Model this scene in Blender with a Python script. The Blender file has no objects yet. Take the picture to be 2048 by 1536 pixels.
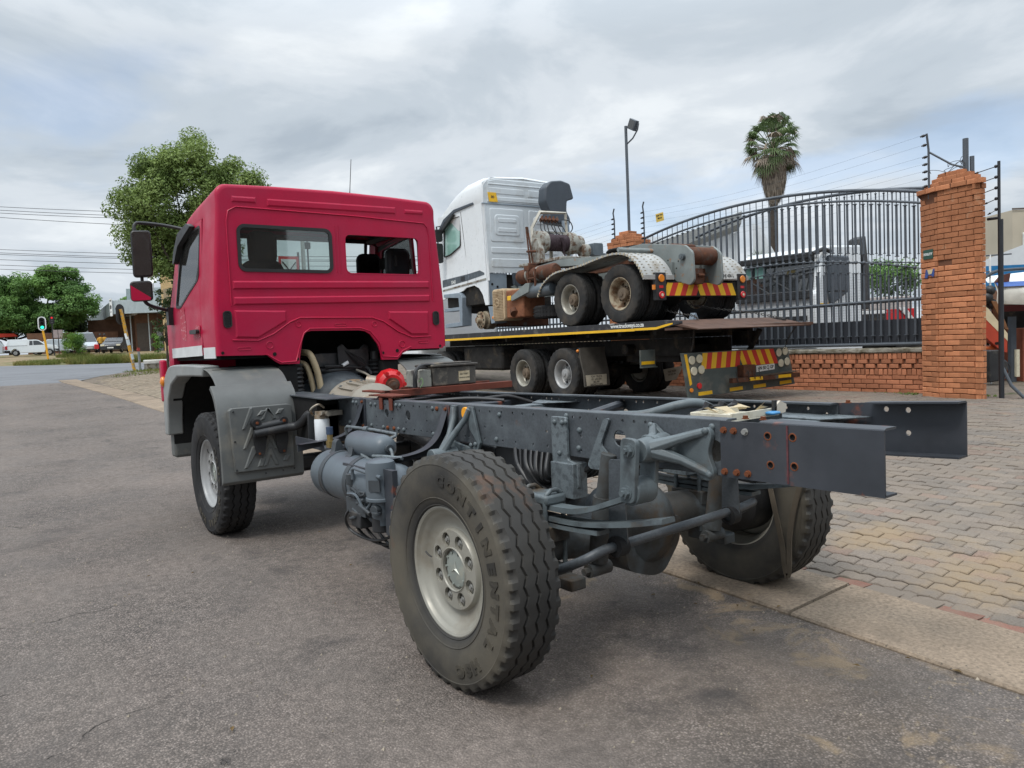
import bpy, bmesh, math, random
from math import sin, cos, pi, radians, sqrt, atan2, exp
from mathutils import Vector, Matrix, noise
from mathutils.geometry import delaunay_2d_cdt

S = bpy.context.scene
COL = S.collection
# ------------------------------------------------------------------ camera
cam_data = bpy.data.cameras.new('camera')
cam = bpy.data.objects.new('camera', cam_data)
COL.objects.link(cam)
YAW, PITCH, ROLL, FPX = -0.6383, -0.0562, -0.0434, 1494.98
fw = Vector((-sin(YAW)*cos(PITCH), cos(YAW)*cos(PITCH), sin(PITCH)))
r0 = Vector((cos(YAW), sin(YAW), 0)); u0 = r0.cross(fw)
rr = cos(ROLL)*r0 + sin(ROLL)*u0
uu = -sin(ROLL)*r0 + cos(ROLL)*u0
mw = Matrix.Identity(4)
for i in range(3):
    mw[i][0] = rr[i]; mw[i][1] = uu[i]; mw[i][2] = -fw[i]
mw.translation = Vector((-3.0163, -3.0296, 1.6324))
cam.matrix_world = mw
cam_data.sensor_width = 36.0
cam_data.lens = FPX/2048*36.0
cam_data.clip_start = 0.05
cam_data.clip_end = 3000
S.camera = cam
# ------------------------------------------------------------------ world, sun, exposure
SUN_EL, SUN_AZ = radians(58), radians(200)      # azimuth: direction the light comes from, ccw from +X
W = bpy.data.worlds.new('World'); S.world = W; W.use_nodes = True
def build_world():
    nt = W.node_tree; nt.nodes.clear(); N = nt.nodes; Lk = nt.links.new
    out = N.new('ShaderNodeOutputWorld'); bg = N.new('ShaderNodeBackground')
    sky = N.new('ShaderNodeTexSky'); sky.sky_type = 'NISHITA'; sky.sun_disc = False
    sky.sun_elevation = SUN_EL; sky.sun_rotation = pi/2 - SUN_AZ
    sky.altitude = 1200; sky.air_density = 1.0; sky.dust_density = 2.0
    tc = N.new('ShaderNodeTexCoord')
    sep = N.new('ShaderNodeSeparateXYZ'); Lk(tc.outputs['Generated'], sep.inputs[0])
    # project the view direction on a flat cloud deck
    zz = N.new('ShaderNodeMath'); zz.operation = 'MAXIMUM'; Lk(sep.outputs['Z'], zz.inputs[0]); zz.inputs[1].default_value = 0.0
    zp = N.new('ShaderNodeMath'); zp.operation = 'ADD'; Lk(zz.outputs[0], zp.inputs[0]); zp.inputs[1].default_value = 0.16
    cmb = N.new('ShaderNodeCombineXYZ')
    for a in 'XY':
        d = N.new('ShaderNodeMath'); d.operation = 'DIVIDE'
        Lk(sep.outputs[a], d.inputs[0]); Lk(zp.outputs[0], d.inputs[1]); Lk(d.outputs[0], cmb.inputs[a])
    def nz(scale, detail, rough, dist, loc):
        mp = N.new('ShaderNodeMapping'); mp.inputs['Location'].default_value = loc
        Lk(cmb.outputs[0], mp.inputs[0])
        n = N.new('ShaderNodeTexNoise'); n.inputs['Scale'].default_value = scale
        n.inputs['Detail'].default_value = detail; n.inputs['Roughness'].default_value = rough
        n.inputs['Distortion'].default_value = dist
        Lk(mp.outputs[0], n.inputs['Vector']); return n
    n1 = nz(1.35, 9, .56, .35, (3.1, 7.7, 0)); n2 = nz(.75, 5, .55, .2, (1.17, 8.07, 9))
    def ramp(src, stops):
        r = N.new('ShaderNodeValToRGB'); r.color_ramp.interpolation = 'EASE'
        e = r.color_ramp.elements
        while len(e) < len(stops): e.new(.5)
        for q, (p, c) in zip(e, stops): q.position = p; q.color = (*c, 1)
        Lk(src, r.inputs[0]); return r
    c1 = ramp(n1.outputs['Fac'], [(.30, (.45, .52, .595)), (.44, (.57, .64, .71)), (.56, (.70, .76, .82)), (.70, (.86, .91, .95))])
    # holes of blue where the big noise is low
    cov = ramp(n2.outputs['Fac'], [(.30, (.62, .62, .62)), (.42, (1, 1, 1))])
    # bright band low over the horizon, as under a broken overcast
    skm = N.new('ShaderNodeMix'); skm.data_type = 'RGBA'
    scl = N.new('ShaderNodeVectorMath'); scl.operation = 'SCALE'; scl.inputs['Scale'].default_value = 1.5
    Lk(sky.outputs[0], scl.inputs[0])
    # everything is brought to sky-texture units (the Background is at 0.1)
    ten = N.new('ShaderNodeVectorMath'); ten.operation = 'SCALE'; Lk(c1.outputs[0], ten.inputs[0])
    # overcast luminance rises towards the zenith
    el = N.new('ShaderNodeMapRange'); Lk(zz.outputs[0], el.inputs['Value'])
    el.inputs['From Min'].default_value = .36; el.inputs['From Max'].default_value = 1.0
    el.inputs['To Min'].default_value = 8.0; el.inputs['To Max'].default_value = 25
    Lk(el.outputs[0], ten.inputs['Scale'])
    Lk(cov.outputs[0], skm.inputs['Factor']); Lk(scl.outputs[0], skm.inputs['A']); Lk(ten.outputs[0], skm.inputs['B'])
    Lk(skm.outputs['Result'], bg.inputs[0]); bg.inputs[1].default_value = 0.1
    Lk(bg.outputs[0], out.inputs[0])
build_world()
sun_d = bpy.data.lights.new('sun', 'SUN'); sun_d.energy = 1.5; sun_d.angle = radians(14); sun_d.color = (1, .95, .88)
sun = bpy.data.objects.new('sun', sun_d); COL.objects.link(sun)
sdir = Vector((cos(SUN_AZ)*cos(SUN_EL), sin(SUN_AZ)*cos(SUN_EL), sin(SUN_EL)))
sun.rotation_euler = sdir.to_track_quat('Z', 'Y').to_euler()
sun.location = (-20, -20, 40)
S.view_settings.view_transform = 'Standard'; S.view_settings.look = 'None'
S.view_settings.exposure = 0.34; S.view_settings.gamma = 1.0; S.view_settings.use_curve_mapping = False
S.cycles.max_bounces = 8; S.cycles.transparent_max_bounces = 16

random.seed(7)
# ------------------------------------------------------------------ ground heights
def A(X):
    if X <= 1.3: return 0.0
    t = min((X-1.3)/5.6, 1)
    return .45*(1-(1-t)**1.6)
def B(Y):
    if Y < 6: return 0.0
    if Y < 16: return .04*(Y-6)**2/20
    if Y < 52: return .04*(Y-11)
    return 1.64+.025*(min(Y, 90)-52)
def H(X, Y):
    k = min(max((Y-26)/12, 0), 1); return A(X)*(1-k*k*(3-2*k))+B(Y)

# ------------------------------------------------------------------ mesh helpers
class MB:
    def __init__(s): s.v = []; s.f = []
    def add(s, vs, fs):
        o = len(s.v); s.v += [tuple(v) for v in vs]; s.f += [tuple(i+o for i in f) for f in fs]; return s
    def bx(s, x0, x1, y0, y1, z0, z1, M=None):
        vs = [Vector((x, y, z)) for x in (x0, x1) for y in (y0, y1) for z in (z0, z1)]
        if M: vs = [M @ v for v in vs]
        return s.add(vs, [(0,1,3,2),(4,6,7,5),(0,4,5,1),(2,3,7,6),(0,2,6,4),(1,5,7,3)])
    def quad(s, a, b, c, d): return s.add([a, b, c, d], [(0, 1, 2, 3)])
    def cyl(s, p0, p1, r0, r1=None, n=16, caps=True):
        r1 = r0 if r1 is None else r1
        p0 = Vector(p0); p1 = Vector(p1); d = (p1-p0).normalized(); q = d.to_track_quat('Z', 'Y')
        vs = []
        for p, r in ((p0, r0), (p1, r1)):
            for i in range(n):
                a = 2*pi*i/n; vs.append(p + q @ Vector((r*cos(a), r*sin(a), 0)))
        fs = [(i, (i+1) % n, n+(i+1) % n, n+i) for i in range(n)]
        if caps: fs += [tuple(range(n-1, -1, -1)), tuple(range(n, 2*n))]
        return s.add(vs, fs)
    def tube(s, pts, r, n=8, closed=False, caps=True):
        pts = [Vector(p) for p in pts]; m = len(pts)
        rs = r if isinstance(r, (list, tuple)) else [r]*m
        up = None; vs = []
        for i, p in enumerate(pts):
            a = pts[i-1] if (i > 0 or closed) else p; b = pts[(i+1) % m] if (i < m-1 or closed) else p
            t = (b-a)
            t = t.normalized() if t.length > 1e-9 else Vector((0, 0, 1))
            if up is None:
                up = Vector((0, 0, 1)) if abs(t.z) < .9 else Vector((1, 0, 0))
            x = up.cross(t)
            if x.length < 1e-6: x = t.orthogonal()
            x.normalize(); y = t.cross(x).normalized(); up = y
            for k in range(n):
                a2 = 2*pi*k/n; vs.append(p + rs[i]*(cos(a2)*x + sin(a2)*y))
        fs = []
        for i in range(m if closed else m-1):
            j = (i+1) % m
            for k in range(n):
                k2 = (k+1) % n; fs.append((i*n+k, i*n+k2, j*n+k2, j*n+k))
        if caps and not closed: fs += [tuple(range(n-1, -1, -1)), tuple(range((m-1)*n, m*n))]
        return s.add(vs, fs)
    def lathe(s, prof, p0=(0,0,0), axis=(1,0,0), n=32, closed=False, a0=0, a1=2*pi):
        """prof: (radius, distance along axis)"""
        p0 = Vector(p0); q = Vector(axis).normalized().to_track_quat('Z', 'Y')
        full = abs(a1-a0-2*pi) < 1e-6; m = len(prof); k = n if full else n+1
        vs = []
        for i in range(k):
            a = a0+(a1-a0)*i/n
            for r, h in prof: vs.append(p0 + q @ Vector((r*cos(a), r*sin(a), h)))
        fs = []
        for i in range(n):
            j = (i+1) % k
            for e in range(m if closed else m-1):
                e2 = (e+1) % m; fs.append((i*m+e, j*m+e, j*m+e2, i*m+e2))
        return s.add(vs, fs)
    def prism(s, poly, fr, d0, d1):
        """poly 2-D, fr: (origin, u, v, w); extruded along w from d0 to d1"""
        o, u, v, w = [Vector(q) for q in fr]; n = len(poly)
        vs = [o+u*a+v*b+w*d for d in (d0, d1) for a, b in poly]
        return s.add(vs, [tuple(range(n-1, -1, -1)), tuple(range(n, 2*n))] + [(i, (i+1) % n, n+(i+1) % n, n+i) for i in range(n)])
    def plate(s, outer, holes, fr, d0, d1):
        o, u, v, w = [Vector(q) for q in fr]
        loops = [list(outer)]+[list(h) for h in holes]
        flat = [p for L in loops for p in L]; n = len(flat)
        co = [Vector(q) for q in flat]; rings = []; b = 0
        for L in loops: rings += [(b+i, b+(i+1) % len(L)) for i in range(len(L))]; b += len(L)
        ov, _, of, ovo, _, _ = delaunay_2d_cdt(co, rings, [], 0, 1e-6)
        mp_ = [q[0] if q else 0 for q in ovo]
        def inside(x, y):
            c = False
            for i, j in rings:
                (xa, ya), (xb, yb) = flat[i], flat[j]
                if (ya > y) != (yb > y) and x < (xb-xa)*(y-ya)/(yb-ya)+xa: c = not c
            return c
        tri = [tuple(mp_[k] for k in f) for f in of if inside(sum(ov[k].x for k in f)/3, sum(ov[k].y for k in f)/3)]
        vs = [o+u*a+v*b+w*d for d in (d0, d1) for a, b in flat]
        fs = tri + [tuple(i+n for i in reversed(t)) for t in tri]
        b = 0
        for L in loops:
            m = len(L)
            for i in range(m): fs.append((b+i, b+(i+1) % m, n+b+(i+1) % m, n+b+i))
            b += m
        return s.add(vs, fs)
    def rib(s, poly, fr, h, ins):
        """a pressed, slope-sided raised panel"""
        o, u, v, w = [Vector(q) for q in fr]; n = len(poly)
        top = inset(poly, ins)
        vs = [o+u*a+v*b for a, b in poly]+[o+u*a+v*b+w*h for a, b in top]
        return s.add(vs, [tuple(range(n, 2*n))]+[(i, (i+1) % n, n+(i+1) % n, n+i) for i in range(n)])
    def ball(s, c, r, nu=12, nv=8, sc=(1, 1, 1)):
        c = Vector(c); vs = []; fs = []
        for j in range(nv+1):
            t = pi*j/nv
            for i in range(nu):
                a = 2*pi*i/nu; vs.append(c+Vector((r*sc[0]*sin(t)*cos(a), r*sc[1]*sin(t)*sin(a), r*sc[2]*cos(t))))
        for j in range(nv):
            for i in range(nu): fs.append((j*nu+i, (j+1)*nu+i, (j+1)*nu+(i+1) % nu, j*nu+(i+1) % nu))
        return s.add(vs, fs)
    def grid(s, rows):
        m = len(rows[0]); vs = [p for r in rows for p in r]
        return s.add(vs, [(i*m+j, i*m+j+1, (i+1)*m+j+1, (i+1)*m+j) for i in range(len(rows)-1) for j in range(m-1)])
    def xf(s, M):
        s.v = [tuple(M @ Vector(v)) for v in s.v]; return s
    def mesh(s, name, mat, ang=35):
        me = bpy.data.meshes.new(name); me.from_pydata(s.v, [], s.f)
        bm = bmesh.new(); bm.from_mesh(me)
        bmesh.ops.recalc_face_normals(bm, faces=bm.faces); bm.to_mesh(me); bm.free()
        if ang is not None:
            me.polygons.foreach_set('use_smooth', [True]*len(me.polygons))
            me.set_sharp_from_angle(angle=radians(ang))
        if mat: me.materials.append(mat)
        return me
    def build(s, name, mat, parent=None, ang=35, bev=0, **kw):
        return link(name, s.mesh(name, mat, ang), parent, bev=bev, **kw)

def inset(poly, d):
    n = len(poly); area = sum(poly[i][0]*poly[(i+1) % n][1]-poly[(i+1) % n][0]*poly[i][1] for i in range(n))
    sg = 1 if area > 0 else -1; res = []
    for i in range(n):
        p = Vector(poly[i-1]); c = Vector(poly[i]); q = Vector(poly[(i+1) % n])
        e1 = (c-p).normalized(); e2 = (q-c).normalized()
        n1 = Vector((-e1.y, e1.x))*sg; n2 = Vector((-e2.y, e2.x))*sg
        b = n1+n2
        k = d/max(.35, b.length_squared/2)
        res.append(tuple(c+b*k))
    return res
def rrect(x0, x1, y0, y1, r, n=5):
    res = []
    for cx, cy, a in ((x1-r, y1-r, 0), (x0+r, y1-r, pi/2), (x0+r, y0+r, pi), (x1-r, y0+r, 3*pi/2)):
        for i in range(n+1):
            t = a+pi/2*i/n; res.append((cx+r*cos(t), cy+r*sin(t)))
    return res
def rpoly(poly, r, n=4):
    """round the corners of a polygon"""
    res = []; m = len(poly)
    for i in range(m):
        p = Vector(poly[i-1]); c = Vector(poly[i]); q = Vector(poly[(i+1) % m])
        a = (p-c); b = (q-c); k = min(r, a.length*.45, b.length*.45)
        s = c+a.normalized()*k; e = c+b.normalized()*k
        for j in range(n+1):
            t = j/n; res.append(tuple(s*(1-t)**2 + c*2*t*(1-t) + e*t*t))
    return res
def circ(cx, cy, r, n=12, a0=0): return [(cx+r*cos(a0+2*pi*i/n), cy+r*sin(a0+2*pi*i/n)) for i in range(n)]
def smooth(pts, n=6):
    pts = [Vector(p) for p in pts]; res = []
    for i in range(len(pts)-1):
        p0 = pts[max(0, i-1)]; p1 = pts[i]; p2 = pts[i+1]; p3 = pts[min(len(pts)-1, i+2)]
        for j in range(n):
            t = j/n
            res.append(.5*((2*p1)+(p2-p0)*t+(2*p0-5*p1+4*p2-p3)*t*t+(3*p1-p0-3*p2+p3)*t**3))
    res.append(pts[-1]); return res

def link(name, me, parent=None, bev=0, loc=None, rot=None, scale=None, kind=None, label=None, cat=None, group=None):
    o = bpy.data.objects.new(name, me); COL.objects.link(o)
    if parent is not None: o.parent = parent
    if loc is not None: o.location = loc
    if rot is not None: o.rotation_euler = rot
    if scale is not None: o.scale = scale
    if bev:
        m = o.modifiers.new('bevel', 'BEVEL'); m.width = bev; m.segments = 2; m.limit_method = 'ANGLE'; m.angle_limit = radians(40)
        m.harden_normals = False
    tag(o, label, cat, group, kind); return o
def tag(o, label=None, cat=None, group=None, kind=None):
    if label: o['label'] = label
    if cat: o['category'] = cat
    if group: o['group'] = group
    if kind: o['kind'] = kind
    return o
def thing(name, label, cat, loc=(0, 0, 0), rz=0, group=None):
    o = bpy.data.objects.new(name, None); COL.objects.link(o); o.empty_display_size = .2
    o.location = loc; o.rotation_euler = (0, 0, rz)
    return tag(o, label, cat, group)
def copy_tree(o, parent=None):
    c = o.copy(); COL.objects.link(c)
    if parent: c.parent = parent
    for ch in list(o.children): copy_tree(ch, c)
    return c
def text_mb(txt, size, ext=.002, align='CENTER', bold=0.0, sx=1.0):
    cu = bpy.data.curves.new('lettering', 'FONT'); cu.body = txt; cu.size = size; cu.extrude = ext
    cu.align_x = align; cu.align_y = 'CENTER'; cu.offset = bold; cu.resolution_u = 3
    o = bpy.data.objects.new('lettering_tmp', cu); COL.objects.link(o)
    dg = bpy.context.evaluated_depsgraph_get(); me = bpy.data.meshes.new_from_object(o.evaluated_get(dg))
    mb = MB(); mb.add([(v.co.x*sx, v.co.y, v.co.z) for v in me.vertices], [tuple(p.vertices) for p in me.polygons])
    bpy.data.objects.remove(o); bpy.data.curves.remove(cu); bpy.data.meshes.remove(me)
    return mb
def frameM(o, u, v):
    """matrix taking x->u, y->v, z->u x v at o"""
    u = Vector(u).normalized(); v = Vector(v).normalized(); w = u.cross(v)
    M = Matrix.Identity(4)
    for i in range(3): M[i][0] = u[i]; M[i][1] = v[i]; M[i][2] = w[i]
    M.translation = Vector(o); return M

# ------------------------------------------------------------------ materials
def mat(name, col, rough=.5, metal=0.0, var=.12, vs=5.0, col2=None, c2s=3.0, c2lo=.55, c2hi=.65, c2amt=1.0, col3=None, c3s=9.0, c3lo=.62, c3hi=.68,
        bump=0.0, bs=60.0, fine=0.0, coat=0.0, rnd=0.0, spec=.5, coords='Object', stretch=None, trans=0.0, emit=None, wall=None):
    m = bpy.data.materials.new(name); m.use_nodes = True
    nt = m.node_tree; N = nt.nodes; Lk = nt.links.new; N.clear()
    out = N.new('ShaderNodeOutputMaterial'); b = N.new('ShaderNodeBsdfPrincipled'); Lk(b.outputs[0], out.inputs[0])
    tc = N.new('ShaderNodeTexCoord'); src = tc.outputs[coords]
    if coords == 'World':
        pass
    if stretch:
        mp = N.new('ShaderNodeMapping'); mp.inputs['Scale'].default_value = stretch; Lk(src, mp.inputs[0]); src = mp.outputs[0]
    def nz(sc, det=4, off=0):
        n = N.new('ShaderNodeTexNoise'); n.noise_dimensions = '4D'; n.inputs['W'].default_value = off
        n.inputs['Scale'].default_value = sc; n.inputs['Detail'].default_value = det; n.inputs['Roughness'].default_value = .6
        Lk(src, n.inputs['Vector']); return n.outputs['Fac']
    def mr(s, a, bb, c, d):
        r = N.new('ShaderNodeMapRange'); r.inputs['From Min'].default_value = a; r.inputs['From Max'].default_value = bb
        r.inputs['To Min'].default_value = c; r.inputs['To Max'].default_value = d; Lk(s, r.inputs['Value']); return r.outputs[0]
    def mixc(f, a, bcol):
        x = N.new('ShaderNodeMix'); x.data_type = 'RGBA'
        if isinstance(f, float): x.inputs['Factor'].default_value = f
        else: Lk(f, x.inputs['Factor'])
        for nm, q in (('A', a), ('B', bcol)):
            if isinstance(q, tuple): x.inputs[nm].default_value = (*q, 1)
            else: Lk(q, x.inputs[nm])
        return x.outputs['Result']
    def scale(c, f):
        x = N.new('ShaderNodeVectorMath'); x.operation = 'SCALE'
        if isinstance(c, tuple): x.inputs[0].default_value = c
        else: Lk(c, x.inputs[0])
        Lk(f, x.inputs['Scale']); return x.outputs[0]
    c = tuple(col)
    if var: c = scale(c, mr(nz(vs), .3, .7, 1-var, 1+var))
    if fine: c = scale(c, mr(nz(vs*25, 2, 3), .3, .7, 1-fine, 1+fine))
    if rnd:
        oi = N.new('ShaderNodeObjectInfo'); c = scale(c, mr(oi.outputs['Random'], 0, 1, 1-rnd, 1+rnd))
    if col2 is not None:
        f2 = mr(nz(c2s, 6, 11), c2lo, c2hi, 0, c2amt)
        if wall:   # dust clings to the sidewalls, the running surface is scrubbed
            sx_ = N.new('ShaderNodeSeparateXYZ'); Lk(tc.outputs['Object'], sx_.inputs[0])
            ab = N.new('ShaderNodeMath'); ab.operation = 'ABSOLUTE'; Lk(sx_.outputs['X'], ab.inputs[0])
            mu = N.new('ShaderNodeMath'); mu.operation = 'MULTIPLY'; Lk(f2, mu.inputs[0]); Lk(mr(ab.outputs[0], wall[0], wall[1], wall[2], 1), mu.inputs[1]); f2 = mu.outputs[0]
        c = mixc(f2, c, tuple(col2))
    if col3 is not None: c = mixc(mr(nz(c3s, 6, 23), c3lo, c3hi, 0, 1), c, tuple(col3))
    if isinstance(c, tuple): b.inputs['Base Color'].default_value = (*c, 1)
    else: Lk(c, b.inputs['Base Color'])
    b.inputs['Metallic'].default_value = metal
    Lk(mr(nz(vs*2.3, 3, 5), .3, .7, max(.03, rough-.08), min(1, rough+.1)), b.inputs['Roughness'])
    b.inputs['Specular IOR Level'].default_value = spec if rough < .6 else spec*.5
    if coat: b.inputs['Coat Weight'].default_value = coat; b.inputs['Coat Roughness'].default_value = .12
    if trans: b.inputs['Transmission Weight'].default_value = trans
    if emit: b.inputs['Emission Color'].default_value = (*emit[0], 1); b.inputs['Emission Strength'].default_value = emit[1]
    if bump:
        bm_ = N.new('ShaderNodeBump'); bm_.inputs['Strength'].default_value = bump; bm_.inputs['Distance'].default_value = .01
        Lk(nz(bs, 3, 7), bm_.inputs['Height']); Lk(bm_.outputs[0], b.inputs['Normal'])
    return m
def glass_mat(name, tint=(.8, .9, .88), alpha=.25, rough=.03):
    """thin pane: part mirror, part tinted see-through"""
    m = bpy.data.materials.new(name); m.use_nodes = True
    nt = m.node_tree; N = nt.nodes; Lk = nt.links.new; N.clear()
    out = N.new('ShaderNodeOutputMaterial'); mx = N.new('ShaderNodeMixShader'); g = N.new('ShaderNodeBsdfGlossy'); t = N.new('ShaderNodeBsdfTransparent')
    g.inputs['Roughness'].default_value = rough; t.inputs[0].default_value = (*tint, 1)
    fr = N.new('ShaderNodeFresnel'); fr.inputs['IOR'].default_value = 1.5
    ad = N.new('ShaderNodeMath'); ad.operation = 'ADD'; ad.use_clamp = True; ad.inputs[1].default_value = alpha*.25
    Lk(fr.outputs[0], ad.inputs[0])
    tcn = N.new('ShaderNodeTexCoord'); nz = N.new('ShaderNodeTexNoise'); nz.inputs['Scale'].default_value = 3; Lk(tcn.outputs['Object'], nz.inputs['Vector'])
    df = N.new('ShaderNodeBsdfDiffuse'); df.inputs[0].default_value = (.35, .34, .32, 1)
    m2 = N.new('ShaderNodeMixShader'); dm = N.new('ShaderNodeMath'); dm.operation = 'MULTIPLY'; dm.inputs[1].default_value = .09
    Lk(nz.outputs['Fac'], dm.inputs[0])
    Lk(ad.outputs[0], mx.inputs[0]); Lk(t.outputs[0], mx.inputs[1]); Lk(g.outputs[0], mx.inputs[2])
    Lk(dm.outputs[0], m2.inputs[0]); Lk(mx.outputs[0], m2.inputs[1]); Lk(df.outputs[0], m2.inputs[2])
    Lk(m2.outputs[0], out.inputs[0]); return m

RUST = (.095, .042, .026)
MT = dict(
    red=mat('red_paint', (.42, .006, .044), .42, var=.08, vs=2.5, col2=(.37, .020, .062), c2s=2.2, c2lo=.42, c2hi=.75, c2amt=.8, coat=.05, fine=.05, spec=.28),
    red_worn=mat('worn_decal', (.42, .02, .05), .5, col2=(.62, .40, .42), c2s=38, c2lo=.57, c2hi=.62),
    trim=mat('grey_trim', (.115, .121, .118), .55, col2=(.24, .22, .18), c2s=3.5, c2lo=.52, c2hi=.72, c2amt=.7, col3=(.27, .17, .10), c3s=2.5, c3lo=.66, c3hi=.78, bump=.05, bs=150),
    trim_light=mat('light_grey_trim', (.25, .262, .258), .45, col2=(.30, .29, .27), c2s=4),
    silverband=mat('silver_band', (.62, .64, .64), .4),
    black=mat('black_plastic', (.018, .018, .019), .45, var=.2),
    blackm=mat('black_metal', (.022, .023, .025), .5, var=.3, col2=(.06, .055, .05), c2s=6),
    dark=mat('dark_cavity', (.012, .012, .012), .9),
    rubber=mat('tyre_rubber', (.036, .036, .036), .75, var=.25, vs=4, wall=(.122, .142, .22), col2=(.122, .108, .083), c2s=2.0, c2lo=.33, c2hi=.60, c2amt=.85, col3=(.16, .075, .038), c3s=1.7, c3lo=.62, c3hi=.72, bump=.1, bs=90),
    rubber_clean=mat('clean_tyre_rubber', (.022, .022, .023), .68, var=.25, vs=4, col2=(.06, .055, .048), c2s=3, c2amt=.6, bump=.08, bs=90),
    rubber_dusty=mat('dusty_tyre_rubber', (.030, .030, .030), .8, var=.25, vs=4, wall=(.11, .132, .25), col2=(.085, .072, .058), c2s=3, c2lo=.45, c2hi=.68, c2amt=.7, col3=(.16, .07, .035), c3s=1.6, c3lo=.66, c3hi=.76, bump=.1, bs=90),
    letter=mat('tyre_lettering', (.032, .030, .027), .7, col2=(.085, .075, .057), c2s=4, c2lo=.42, c2hi=.6),
    rim_cream=mat('cream_rim_paint', (.30, .29, .25), .40, metal=.15, col2=(.19, .155, .11), c2s=5, c2lo=.50, c2hi=.70, c2amt=.7, bump=.03),
    rim_silver=mat('silver_rim_paint', (.33, .335, .335), .42, metal=.2, col2=(.26, .25, .23), c2s=6, c2amt=.6),
    rim_rust=mat('dirty_rim', (.34, .29, .21), .6, col2=(.16, .095, .055), c2s=7, c2lo=.45, c2hi=.60),
    hub_d=mat('greasy_hub', (.15, .115, .082), .65, var=.25, col2=(.085, .06, .045), c2s=9),
    chassis=mat('grey_chassis_paint', (.062, .071, .080), .46, var=.3, vs=3, col2=(.125, .147, .158), c2s=5, c2lo=.50, c2hi=.72, c2amt=.8, fine=.22, col3=(.13, .062, .038), c3s=3.6, c3lo=.655, c3hi=.72, bump=.05, bs=110),
    chassis_l=mat('light_chassis_paint', (.125, .148, .160), .5, var=.16, vs=5, col2=(.058, .066, .073), c2s=26, c2lo=.50, c2hi=.62, fine=.2, c2amt=.8, bump=.05, bs=110),
    cast=mat('grey_casting', (.105, .128, .138), .48, var=.2, vs=6, col2=(.045, .050, .054), c2s=9, c2lo=.50, c2hi=.64, c2amt=.75, col3=(.075, .055, .036), c3s=4, c3lo=.62, c3hi=.72, bump=.12, bs=120),
    ext=mat('blue_black_steel', (.037, .042, .051), .45, var=.3, vs=3, col2=(.18, .055, .032), c2s=6, c2lo=.60, c2hi=.67, col3=(.06, .062, .072), c3s=2, c3lo=.5, c3hi=.7, bump=.04),
    rust=mat('rusty_steel', RUST, .8, var=.25, vs=7, col2=(.15, .060, .028), c2s=9, c2lo=.5, c2hi=.68, col3=(.10, .095, .085), c3s=5, c3lo=.56, c3hi=.66, bump=.15, bs=80),
    rust_o=mat('orange_rust', (.175, .058, .026), .85, var=.3, vs=30, bump=.2, bs=120),
    rust_b=mat('red_oxide_bar', (.14, .04, .026), .7, var=.2, vs=5, col2=(.075, .028, .02), c2s=6, bump=.1),
    steel=mat('bright_bolt', (.42, .42, .40), .38, metal=.7),
    red_b=mat('bright_red_paint', (.58, .018, .022), .35, var=.12, coat=.2),
    hose=mat('cream_hose', (.50, .40, .25), .55, col2=(.36, .24, .12), c2s=6),
    alu=mat('dirty_aluminium', (.34, .31, .26), .5, metal=.3, col2=(.28, .18, .10), c2s=5, bump=.1),
    white=mat('white_plastic', (.78, .80, .80), .4),
    filt=mat('white_filter', (.72, .75, .77), .35, col2=(.5, .5, .48), c2s=8, c2amt=.5),
    batt=mat('dirty_battery_box', (.075, .070, .064), .75, var=.3, col2=(.24, .21, .17), c2s=7, c2lo=.5, c2hi=.66, bump=.1),
    batt2=mat('pale_battery', (.27, .27, .24), .7, col2=(.09, .085, .08), c2s=9, c2lo=.5, c2hi=.6),
    paper=mat('paper_label', (.52, .44, .30), .7, col2=(.36, .28, .18), c2s=12),
    tank=mat('grey_tank_paint', (.095, .116, .134), .40, var=.12, vs=3, col2=(.15, .175, .185), c2s=3, c2lo=.55, c2hi=.7, c2amt=.6),
    tankd=mat('dark_tank_paint', (.045, .053, .060), .5, var=.2, vs=6, col2=(.035, .035, .035), c2s=10),
    amber=mat('amber_lens', (.72, .22, .015), .25, coat=.4),
    yellow=mat('yellow_reflector', (.80, .33, .01), .35),
    redlens=mat('red_lens', (.55, .02, .025), .25, coat=.4),
    seat=mat('black_seat_cloth', (.018, .018, .020), .85, bump=.1, bs=200),
    headlin=mat('grey_headlining', (.10, .10, .10), .85),
    hubgreen=mat('grey_green_hub', (.25, .275, .25), .5, var=.1, col2=(.36, .34, .27), c2s=12, c2amt=.5),
    grime=mat('greasy_axle', (.058, .056, .052), .6, var=.3, vs=5, col2=(.10, .118, .128), c2s=5, c2lo=.46, c2hi=.62, c2amt=.8, col3=(.085, .062, .042), c3s=4, c3lo=.52, c3hi=.64, bump=.2, bs=60),
    star=mat('star_metal', (.50, .52, .47), .4, metal=.4),
    mirror=mat('mirror_glass', (.75, .77, .78), .03, metal=1.0, var=0),
    glass=glass_mat('window_glass', (.82, .88, .86)),
    glass_g=mat('green_glass_sky_tone', (.26, .44, .39), .12, var=.1, coat=.6),  # opaque green pane, the sky's reflection is put into its pale colour
    glass_d=glass_mat('dark_glass', (.10, .12, .13), .3),
)
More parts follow.
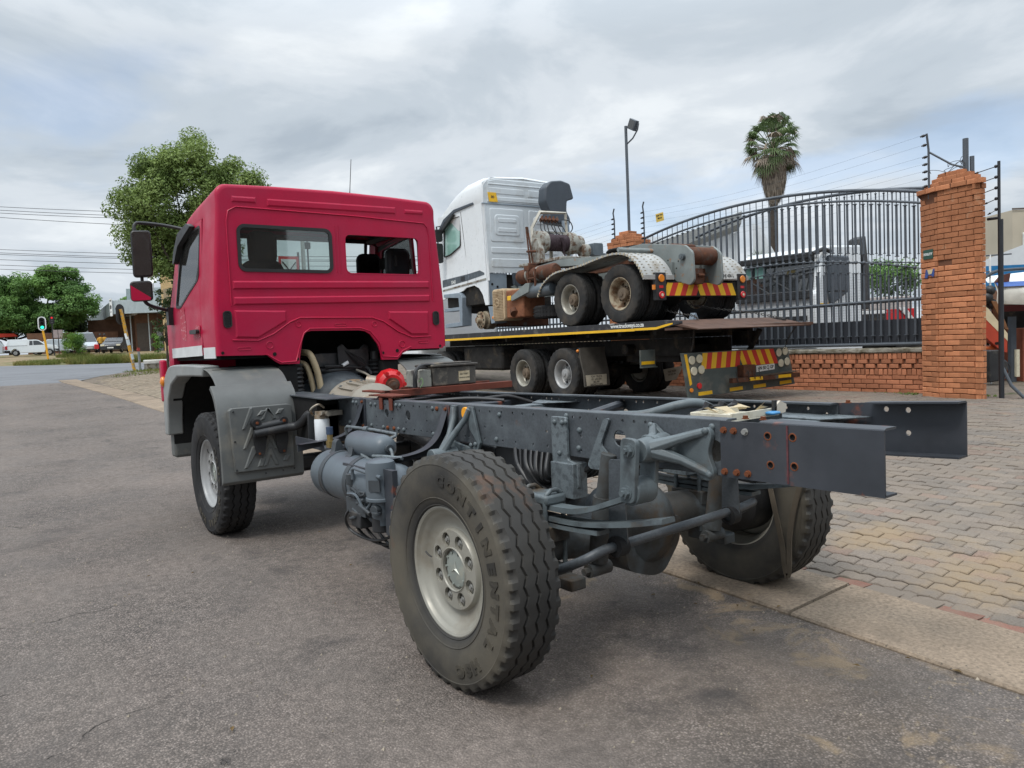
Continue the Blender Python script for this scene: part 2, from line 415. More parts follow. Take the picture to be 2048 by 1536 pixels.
# ================================================================== GROUND
def interp(x, tab):
    if x <= tab[0][0]: return tab[0][1]
    for (a, b), (c, d) in zip(tab, tab[1:]):
        if x <= c: return b+(d-b)*(x-a)/(c-a)
    return tab[-1][1]
KX = [(-40, -1.6), (-6, .25), (-1.78, .61), (-.58, .71), (.65, .82), (8, 1.0), (16.5, 1.1), (21.5, .93), (27, .62), (31, .30)]
def kx(Y): return interp(Y, KX)
NEARY = [(-100, 30.8), (.2, 30.8), (.8, 31.3), (2, 33.6), (4, 36.6), (5.9, 38.0), (14, 38.6), (80, 40)]        # near edge of the cross street
FARY = [(-100, 64), (-12, 56), (-.6, 48.8), (1.8, 47), (4.6, 45.4), (7.4, 44.9), (80, 46)]    # far edge

def asphalt_mat():
    m = bpy.data.materials.new('asphalt'); m.use_nodes = True
    nt = m.node_tree; N = nt.nodes; Lk = nt.links.new; N.clear()
    out = N.new('ShaderNodeOutputMaterial'); b = N.new('ShaderNodeBsdfPrincipled'); Lk(b.outputs[0], out.inputs[0])
    tc = N.new('ShaderNodeTexCoord'); P = tc.outputs['Object']
    def nz(sc, det=5, off=0, rough=.6, src=P, dist=0):
        n = N.new('ShaderNodeTexNoise'); n.noise_dimensions = '4D'; n.inputs['W'].default_value = off; n.inputs['Scale'].default_value = sc
        n.inputs['Detail'].default_value = det; n.inputs['Roughness'].default_value = rough; n.inputs['Distortion'].default_value = dist
        Lk(src, n.inputs['Vector']); return n.outputs['Fac']
    def mr(s, a, bb, c, d, sm=False):
        r = N.new('ShaderNodeMapRange'); r.interpolation_type = 'SMOOTHSTEP' if sm else 'LINEAR'
        r.inputs['From Min'].default_value = a; r.inputs['From Max'].default_value = bb
        r.inputs['To Min'].default_value = c; r.inputs['To Max'].default_value = d; Lk(s, r.inputs['Value']); return r.outputs[0]
    def math(op, a, bq):
        x = N.new('ShaderNodeMath'); x.operation = op
        for i, q in enumerate((a, bq)):
            if isinstance(q, (int, float)): x.inputs[i].default_value = q
            else: Lk(q, x.inputs[i])
        return x.outputs[0]
    def mix(f, a, c):
        x = N.new('ShaderNodeMix'); x.data_type = 'RGBA'; Lk(f, x.inputs['Factor']) if not isinstance(f, float) else None
        for nm, q in (('A', a), ('B', c)):
            if isinstance(q, tuple): x.inputs[nm].default_value = (*q, 1)
            else: Lk(q, x.inputs[nm])
        return x.outputs['Result']
    # aggregate: pale and dark chips in a dark binder
    vo = N.new('ShaderNodeTexVoronoi'); vo.inputs['Scale'].default_value = 105; Lk(P, vo.inputs['Vector'])
    sepc = N.new('ShaderNodeSeparateColor'); Lk(vo.outputs['Color'], sepc.inputs[0])
    chip = N.new('ShaderNodeValToRGB'); e = chip.color_ramp.elements
    stops = [(0, (.066, .055, .048)), (.35, (.146, .123, .109)), (.62, (.194, .161, .141)), (.82, (.250, .209, .184)), (1, (.33, .28, .25))]
    while len(e) < len(stops): e.new(.5)
    for q, (p, c) in zip(e, stops): q.position = p; q.color = (*c, 1)
    Lk(sepc.outputs[0], chip.inputs[0])
    edge = mr(vo.outputs['Distance'], .25, .75, 0, 1)
    c = mix(edge, chip.outputs[0], (.066, .058, .052))
    # broad wear
    big = nz(.55, 6, 2); c = mix(mr(big, .38, .66, 0, .55), c, (.205, .169, .146))
    mid = nz(2.1, 6, 6); c = mix(mr(mid, .52, .72, 0, .5), c, (.088, .076, .068))
    fm = nz(13, 5, 71, .65); vs_ = N.new('ShaderNodeVectorMath'); vs_.operation = 'SCALE'; Lk(c, vs_.inputs[0]); Lk(mr(fm, .32, .68, .72, 1.28), vs_.inputs['Scale']); c = vs_.outputs[0]
    # wheel tracks run with the road: long faint streaks
    mp = N.new('ShaderNodeMapping'); mp.inputs['Scale'].default_value = (1.1, .07, 1); Lk(P, mp.inputs[0])
    st = nz(1.3, 4, 9, src=mp.outputs[0]); c = mix(mr(st, .45, .7, 0, .35), c, (.170, .146, .128))
    sep = N.new('ShaderNodeSeparateXYZ'); Lk(P, sep.inputs[0])
    # sand swept off the driveway: lies beside the gutter, in patches
    near = mr(sep.outputs['X'], -1.7, .75, 0, 1, True)
    nearY = mr(sep.outputs['Y'], -2.5, 4.5, 1, .0, True)
    sandn = nz(2.6, 7, 14, .62, dist=.6)
    lim = math('SUBTRACT', .74, math('MULTIPLY', math('MULTIPLY', near, nearY), .25))
    sand = mr(math('SUBTRACT', sandn, lim), 0, .07, 0, .75)
    c = mix(sand, c, (.275, .205, .130))
    # tan film of dust round the patches
    c = mix(math('MULTIPLY', math('MULTIPLY', near, mr(nz(1.2, 5, 17), .4, .7, 0, .55)), nearY), c, (.165, .122, .082))
    # oil
    oil = math('MULTIPLY', mr(nz(1.5, 5, 31, dist=.3), .58, .70, 0, .8), mr(sep.outputs['X'], -3.5, -.2, .25, 1))
    c = mix(oil, c, (.042, .038, .037))
    # cracks
    wv = N.new('ShaderNodeTexNoise'); wv.inputs['Scale'].default_value = 1.7; wv.inputs['Detail'].default_value = 6; Lk(P, wv.inputs['Vector'])
    va = N.new('ShaderNodeVectorMath'); va.operation = 'MULTIPLY_ADD'; Lk(wv.outputs['Color'], va.inputs[0]); va.inputs[1].default_value = (.8, .8, 0); Lk(P, va.inputs[2])
    mp2 = N.new('ShaderNodeMapping'); mp2.inputs['Scale'].default_value = (.6, 1.15, 1); Lk(va.outputs[0], mp2.inputs[0])
    vc = N.new('ShaderNodeTexVoronoi'); vc.feature = 'DISTANCE_TO_EDGE'; vc.inputs['Scale'].default_value = .75; Lk(mp2.outputs[0], vc.inputs['Vector'])
    crack = math('MULTIPLY', mr(vc.outputs['Distance'], .0, .006, 1, 0), mr(nz(2.4, 4, 44), .52, .60, 0, 1))
    c = mix(math('MULTIPLY', math('MULTIPLY', crack, mr(sep.outputs['X'], -1.6, -2.6, 0, 1)), .6), c, (.03, .028, .026))
    # shallow scabs where chips came off
    scab = mr(nz(4.3, 5, 51, .65), .695, .73, 0, 1)
    c = mix(math('MULTIPLY', scab, .8), c, (.05, .045, .042))
    Lk(c, b.inputs['Base Color']); b.inputs['Specular IOR Level'].default_value = .32
    Lk(mr(mid, .3, .7, .92, .68), b.inputs['Roughness'])
    hgt = math('SUBTRACT', math('ADD', math('MULTIPLY', vo.outputs['Distance'], -.6), math('MULTIPLY', nz(9, 3, 61), .8)), math('ADD', math('MULTIPLY', math('MULTIPLY', crack, mr(sep.outputs['X'], -1.6, -2.6, 0, 1)), 1.6), math('MULTIPLY', scab, 1.3)))
    bp = N.new('ShaderNodeBump'); bp.inputs['Strength'].default_value = 1.0; bp.inputs['Distance'].default_value = .009
    Lk(hgt, bp.inputs['Height']); Lk(bp.outputs[0], b.inputs['Normal'])
    return m
MT['asphalt'] = asphalt_mat()
MT['asphalt2'] = mat('cross_street_asphalt', (.16, .165, .175), .8, var=.15, vs=.8, fine=.15, col2=(.11, .11, .115), c2s=1.2, stretch=(.25, 1, 1))
MT['dirt'] = mat('sandy_ground', (.24, .175, .11), .95, var=.25, vs=.7, col2=(.12, .13, .05), c2s=.6, c2lo=.48, c2hi=.6, fine=.2, bump=.3, bs=20)
MT['slab'] = mat('concrete_slab', (.245, .192, .142), .9, var=.2, vs=1.8, fine=.28, col2=(.10, .084, .068), c2s=1.8, c2lo=.54, c2hi=.72, c2amt=.6, col3=(.10, .085, .07), c3s=42, c3lo=.62, c3hi=.66, bump=.5, bs=110, rnd=.05)

def paver_mat(name, base, sand=True):
    m = mat(name, base, .92, var=.2, vs=3, fine=.34, rnd=.13, bump=.7, bs=55)
    nt = m.node_tree; N = nt.nodes; Lk = nt.links.new
    b = next(n for n in N if n.type == 'BSDF_PRINCIPLED'); c = b.inputs['Base Color'].links[0].from_socket
    geo = N.new('ShaderNodeNewGeometry')
    oi = N.new('ShaderNodeObjectInfo')
    def rmp(src, a, bb, lo, hi):
        r = N.new('ShaderNodeMapRange'); r.inputs['From Min'].default_value = a; r.inputs['From Max'].default_value = bb
        r.inputs['To Min'].default_value = lo; r.inputs['To Max'].default_value = hi; Lk(src, r.inputs['Value']); return r.outputs[0]
    def mx(f, a, q):
        x = N.new('ShaderNodeMix'); x.data_type = 'RGBA'; Lk(f, x.inputs['Factor']); Lk(a, x.inputs['A']); x.inputs['B'].default_value = (*q, 1); return x.outputs['Result']
    def nz(s, off):
        n = N.new('ShaderNodeTexNoise'); n.noise_dimensions = '4D'; n.inputs['W'].default_value = off; n.inputs['Scale'].default_value = s; n.inputs['Detail'].default_value = 6
        n.inputs['Roughness'].default_value = .62
        Lk(geo.outputs['Position'], n.inputs['Vector']); return n.outputs['Fac']
    c = mx(rmp(nz(1.1, 3), .38, .64, .25, .85), c, (.188, .156, .126))
    sp = N.new('ShaderNodeSeparateXYZ'); Lk(geo.outputs['Position'], sp.inputs[0])
    # sand spilt over the corner of the driveway
    ad = N.new('ShaderNodeMath'); ad.operation = 'ADD'
    fall = N.new('ShaderNodeMath'); fall.operation = 'MAXIMUM'
    for i_, (cx_, cy_, r_) in enumerate(((2.15, -1.35, 1.0), (2.25, -.30, .55))):
        ds = N.new('ShaderNodeVectorMath'); ds.operation = 'DISTANCE'; ds.inputs[1].default_value = (cx_, cy_, .1); Lk(geo.outputs['Position'], ds.inputs[0])
        Lk(rmp(ds.outputs['Value'], r_*.25, r_, 1, 0), fall.inputs[i_])
    k = N.new('ShaderNodeMath'); k.operation = 'MULTIPLY'; k.inputs[1].default_value = .30; Lk(fall.outputs[0], k.inputs[0])
    Lk(nz(2.6, 8), ad.inputs[0]); Lk(k.outputs[0], ad.inputs[1])
    c = mx(rmp(nz(.55, 19), .54, .70, 0, .5), c, (.10, .085, .073))
    c = mx(rmp(nz(2.2, 29), .50, .66, 0, .45), c, (.25, .205, .155))
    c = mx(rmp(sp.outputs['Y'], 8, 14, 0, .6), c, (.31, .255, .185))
    c = mx(rmp(ad.outputs[0], .64, .84, 0, .8), c, (.275, .205, .130))
    Lk(c, b.inputs['Base Color']); return m
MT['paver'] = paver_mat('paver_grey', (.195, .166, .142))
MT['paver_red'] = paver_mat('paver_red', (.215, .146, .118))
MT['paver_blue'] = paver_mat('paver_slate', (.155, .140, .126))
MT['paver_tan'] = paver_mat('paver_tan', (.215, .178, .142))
MT['border_red'] = mat('border_red_block', (.24, .095, .072), .92, var=.2, vs=4, fine=.3, rnd=.2, col2=(.19, .15, .115), c2s=2.5, c2lo=.5, c2hi=.65, c2amt=.8, bump=.6, bs=60)
MT['bed'] = mat('paver_bedding_sand', (.155, .125, .098), .95, var=.3, vs=9, col2=(.06, .065, .03), c2s=3, fine=.3)

def ground():
    def sheet(name, xs, ys, dz, m, kind='structure'):
        return MB().grid([[(x, y, H(x, y)+dz) for y in ys] for x in xs]).build(name, m, kind=kind)
    fr = lambda a, b, n: [a+(b-a)*i/n for i in range(n+1)]
    xs = fr(-300, -20, 14)+fr(-16, 20, 36)+fr(30, 500, 16); ys = fr(-60, 0, 12)+fr(2, 20, 18)+fr(25, 130, 21)+fr(160, 500, 8)
    # far ground levels out so that it does not climb above the horizon
    Hf = H
    MB().grid([[(x, y, Hf(x, y)-.06) for y in ys] for x in xs]).build('ground', MT['dirt'], kind='structure')
    m = MB(); yy = fr(-25, 31, 56)
    m.grid([[(kx(y)-t*t*34-t*.02, y, B(y)) for t in fr(0, 1, 16)] for y in yy])
    m.build('road', MT['asphalt'], kind='structure')
    m = MB(); cx = fr(-90, 0, 18)+fr(1, 14, 13)+fr(18, 80, 12)
    m.grid([[(x, a+(b_-a)*t, Hf(x, a+(b_-a)*t)-.004) for t in fr(0, 1, 10)] for x in cx for a, b_ in ((interp(x, NEARY), interp(x, FARY)),)])
    m.build('cross_street', MT['asphalt2'], kind='structure')
    # worn lane line on the cross street
    # gutter of concrete slabs laid flush with the road
    g = thing('gutter', 'None', 'gutter'); del g['label']; del g['category']; g['kind'] = 'structure'; g.name = 'gutter'
    joints = [-7.4, -5.3, -3.1, -.57]
    while joints[-1] < 30: joints.append(joints[-1]+2.25+.3*random.random())
    for i, (a, b_) in enumerate(zip(joints, joints[1:])):
        a += .012; b_ -= .012
        n = 5; jz = .004*random.uniform(-1, 1); mb = MB(); rows = []
        pts = []
        for j in range(n+1):
            y = a+(b_-a)*j/n; k = kx(y)
            e = .006*noise.noise((y*3, 1.3, 0))
            w = .67
            pts.append([(k+e, y, B(y)-.1), (k+e+.0, y, B(y)+.006+jz), (k+e+.012, y, B(y)+.018+jz), (k+w-.01, y, H(k+w, y)+.022+jz), (k+w, y, H(k+w, y)+.012+jz), (k+w, y, H(k+w, y)-.1)])
        mb.grid(pts)
        mb.add([p for p in pts[0]], [tuple(range(6))]); mb.add([p for p in pts[-1]], [tuple(range(6))])
        mb.build('slab', MT['slab'], g, ang=30)
    # pavement base
    pv = thing('pavement', 'x', 'x'); del pv['label']; del pv['category']; pv['kind'] = 'structure'
    m = MB(); yy = fr(-30, 40, 70)
    def px0(y): return kx(y)+.665 if y < 30.5 else interp(y, [(30.5, .95), (31.3, .85), (33.6, 2.05), (36.6, 4.05), (38, 5.95), (38.6, 14), (40, 80)])
    m.grid([[(px0(y)+t, y, H(px0(y)+t, y)-.006) for t in fr(0, 14, 20)+[20, 30, 60]] for y in yy])
    m.build('bedding', MT['bed'], pv)
    # interlocking pavers in stretcher bond, near part of the driveway
    LN, WD = .206, .103
    def zig(t, amp=.008): # triangular edge, period WD
        q = (t/WD) % 1; return amp*(4*abs(q-.5)-1)
    def outline():
        g_ = .0022; pts = []
        # bottom edge left->right
        for i in range(5): pts.append((LN*i/4, zig(LN*i/4)))
        for i in range(1, 3): pts.append((LN+zig(WD*i/2+.03, .006), WD*i/2+(zig(LN) if i == 2 else 0)))
        for i in range(3, -1, -1): pts.append((LN*i/4, WD+zig(LN*i/4)))
        pts.append((zig(WD/2+.03, .006), WD/2))
        return inset(pts, g_)
    ol = outline()
    top = inset(ol, .006)
    n = len(ol)
    vs = [(a, b_, -.03) for a, b_ in ol]+[(a, b_, -.005) for a, b_ in ol]+[(a, b_, 0) for a, b_ in top]
    fs = [tuple(range(2*n, 3*n))]+[(i, (i+1) % n, n+(i+1) % n, n+i) for i in range(n)]+[(n+i, n+(i+1) % n, 2*n+(i+1) % n, 2*n+i) for i in range(n)]
    base = MB().add(vs, fs)
    mats = ['paver']*6+['paver_blue']*3+['paver_red']+['paver_tan']*1
    shared = {k: base.mesh('paver', MT[k], None) for k in ('paver', 'paver_red', 'paver_blue', 'paver_tan')}
    camp = Vector((-3.0163, -3.0296, 1.6324))
    cand = []
    rot = radians(0); rng = random.Random(3)
    for r in range(-4, 134):
        for k_ in range(-22, 158):
            # rows step along +X, bricks run along Y
            u = (k_+(.5 if r % 2 else 0))*LN; x = 1.60+r*WD; y = u
            if x > 10.1 or y < -3.4 or y > 31: continue
            if y > 10.5 and x > 5.8: continue
            if x < kx(y)+.67+.12 or x < kx(y+LN)+.67+.12: continue
            P = Vector((x, y, H(x, y)))-camp
            dep = P.dot(fw); px = 1024+FPX*P.dot(rr)/dep; py = 768-FPX*P.dot(uu)/dep
            vis = 1060 < px < 2060 and py < 1400 and not (px < 1330 and py > 1150)
            cand.append((0 if vis else 1, dep, x, y))
    cand.sort()
    # border of red and slate blocks laid end-on beside the gutter
    nobj = 0
    yb = -3.2; bl = MB().bx(-.108, .108, -.055, .055, -.03, 0)
    blocks = {k: None for k in ('paver_red', 'paver_blue', 'paver_tan')}
    for k in blocks:
        blocks[k] = link('tmp', bl.mesh('border_paver', MT['border_red'] if k == 'paver_red' else MT[k]), None).data
    for o in [o for o in COL.objects if o.name.startswith('tmp')]: bpy.data.objects.remove(o)
    i = 0
    while yb < 14:
        x = kx(yb)+.67+.062; k = 'paver_red' if rng.random() < .72 else ('paver_blue' if rng.random() < .6 else 'paver_tan')
        if yb > -.2 and rng.random() < .6: k = 'paver_blue'
        o = link('border_paver', blocks[k], pv, loc=(x, yb, H(x, yb)+.004+rng.uniform(-.003, .004)), rot=(rng.uniform(-.02, .02), rng.uniform(-.02, .02), pi/2-.08+rng.uniform(-.02, .02)))
        yb += .222; i += 1
    rest = {k: MB() for k in shared}
    for vis, dep, x, y in cand:
        red = noise.noise((x*1.1+3, y*.7, 2))
        k = rng.choice(mats)
        if red > .42: k = rng.choice(['paver_red', 'paver_red', 'paver_tan'])
        elif red < -.35: k = rng.choice(['paver_blue', 'paver_blue', 'paver'])
        z = H(x, y)+rng.uniform(-.004, .004)+.004+.006*noise.noise((x*1.3, y*1.3, 0))
        s = (H(x+.2, y)-H(x, y))/.2; rx = rng.uniform(-.025, .025); ry = -math.atan(s)+rng.uniform(-.025, .025)
        M = Matrix.Translation((x, y, z)) @ Matrix.Rotation(ry, 4, 'Y') @ Matrix.Rotation(rx, 4, 'X') @ Matrix.Rotation(pi/2+rng.uniform(-.012, .012), 4, 'Z') @ Matrix.Translation((0, 0, 0))
        if not vis and nobj < 0: pass
        if nobj < 285 and vis == 0:
            o = link('paver', shared[k], pv); o.matrix_local = M; nobj += 1
        else:
            rest[k].add([M @ Vector(v) for v in base.v], base.f)
    for k, mb in rest.items():
        if mb.v: mb.build('paver_field', MT[k], pv, ang=None, kind='stuff')
    # loose grit, chips and dry leaves
    gr = MB(); rg = random.Random(5)
    for i in range(900):
        y = rg.uniform(-2.6, 7); t = rg.random()**2
        x = kx(y)-t*3.2+rg.uniform(-.05, .1) if rg.random() < .55 else rg.uniform(-3.0, 4)
        if x > kx(y)+.66 and rg.random() < .5: continue
        r = rg.uniform(.003, .010)*(1.3 if rg.random() < .1 else 1); z = H(x, y)+.004+(.016 if x > kx(y) else 0)
        a = rg.random()*6
        gr.add([(x+r*cos(a+q*2.09), y+r*sin(a+q*2.09), z-.003) for q in range(3)]+[(x+.3*r, y, z+r*.7)], [(0, 1, 3), (1, 2, 3), (2, 0, 3)])
    gr.build('gravel', mat('grit', (.28, .24, .19), .9, var=.5, vs=30), ang=None, kind='stuff')
    lf = MB()
    for i in range(46):
        y = rg.uniform(-2.2, 5); x = kx(y)-abs(rg.gauss(0, .25))+.05 if rg.random() < .6 else rg.uniform(-2.4, 2.5)
        r = rg.uniform(.012, .026); a = rg.random()*6; z = H(x, y)+.012+(.016 if x > kx(y) else 0)
        lf.add([(x+r*cos(a), y+r*sin(a), z), (x+.4*r*cos(a+1.57), y+.4*r*sin(a+1.57), z+.006), (x-r*cos(a), y-r*sin(a), z+.002), (x-.4*r*cos(a+1.57), y-.4*r*sin(a+1.57), z+.007)], [(0, 1, 2, 3)])
    lf.build('dry_leaves', mat('dry_leaf', (.13, .085, .035), .9, var=.5, vs=12), ang=None, kind='stuff')
ground()
# ================================================================== BRICK WALL, PILLARS, GATE
def brick_mat(name, c, rnd=.28):
    return mat(name, c, .9, var=.16, vs=6, rnd=rnd, fine=.15, bump=.35, bs=60, col2=(c[0]*.55, c[1]*.5, c[2]*.5), c2s=4.5, c2lo=.54, c2hi=.70, c2amt=.7, col3=(.50, .33, .22), c3s=3.0, c3lo=.60, c3hi=.75)
MT['brick'] = brick_mat('orange_brick', (.47, .195, .096))
MT['brick_w'] = brick_mat('dusty_red_brick', (.43, .175, .095))
MT['mortar'] = mat('mortar', (.15, .07, .042), .95, var=.2, fine=.2)
MT['coping'] = mat('weathered_coping', (.24, .225, .19), .95, var=.2, col2=(.10, .085, .055), c2s=5, c2lo=.45, c2hi=.6, bump=.8, bs=30)
MT['gate'] = mat('grey_gate_paint', (.082, .095, .112), .42, var=.12, vs=4)
MT['gatep'] = mat('dark_gate_sheet', (.026, .030, .038), .55, var=.15, vs=1.5, bump=.1, bs=8, stretch=(1, .25, 3))
MT['black_post'] = mat('black_post_paint', (.02, .023, .028), .45, var=.15)
XW = 10.3
def brick_mesh(l, w, h, key, seed, m):
    r = random.Random(seed); mb = MB(); j = lambda: r.uniform(-.0035, .0035)
    b = .006
    x0, x1, y0, y1, z0, z1 = -l/2+j(), l/2+j(), -w/2+j(), w/2+j(), -h/2+j()*.6, h/2+j()*.6
    # chamfer the two long face edges only at the outer (-Y) face
    prof = [(y1, z0), (y1, z1), (y0+b, z1), (y0, z1-b), (y0, z0+b), (y0+b, z0)]
    i0 = [(x0, p, q) if p > y0+b*.5 else (x0+b*.6, p, q) for p, q in prof]; i1 = [(x1, p, q) if p > y0+b*.5 else (x1-b*.6, p, q) for p, q in prof]
    n = 6
    mb.add(i0+i1, [tuple(range(5, -1, -1)), tuple(range(6, 12))]+[(i, (i+1) % n, n+(i+1) % n, n+i) for i in range(n)])
    return mb.mesh('brick', m, 30)
def pillar(name, label, poly, z0, courses, vis, ch=.0835, topdmg=True, mk='brick', limit=300, cap=True):
    """poly: plan outline, ccw; vis: indices of edges laid as separate bricks"""
    cx = sum(p[0] for p in poly)/len(poly); cy = sum(p[1] for p in poly)/len(poly)
    t = thing(name, label, 'brick pillar', (cx, cy, z0))
    loc = [(a-cx, b-cy) for a, b in poly]
    MB().prism(inset(loc, .012), ((0, 0, 0), (1, 0, 0), (0, 1, 0), (0, 0, 1)), -.1, courses*ch).build('mortar_core', MT['mortar'], t)
    full = [brick_mesh(.222, .10, .073, 0, s, MT[mk]) for s in range(5)]
    cache = {}
    rest = MB(); r = random.Random(11); cnt = 0
    for c in range(courses):
        zc = (c+.5)*ch
        for e in range(len(loc)):
            a = Vector(loc[e]); b = Vector(loc[(e+1) % len(loc)]); L = (b-a).length; d = (b-a)/L; nrm = Vector((d.y, -d.x))
            # stretchers with a half brick alternating
            s = 0.0; first = .105 if (c+e) % 2 else .222; k = 0
            while s < L-.02:
                l = first if k == 0 else .222
                if L-s-l < .05: l = L-s
                l = min(l, L-s)
                mid = a+d*(s+l/2); off = r.uniform(-.006, .006)
                if topdmg and c > courses-3 and r.random() < .35: off -= .03
                if topdmg and c == courses-14 and e == vis[0] and abs(s-.0) < .05: s += l+.0; k += 1; continue
                pos = mid-nrm*(.05-.006-off)
                key = round(l-.010, 2)
                if e in vis and cnt < limit:
                    if abs(key-.212) < .02: me = full[r.randrange(5)]
                    else:
                        if key not in cache: cache[key] = brick_mesh(max(.03, l-.010), .10, .073, 0, 9, MT[mk])
                        me = cache[key]
                    ang = atan2(d.y, d.x)
                    link('brick', me, t, loc=(pos.x, pos.y, zc+r.uniform(-.002, .002)), rot=(r.uniform(-.01, .01), r.uniform(-.008, .008), ang+r.uniform(-.015, .015))); cnt += 1
                else:
                    M = frameM((pos.x, pos.y, zc), (d.x, d.y, 0), (-nrm.x, -nrm.y, 0))
                    rest.bx(-(l-.01)/2, (l-.01)/2, -.05, .05, -.0365, .0365, M)
                s += l; k += 1
    if rest.v: rest.build('back_bricks', MT[mk], t, ang=30, kind='stuff')
    # stepped cap
    if cap:
        for j, (sc, hh) in enumerate(cap):
            q = [(a*sc[0]+sc[2], b*sc[1]+sc[3]) for a, b in loc]; zc = courses*ch+j*.078+.036
            MB().prism(inset(q, .012), ((0, 0, 0), (1, 0, 0), (0, 1, 0), (0, 0, 1)), zc-.042, zc+.038).build('mortar_core', MT['mortar'], t)
            for e in range(len(q)):
                a = Vector(q[e]); b = Vector(q[(e+1) % len(q)]); L = (b-a).length
                if L < .03: continue
                d = (b-a)/L; nrm = Vector((d.y, -d.x)); nb = max(1, round(L/.22)); l = L/nb
                for k in range(nb):
                    mid = a+d*(l*(k+.5))-nrm*(.045+r.uniform(-.006, .01)); key = ('c', round(l, 2))
                    if key not in cache: cache[key] = brick_mesh(max(.03, l-.008), .10, .07, 0, 9, MT[mk])
                    link('brick', cache[key], t, loc=(mid.x, mid.y, zc+r.uniform(-.003, .003)), rot=(0, 0, atan2(d.y, d.x)+r.uniform(-.02, .02)))
    return t, courses*ch
P1 = [(9.40, 1.77), (10.25, 2.13), (10.35, 3.0), (9.68, 2.78), (9.49, 2.44)]
pl, ph = pillar('brick_pillar', 'tall orange brick gate pillar with stepped broken cap at the driveway', P1, .36, 40, [4, 3, 0],
    cap=[((1.10, 1.08, 0, .02), 0), ((.86, .86, .02, 0), 0), ((.66, .66, .02, -.02), 0), ((.42, .42, .02, -.02), 0)])
# things fixed to the pillar
def sign_plate(name, label, cat, M, w, h, m, texts, tm, t=.008):
    o = thing(name, label, cat); o.matrix_world = M
    MB().bx(-w/2, w/2, -h/2, h/2, -t, 0).build('plate', m, o)
    for tx, sz, dy in texts:
        text_mb(tx, sz, .0012, bold=.002).xf(Matrix.Translation((0, dy, .0012))).build('lettering', tm, o, ang=None, kind='stuff')
    return o
MT['sign_green'] = mat('dark_green_sign', (.03, .085, .065), .4); MT['lettering'] = mat('pale_lettering', (.7, .72, .70), .5)
MT['blacktext'] = mat('black_lettering', (.02, .02, .02), .5)
d5 = Vector((9.40-9.49, 1.77-2.44, 0)).normalized(); n5 = Vector((-1, .13, 0)).normalized()
def on_pillar(s, z, edge=(9.49, 2.44), dirv=(-.13, -.99), out=.012):
    d = Vector((*dirv, 0)).normalized(); nn = Vector((d.y, -d.x, 0))
    if nn.x > 0: nn = -nn
    o = Vector((*edge, z))+d*s+nn*out
    return frameM(o, d, (0, 0, 1))
dl = (9.68-9.49, 2.78-2.44)
sign_plate('security_sign', 'small dark green security sign with white lettering on the brick pillar', 'sign', on_pillar(-.20, 2.74, dirv=(9.49-9.68, 2.44-2.78), out=.022), .22, .15, MT['sign_green'], [('FIDELITY', .052, 0)], MT['lettering'])
o = thing('torn_sticker', 'torn blue and cream sticker left on the brick pillar', 'sticker'); o.matrix_world = on_pillar(-.16, 2.43, dirv=(9.49-9.68, 2.44-2.78), out=.016)
MB().prism([(-.10, .07), (-.13, -.06), (-.07, -.07), (-.04, -.02), (.03, -.03), (.06, -.06), (.09, -.04), (.10, .07), (.07, .07), (.04, 0), (-.03, -.01), (-.07, .07)], ((0, 0, 0), (1, 0, 0), (0, 1, 0), (0, 0, 1)), 0, .002).build('backing', mat('blue_sticker', (.05, .09, .28), .5), o)
MB().prism([(-.066, .065), (-.032, -.012), (.036, -.004), (.066, .065)], ((0, 0, 0), (1, 0, 0), (0, 1, 0), (0, 0, 1)), .0025, .004).build('cream_patch', mat('cream_sticker', (.6, .5, .3), .6), o)
# steel stub and electric-fence bracket on the cap
zt = .36+ph+.26
t = thing('post_stub', 'grey steel post stub standing on top of the broken brick pillar', 'post', (9.80, 2.15, zt))
MB().cyl((0, 0, -.1), (0, 0, .52), .042, n=14).build('pipe', MT['gate'], t)
MB().cyl((.05, -.07, -.1), (.05, -.07, .24), .034, n=12).build('sleeve', MT['gate'], t)
w_ = MB(); rg = random.Random(4)
for k in range(7):
    p = Vector((rg.uniform(-.05, .05), rg.uniform(.0, .1), rg.uniform(.05, .3))); pts = [p]
    for i in range(5): p = p+Vector((rg.uniform(-.09, .05), rg.uniform(-.05, .12), rg.uniform(-.08, .08))); pts.append(p)
    w_.tube(smooth(pts, 4), .004, 5)
w_.build('wire_tangle', MT['black'], t)
MT['insul'] = mat('black_insulator', (.02, .02, .022), .4)
def bracket(label, x, y, z0, pts, ins, brace=None, group='electric fence brackets'):
    t = thing('electric_fence_bracket', label, 'fence bracket', (x, y, z0), group=group)
    MB().tube(pts, .018, 8).build('upright', MT['gate'], t)
    if brace: MB().tube(brace, .016, 6).build('brace', MT['gate'], t)
    for p in ins:
        mb = MB(); p = Vector(p); q = p+Vector((-.02, .09, -.015))
        mb.cyl(p, q, .012, n=6); mb.cyl(p+(q-p)*.3, p+(q-p)*.75, .022, .022, 8)
        mb.build('insulator', MT['insul'], t)
    return t
bz = 3.62
bracket('electric fence bracket with bent tip braced to the tall brick pillar', 9.62, 2.62, bz, [(0, 0, 0), (0, 0, .78), (-.06, 0, 1.02)],
        [(-.0, 0, .1+.115*i) for i in range(6)]+[(-.02, 0, .86), (-.06, 0, 1.0)], brace=[(0, 0, .74), (.15, -.28, .50), (.18, -.45, .42)])
t = thing('fence_post', 'slim black steel post beside the brick pillar at the driveway entrance', 'post', (9.72, 1.66, .40))
MB().tube([(0, 0, -.05), (0, 0, 3.62)], .022, 8).build('upright', MT['black_post'], t)
MB().tube([(-.03, -.03, -.05), (-.03, -.03, 2.75)], .036, 10).build('pipe', MT['black_post'], t)
MB().tube([(-.02, -.04, .52), (.02, -.14, .25), (.10, -.32, 0.02)], .026, 8).build('prop', MT['gate'], t)
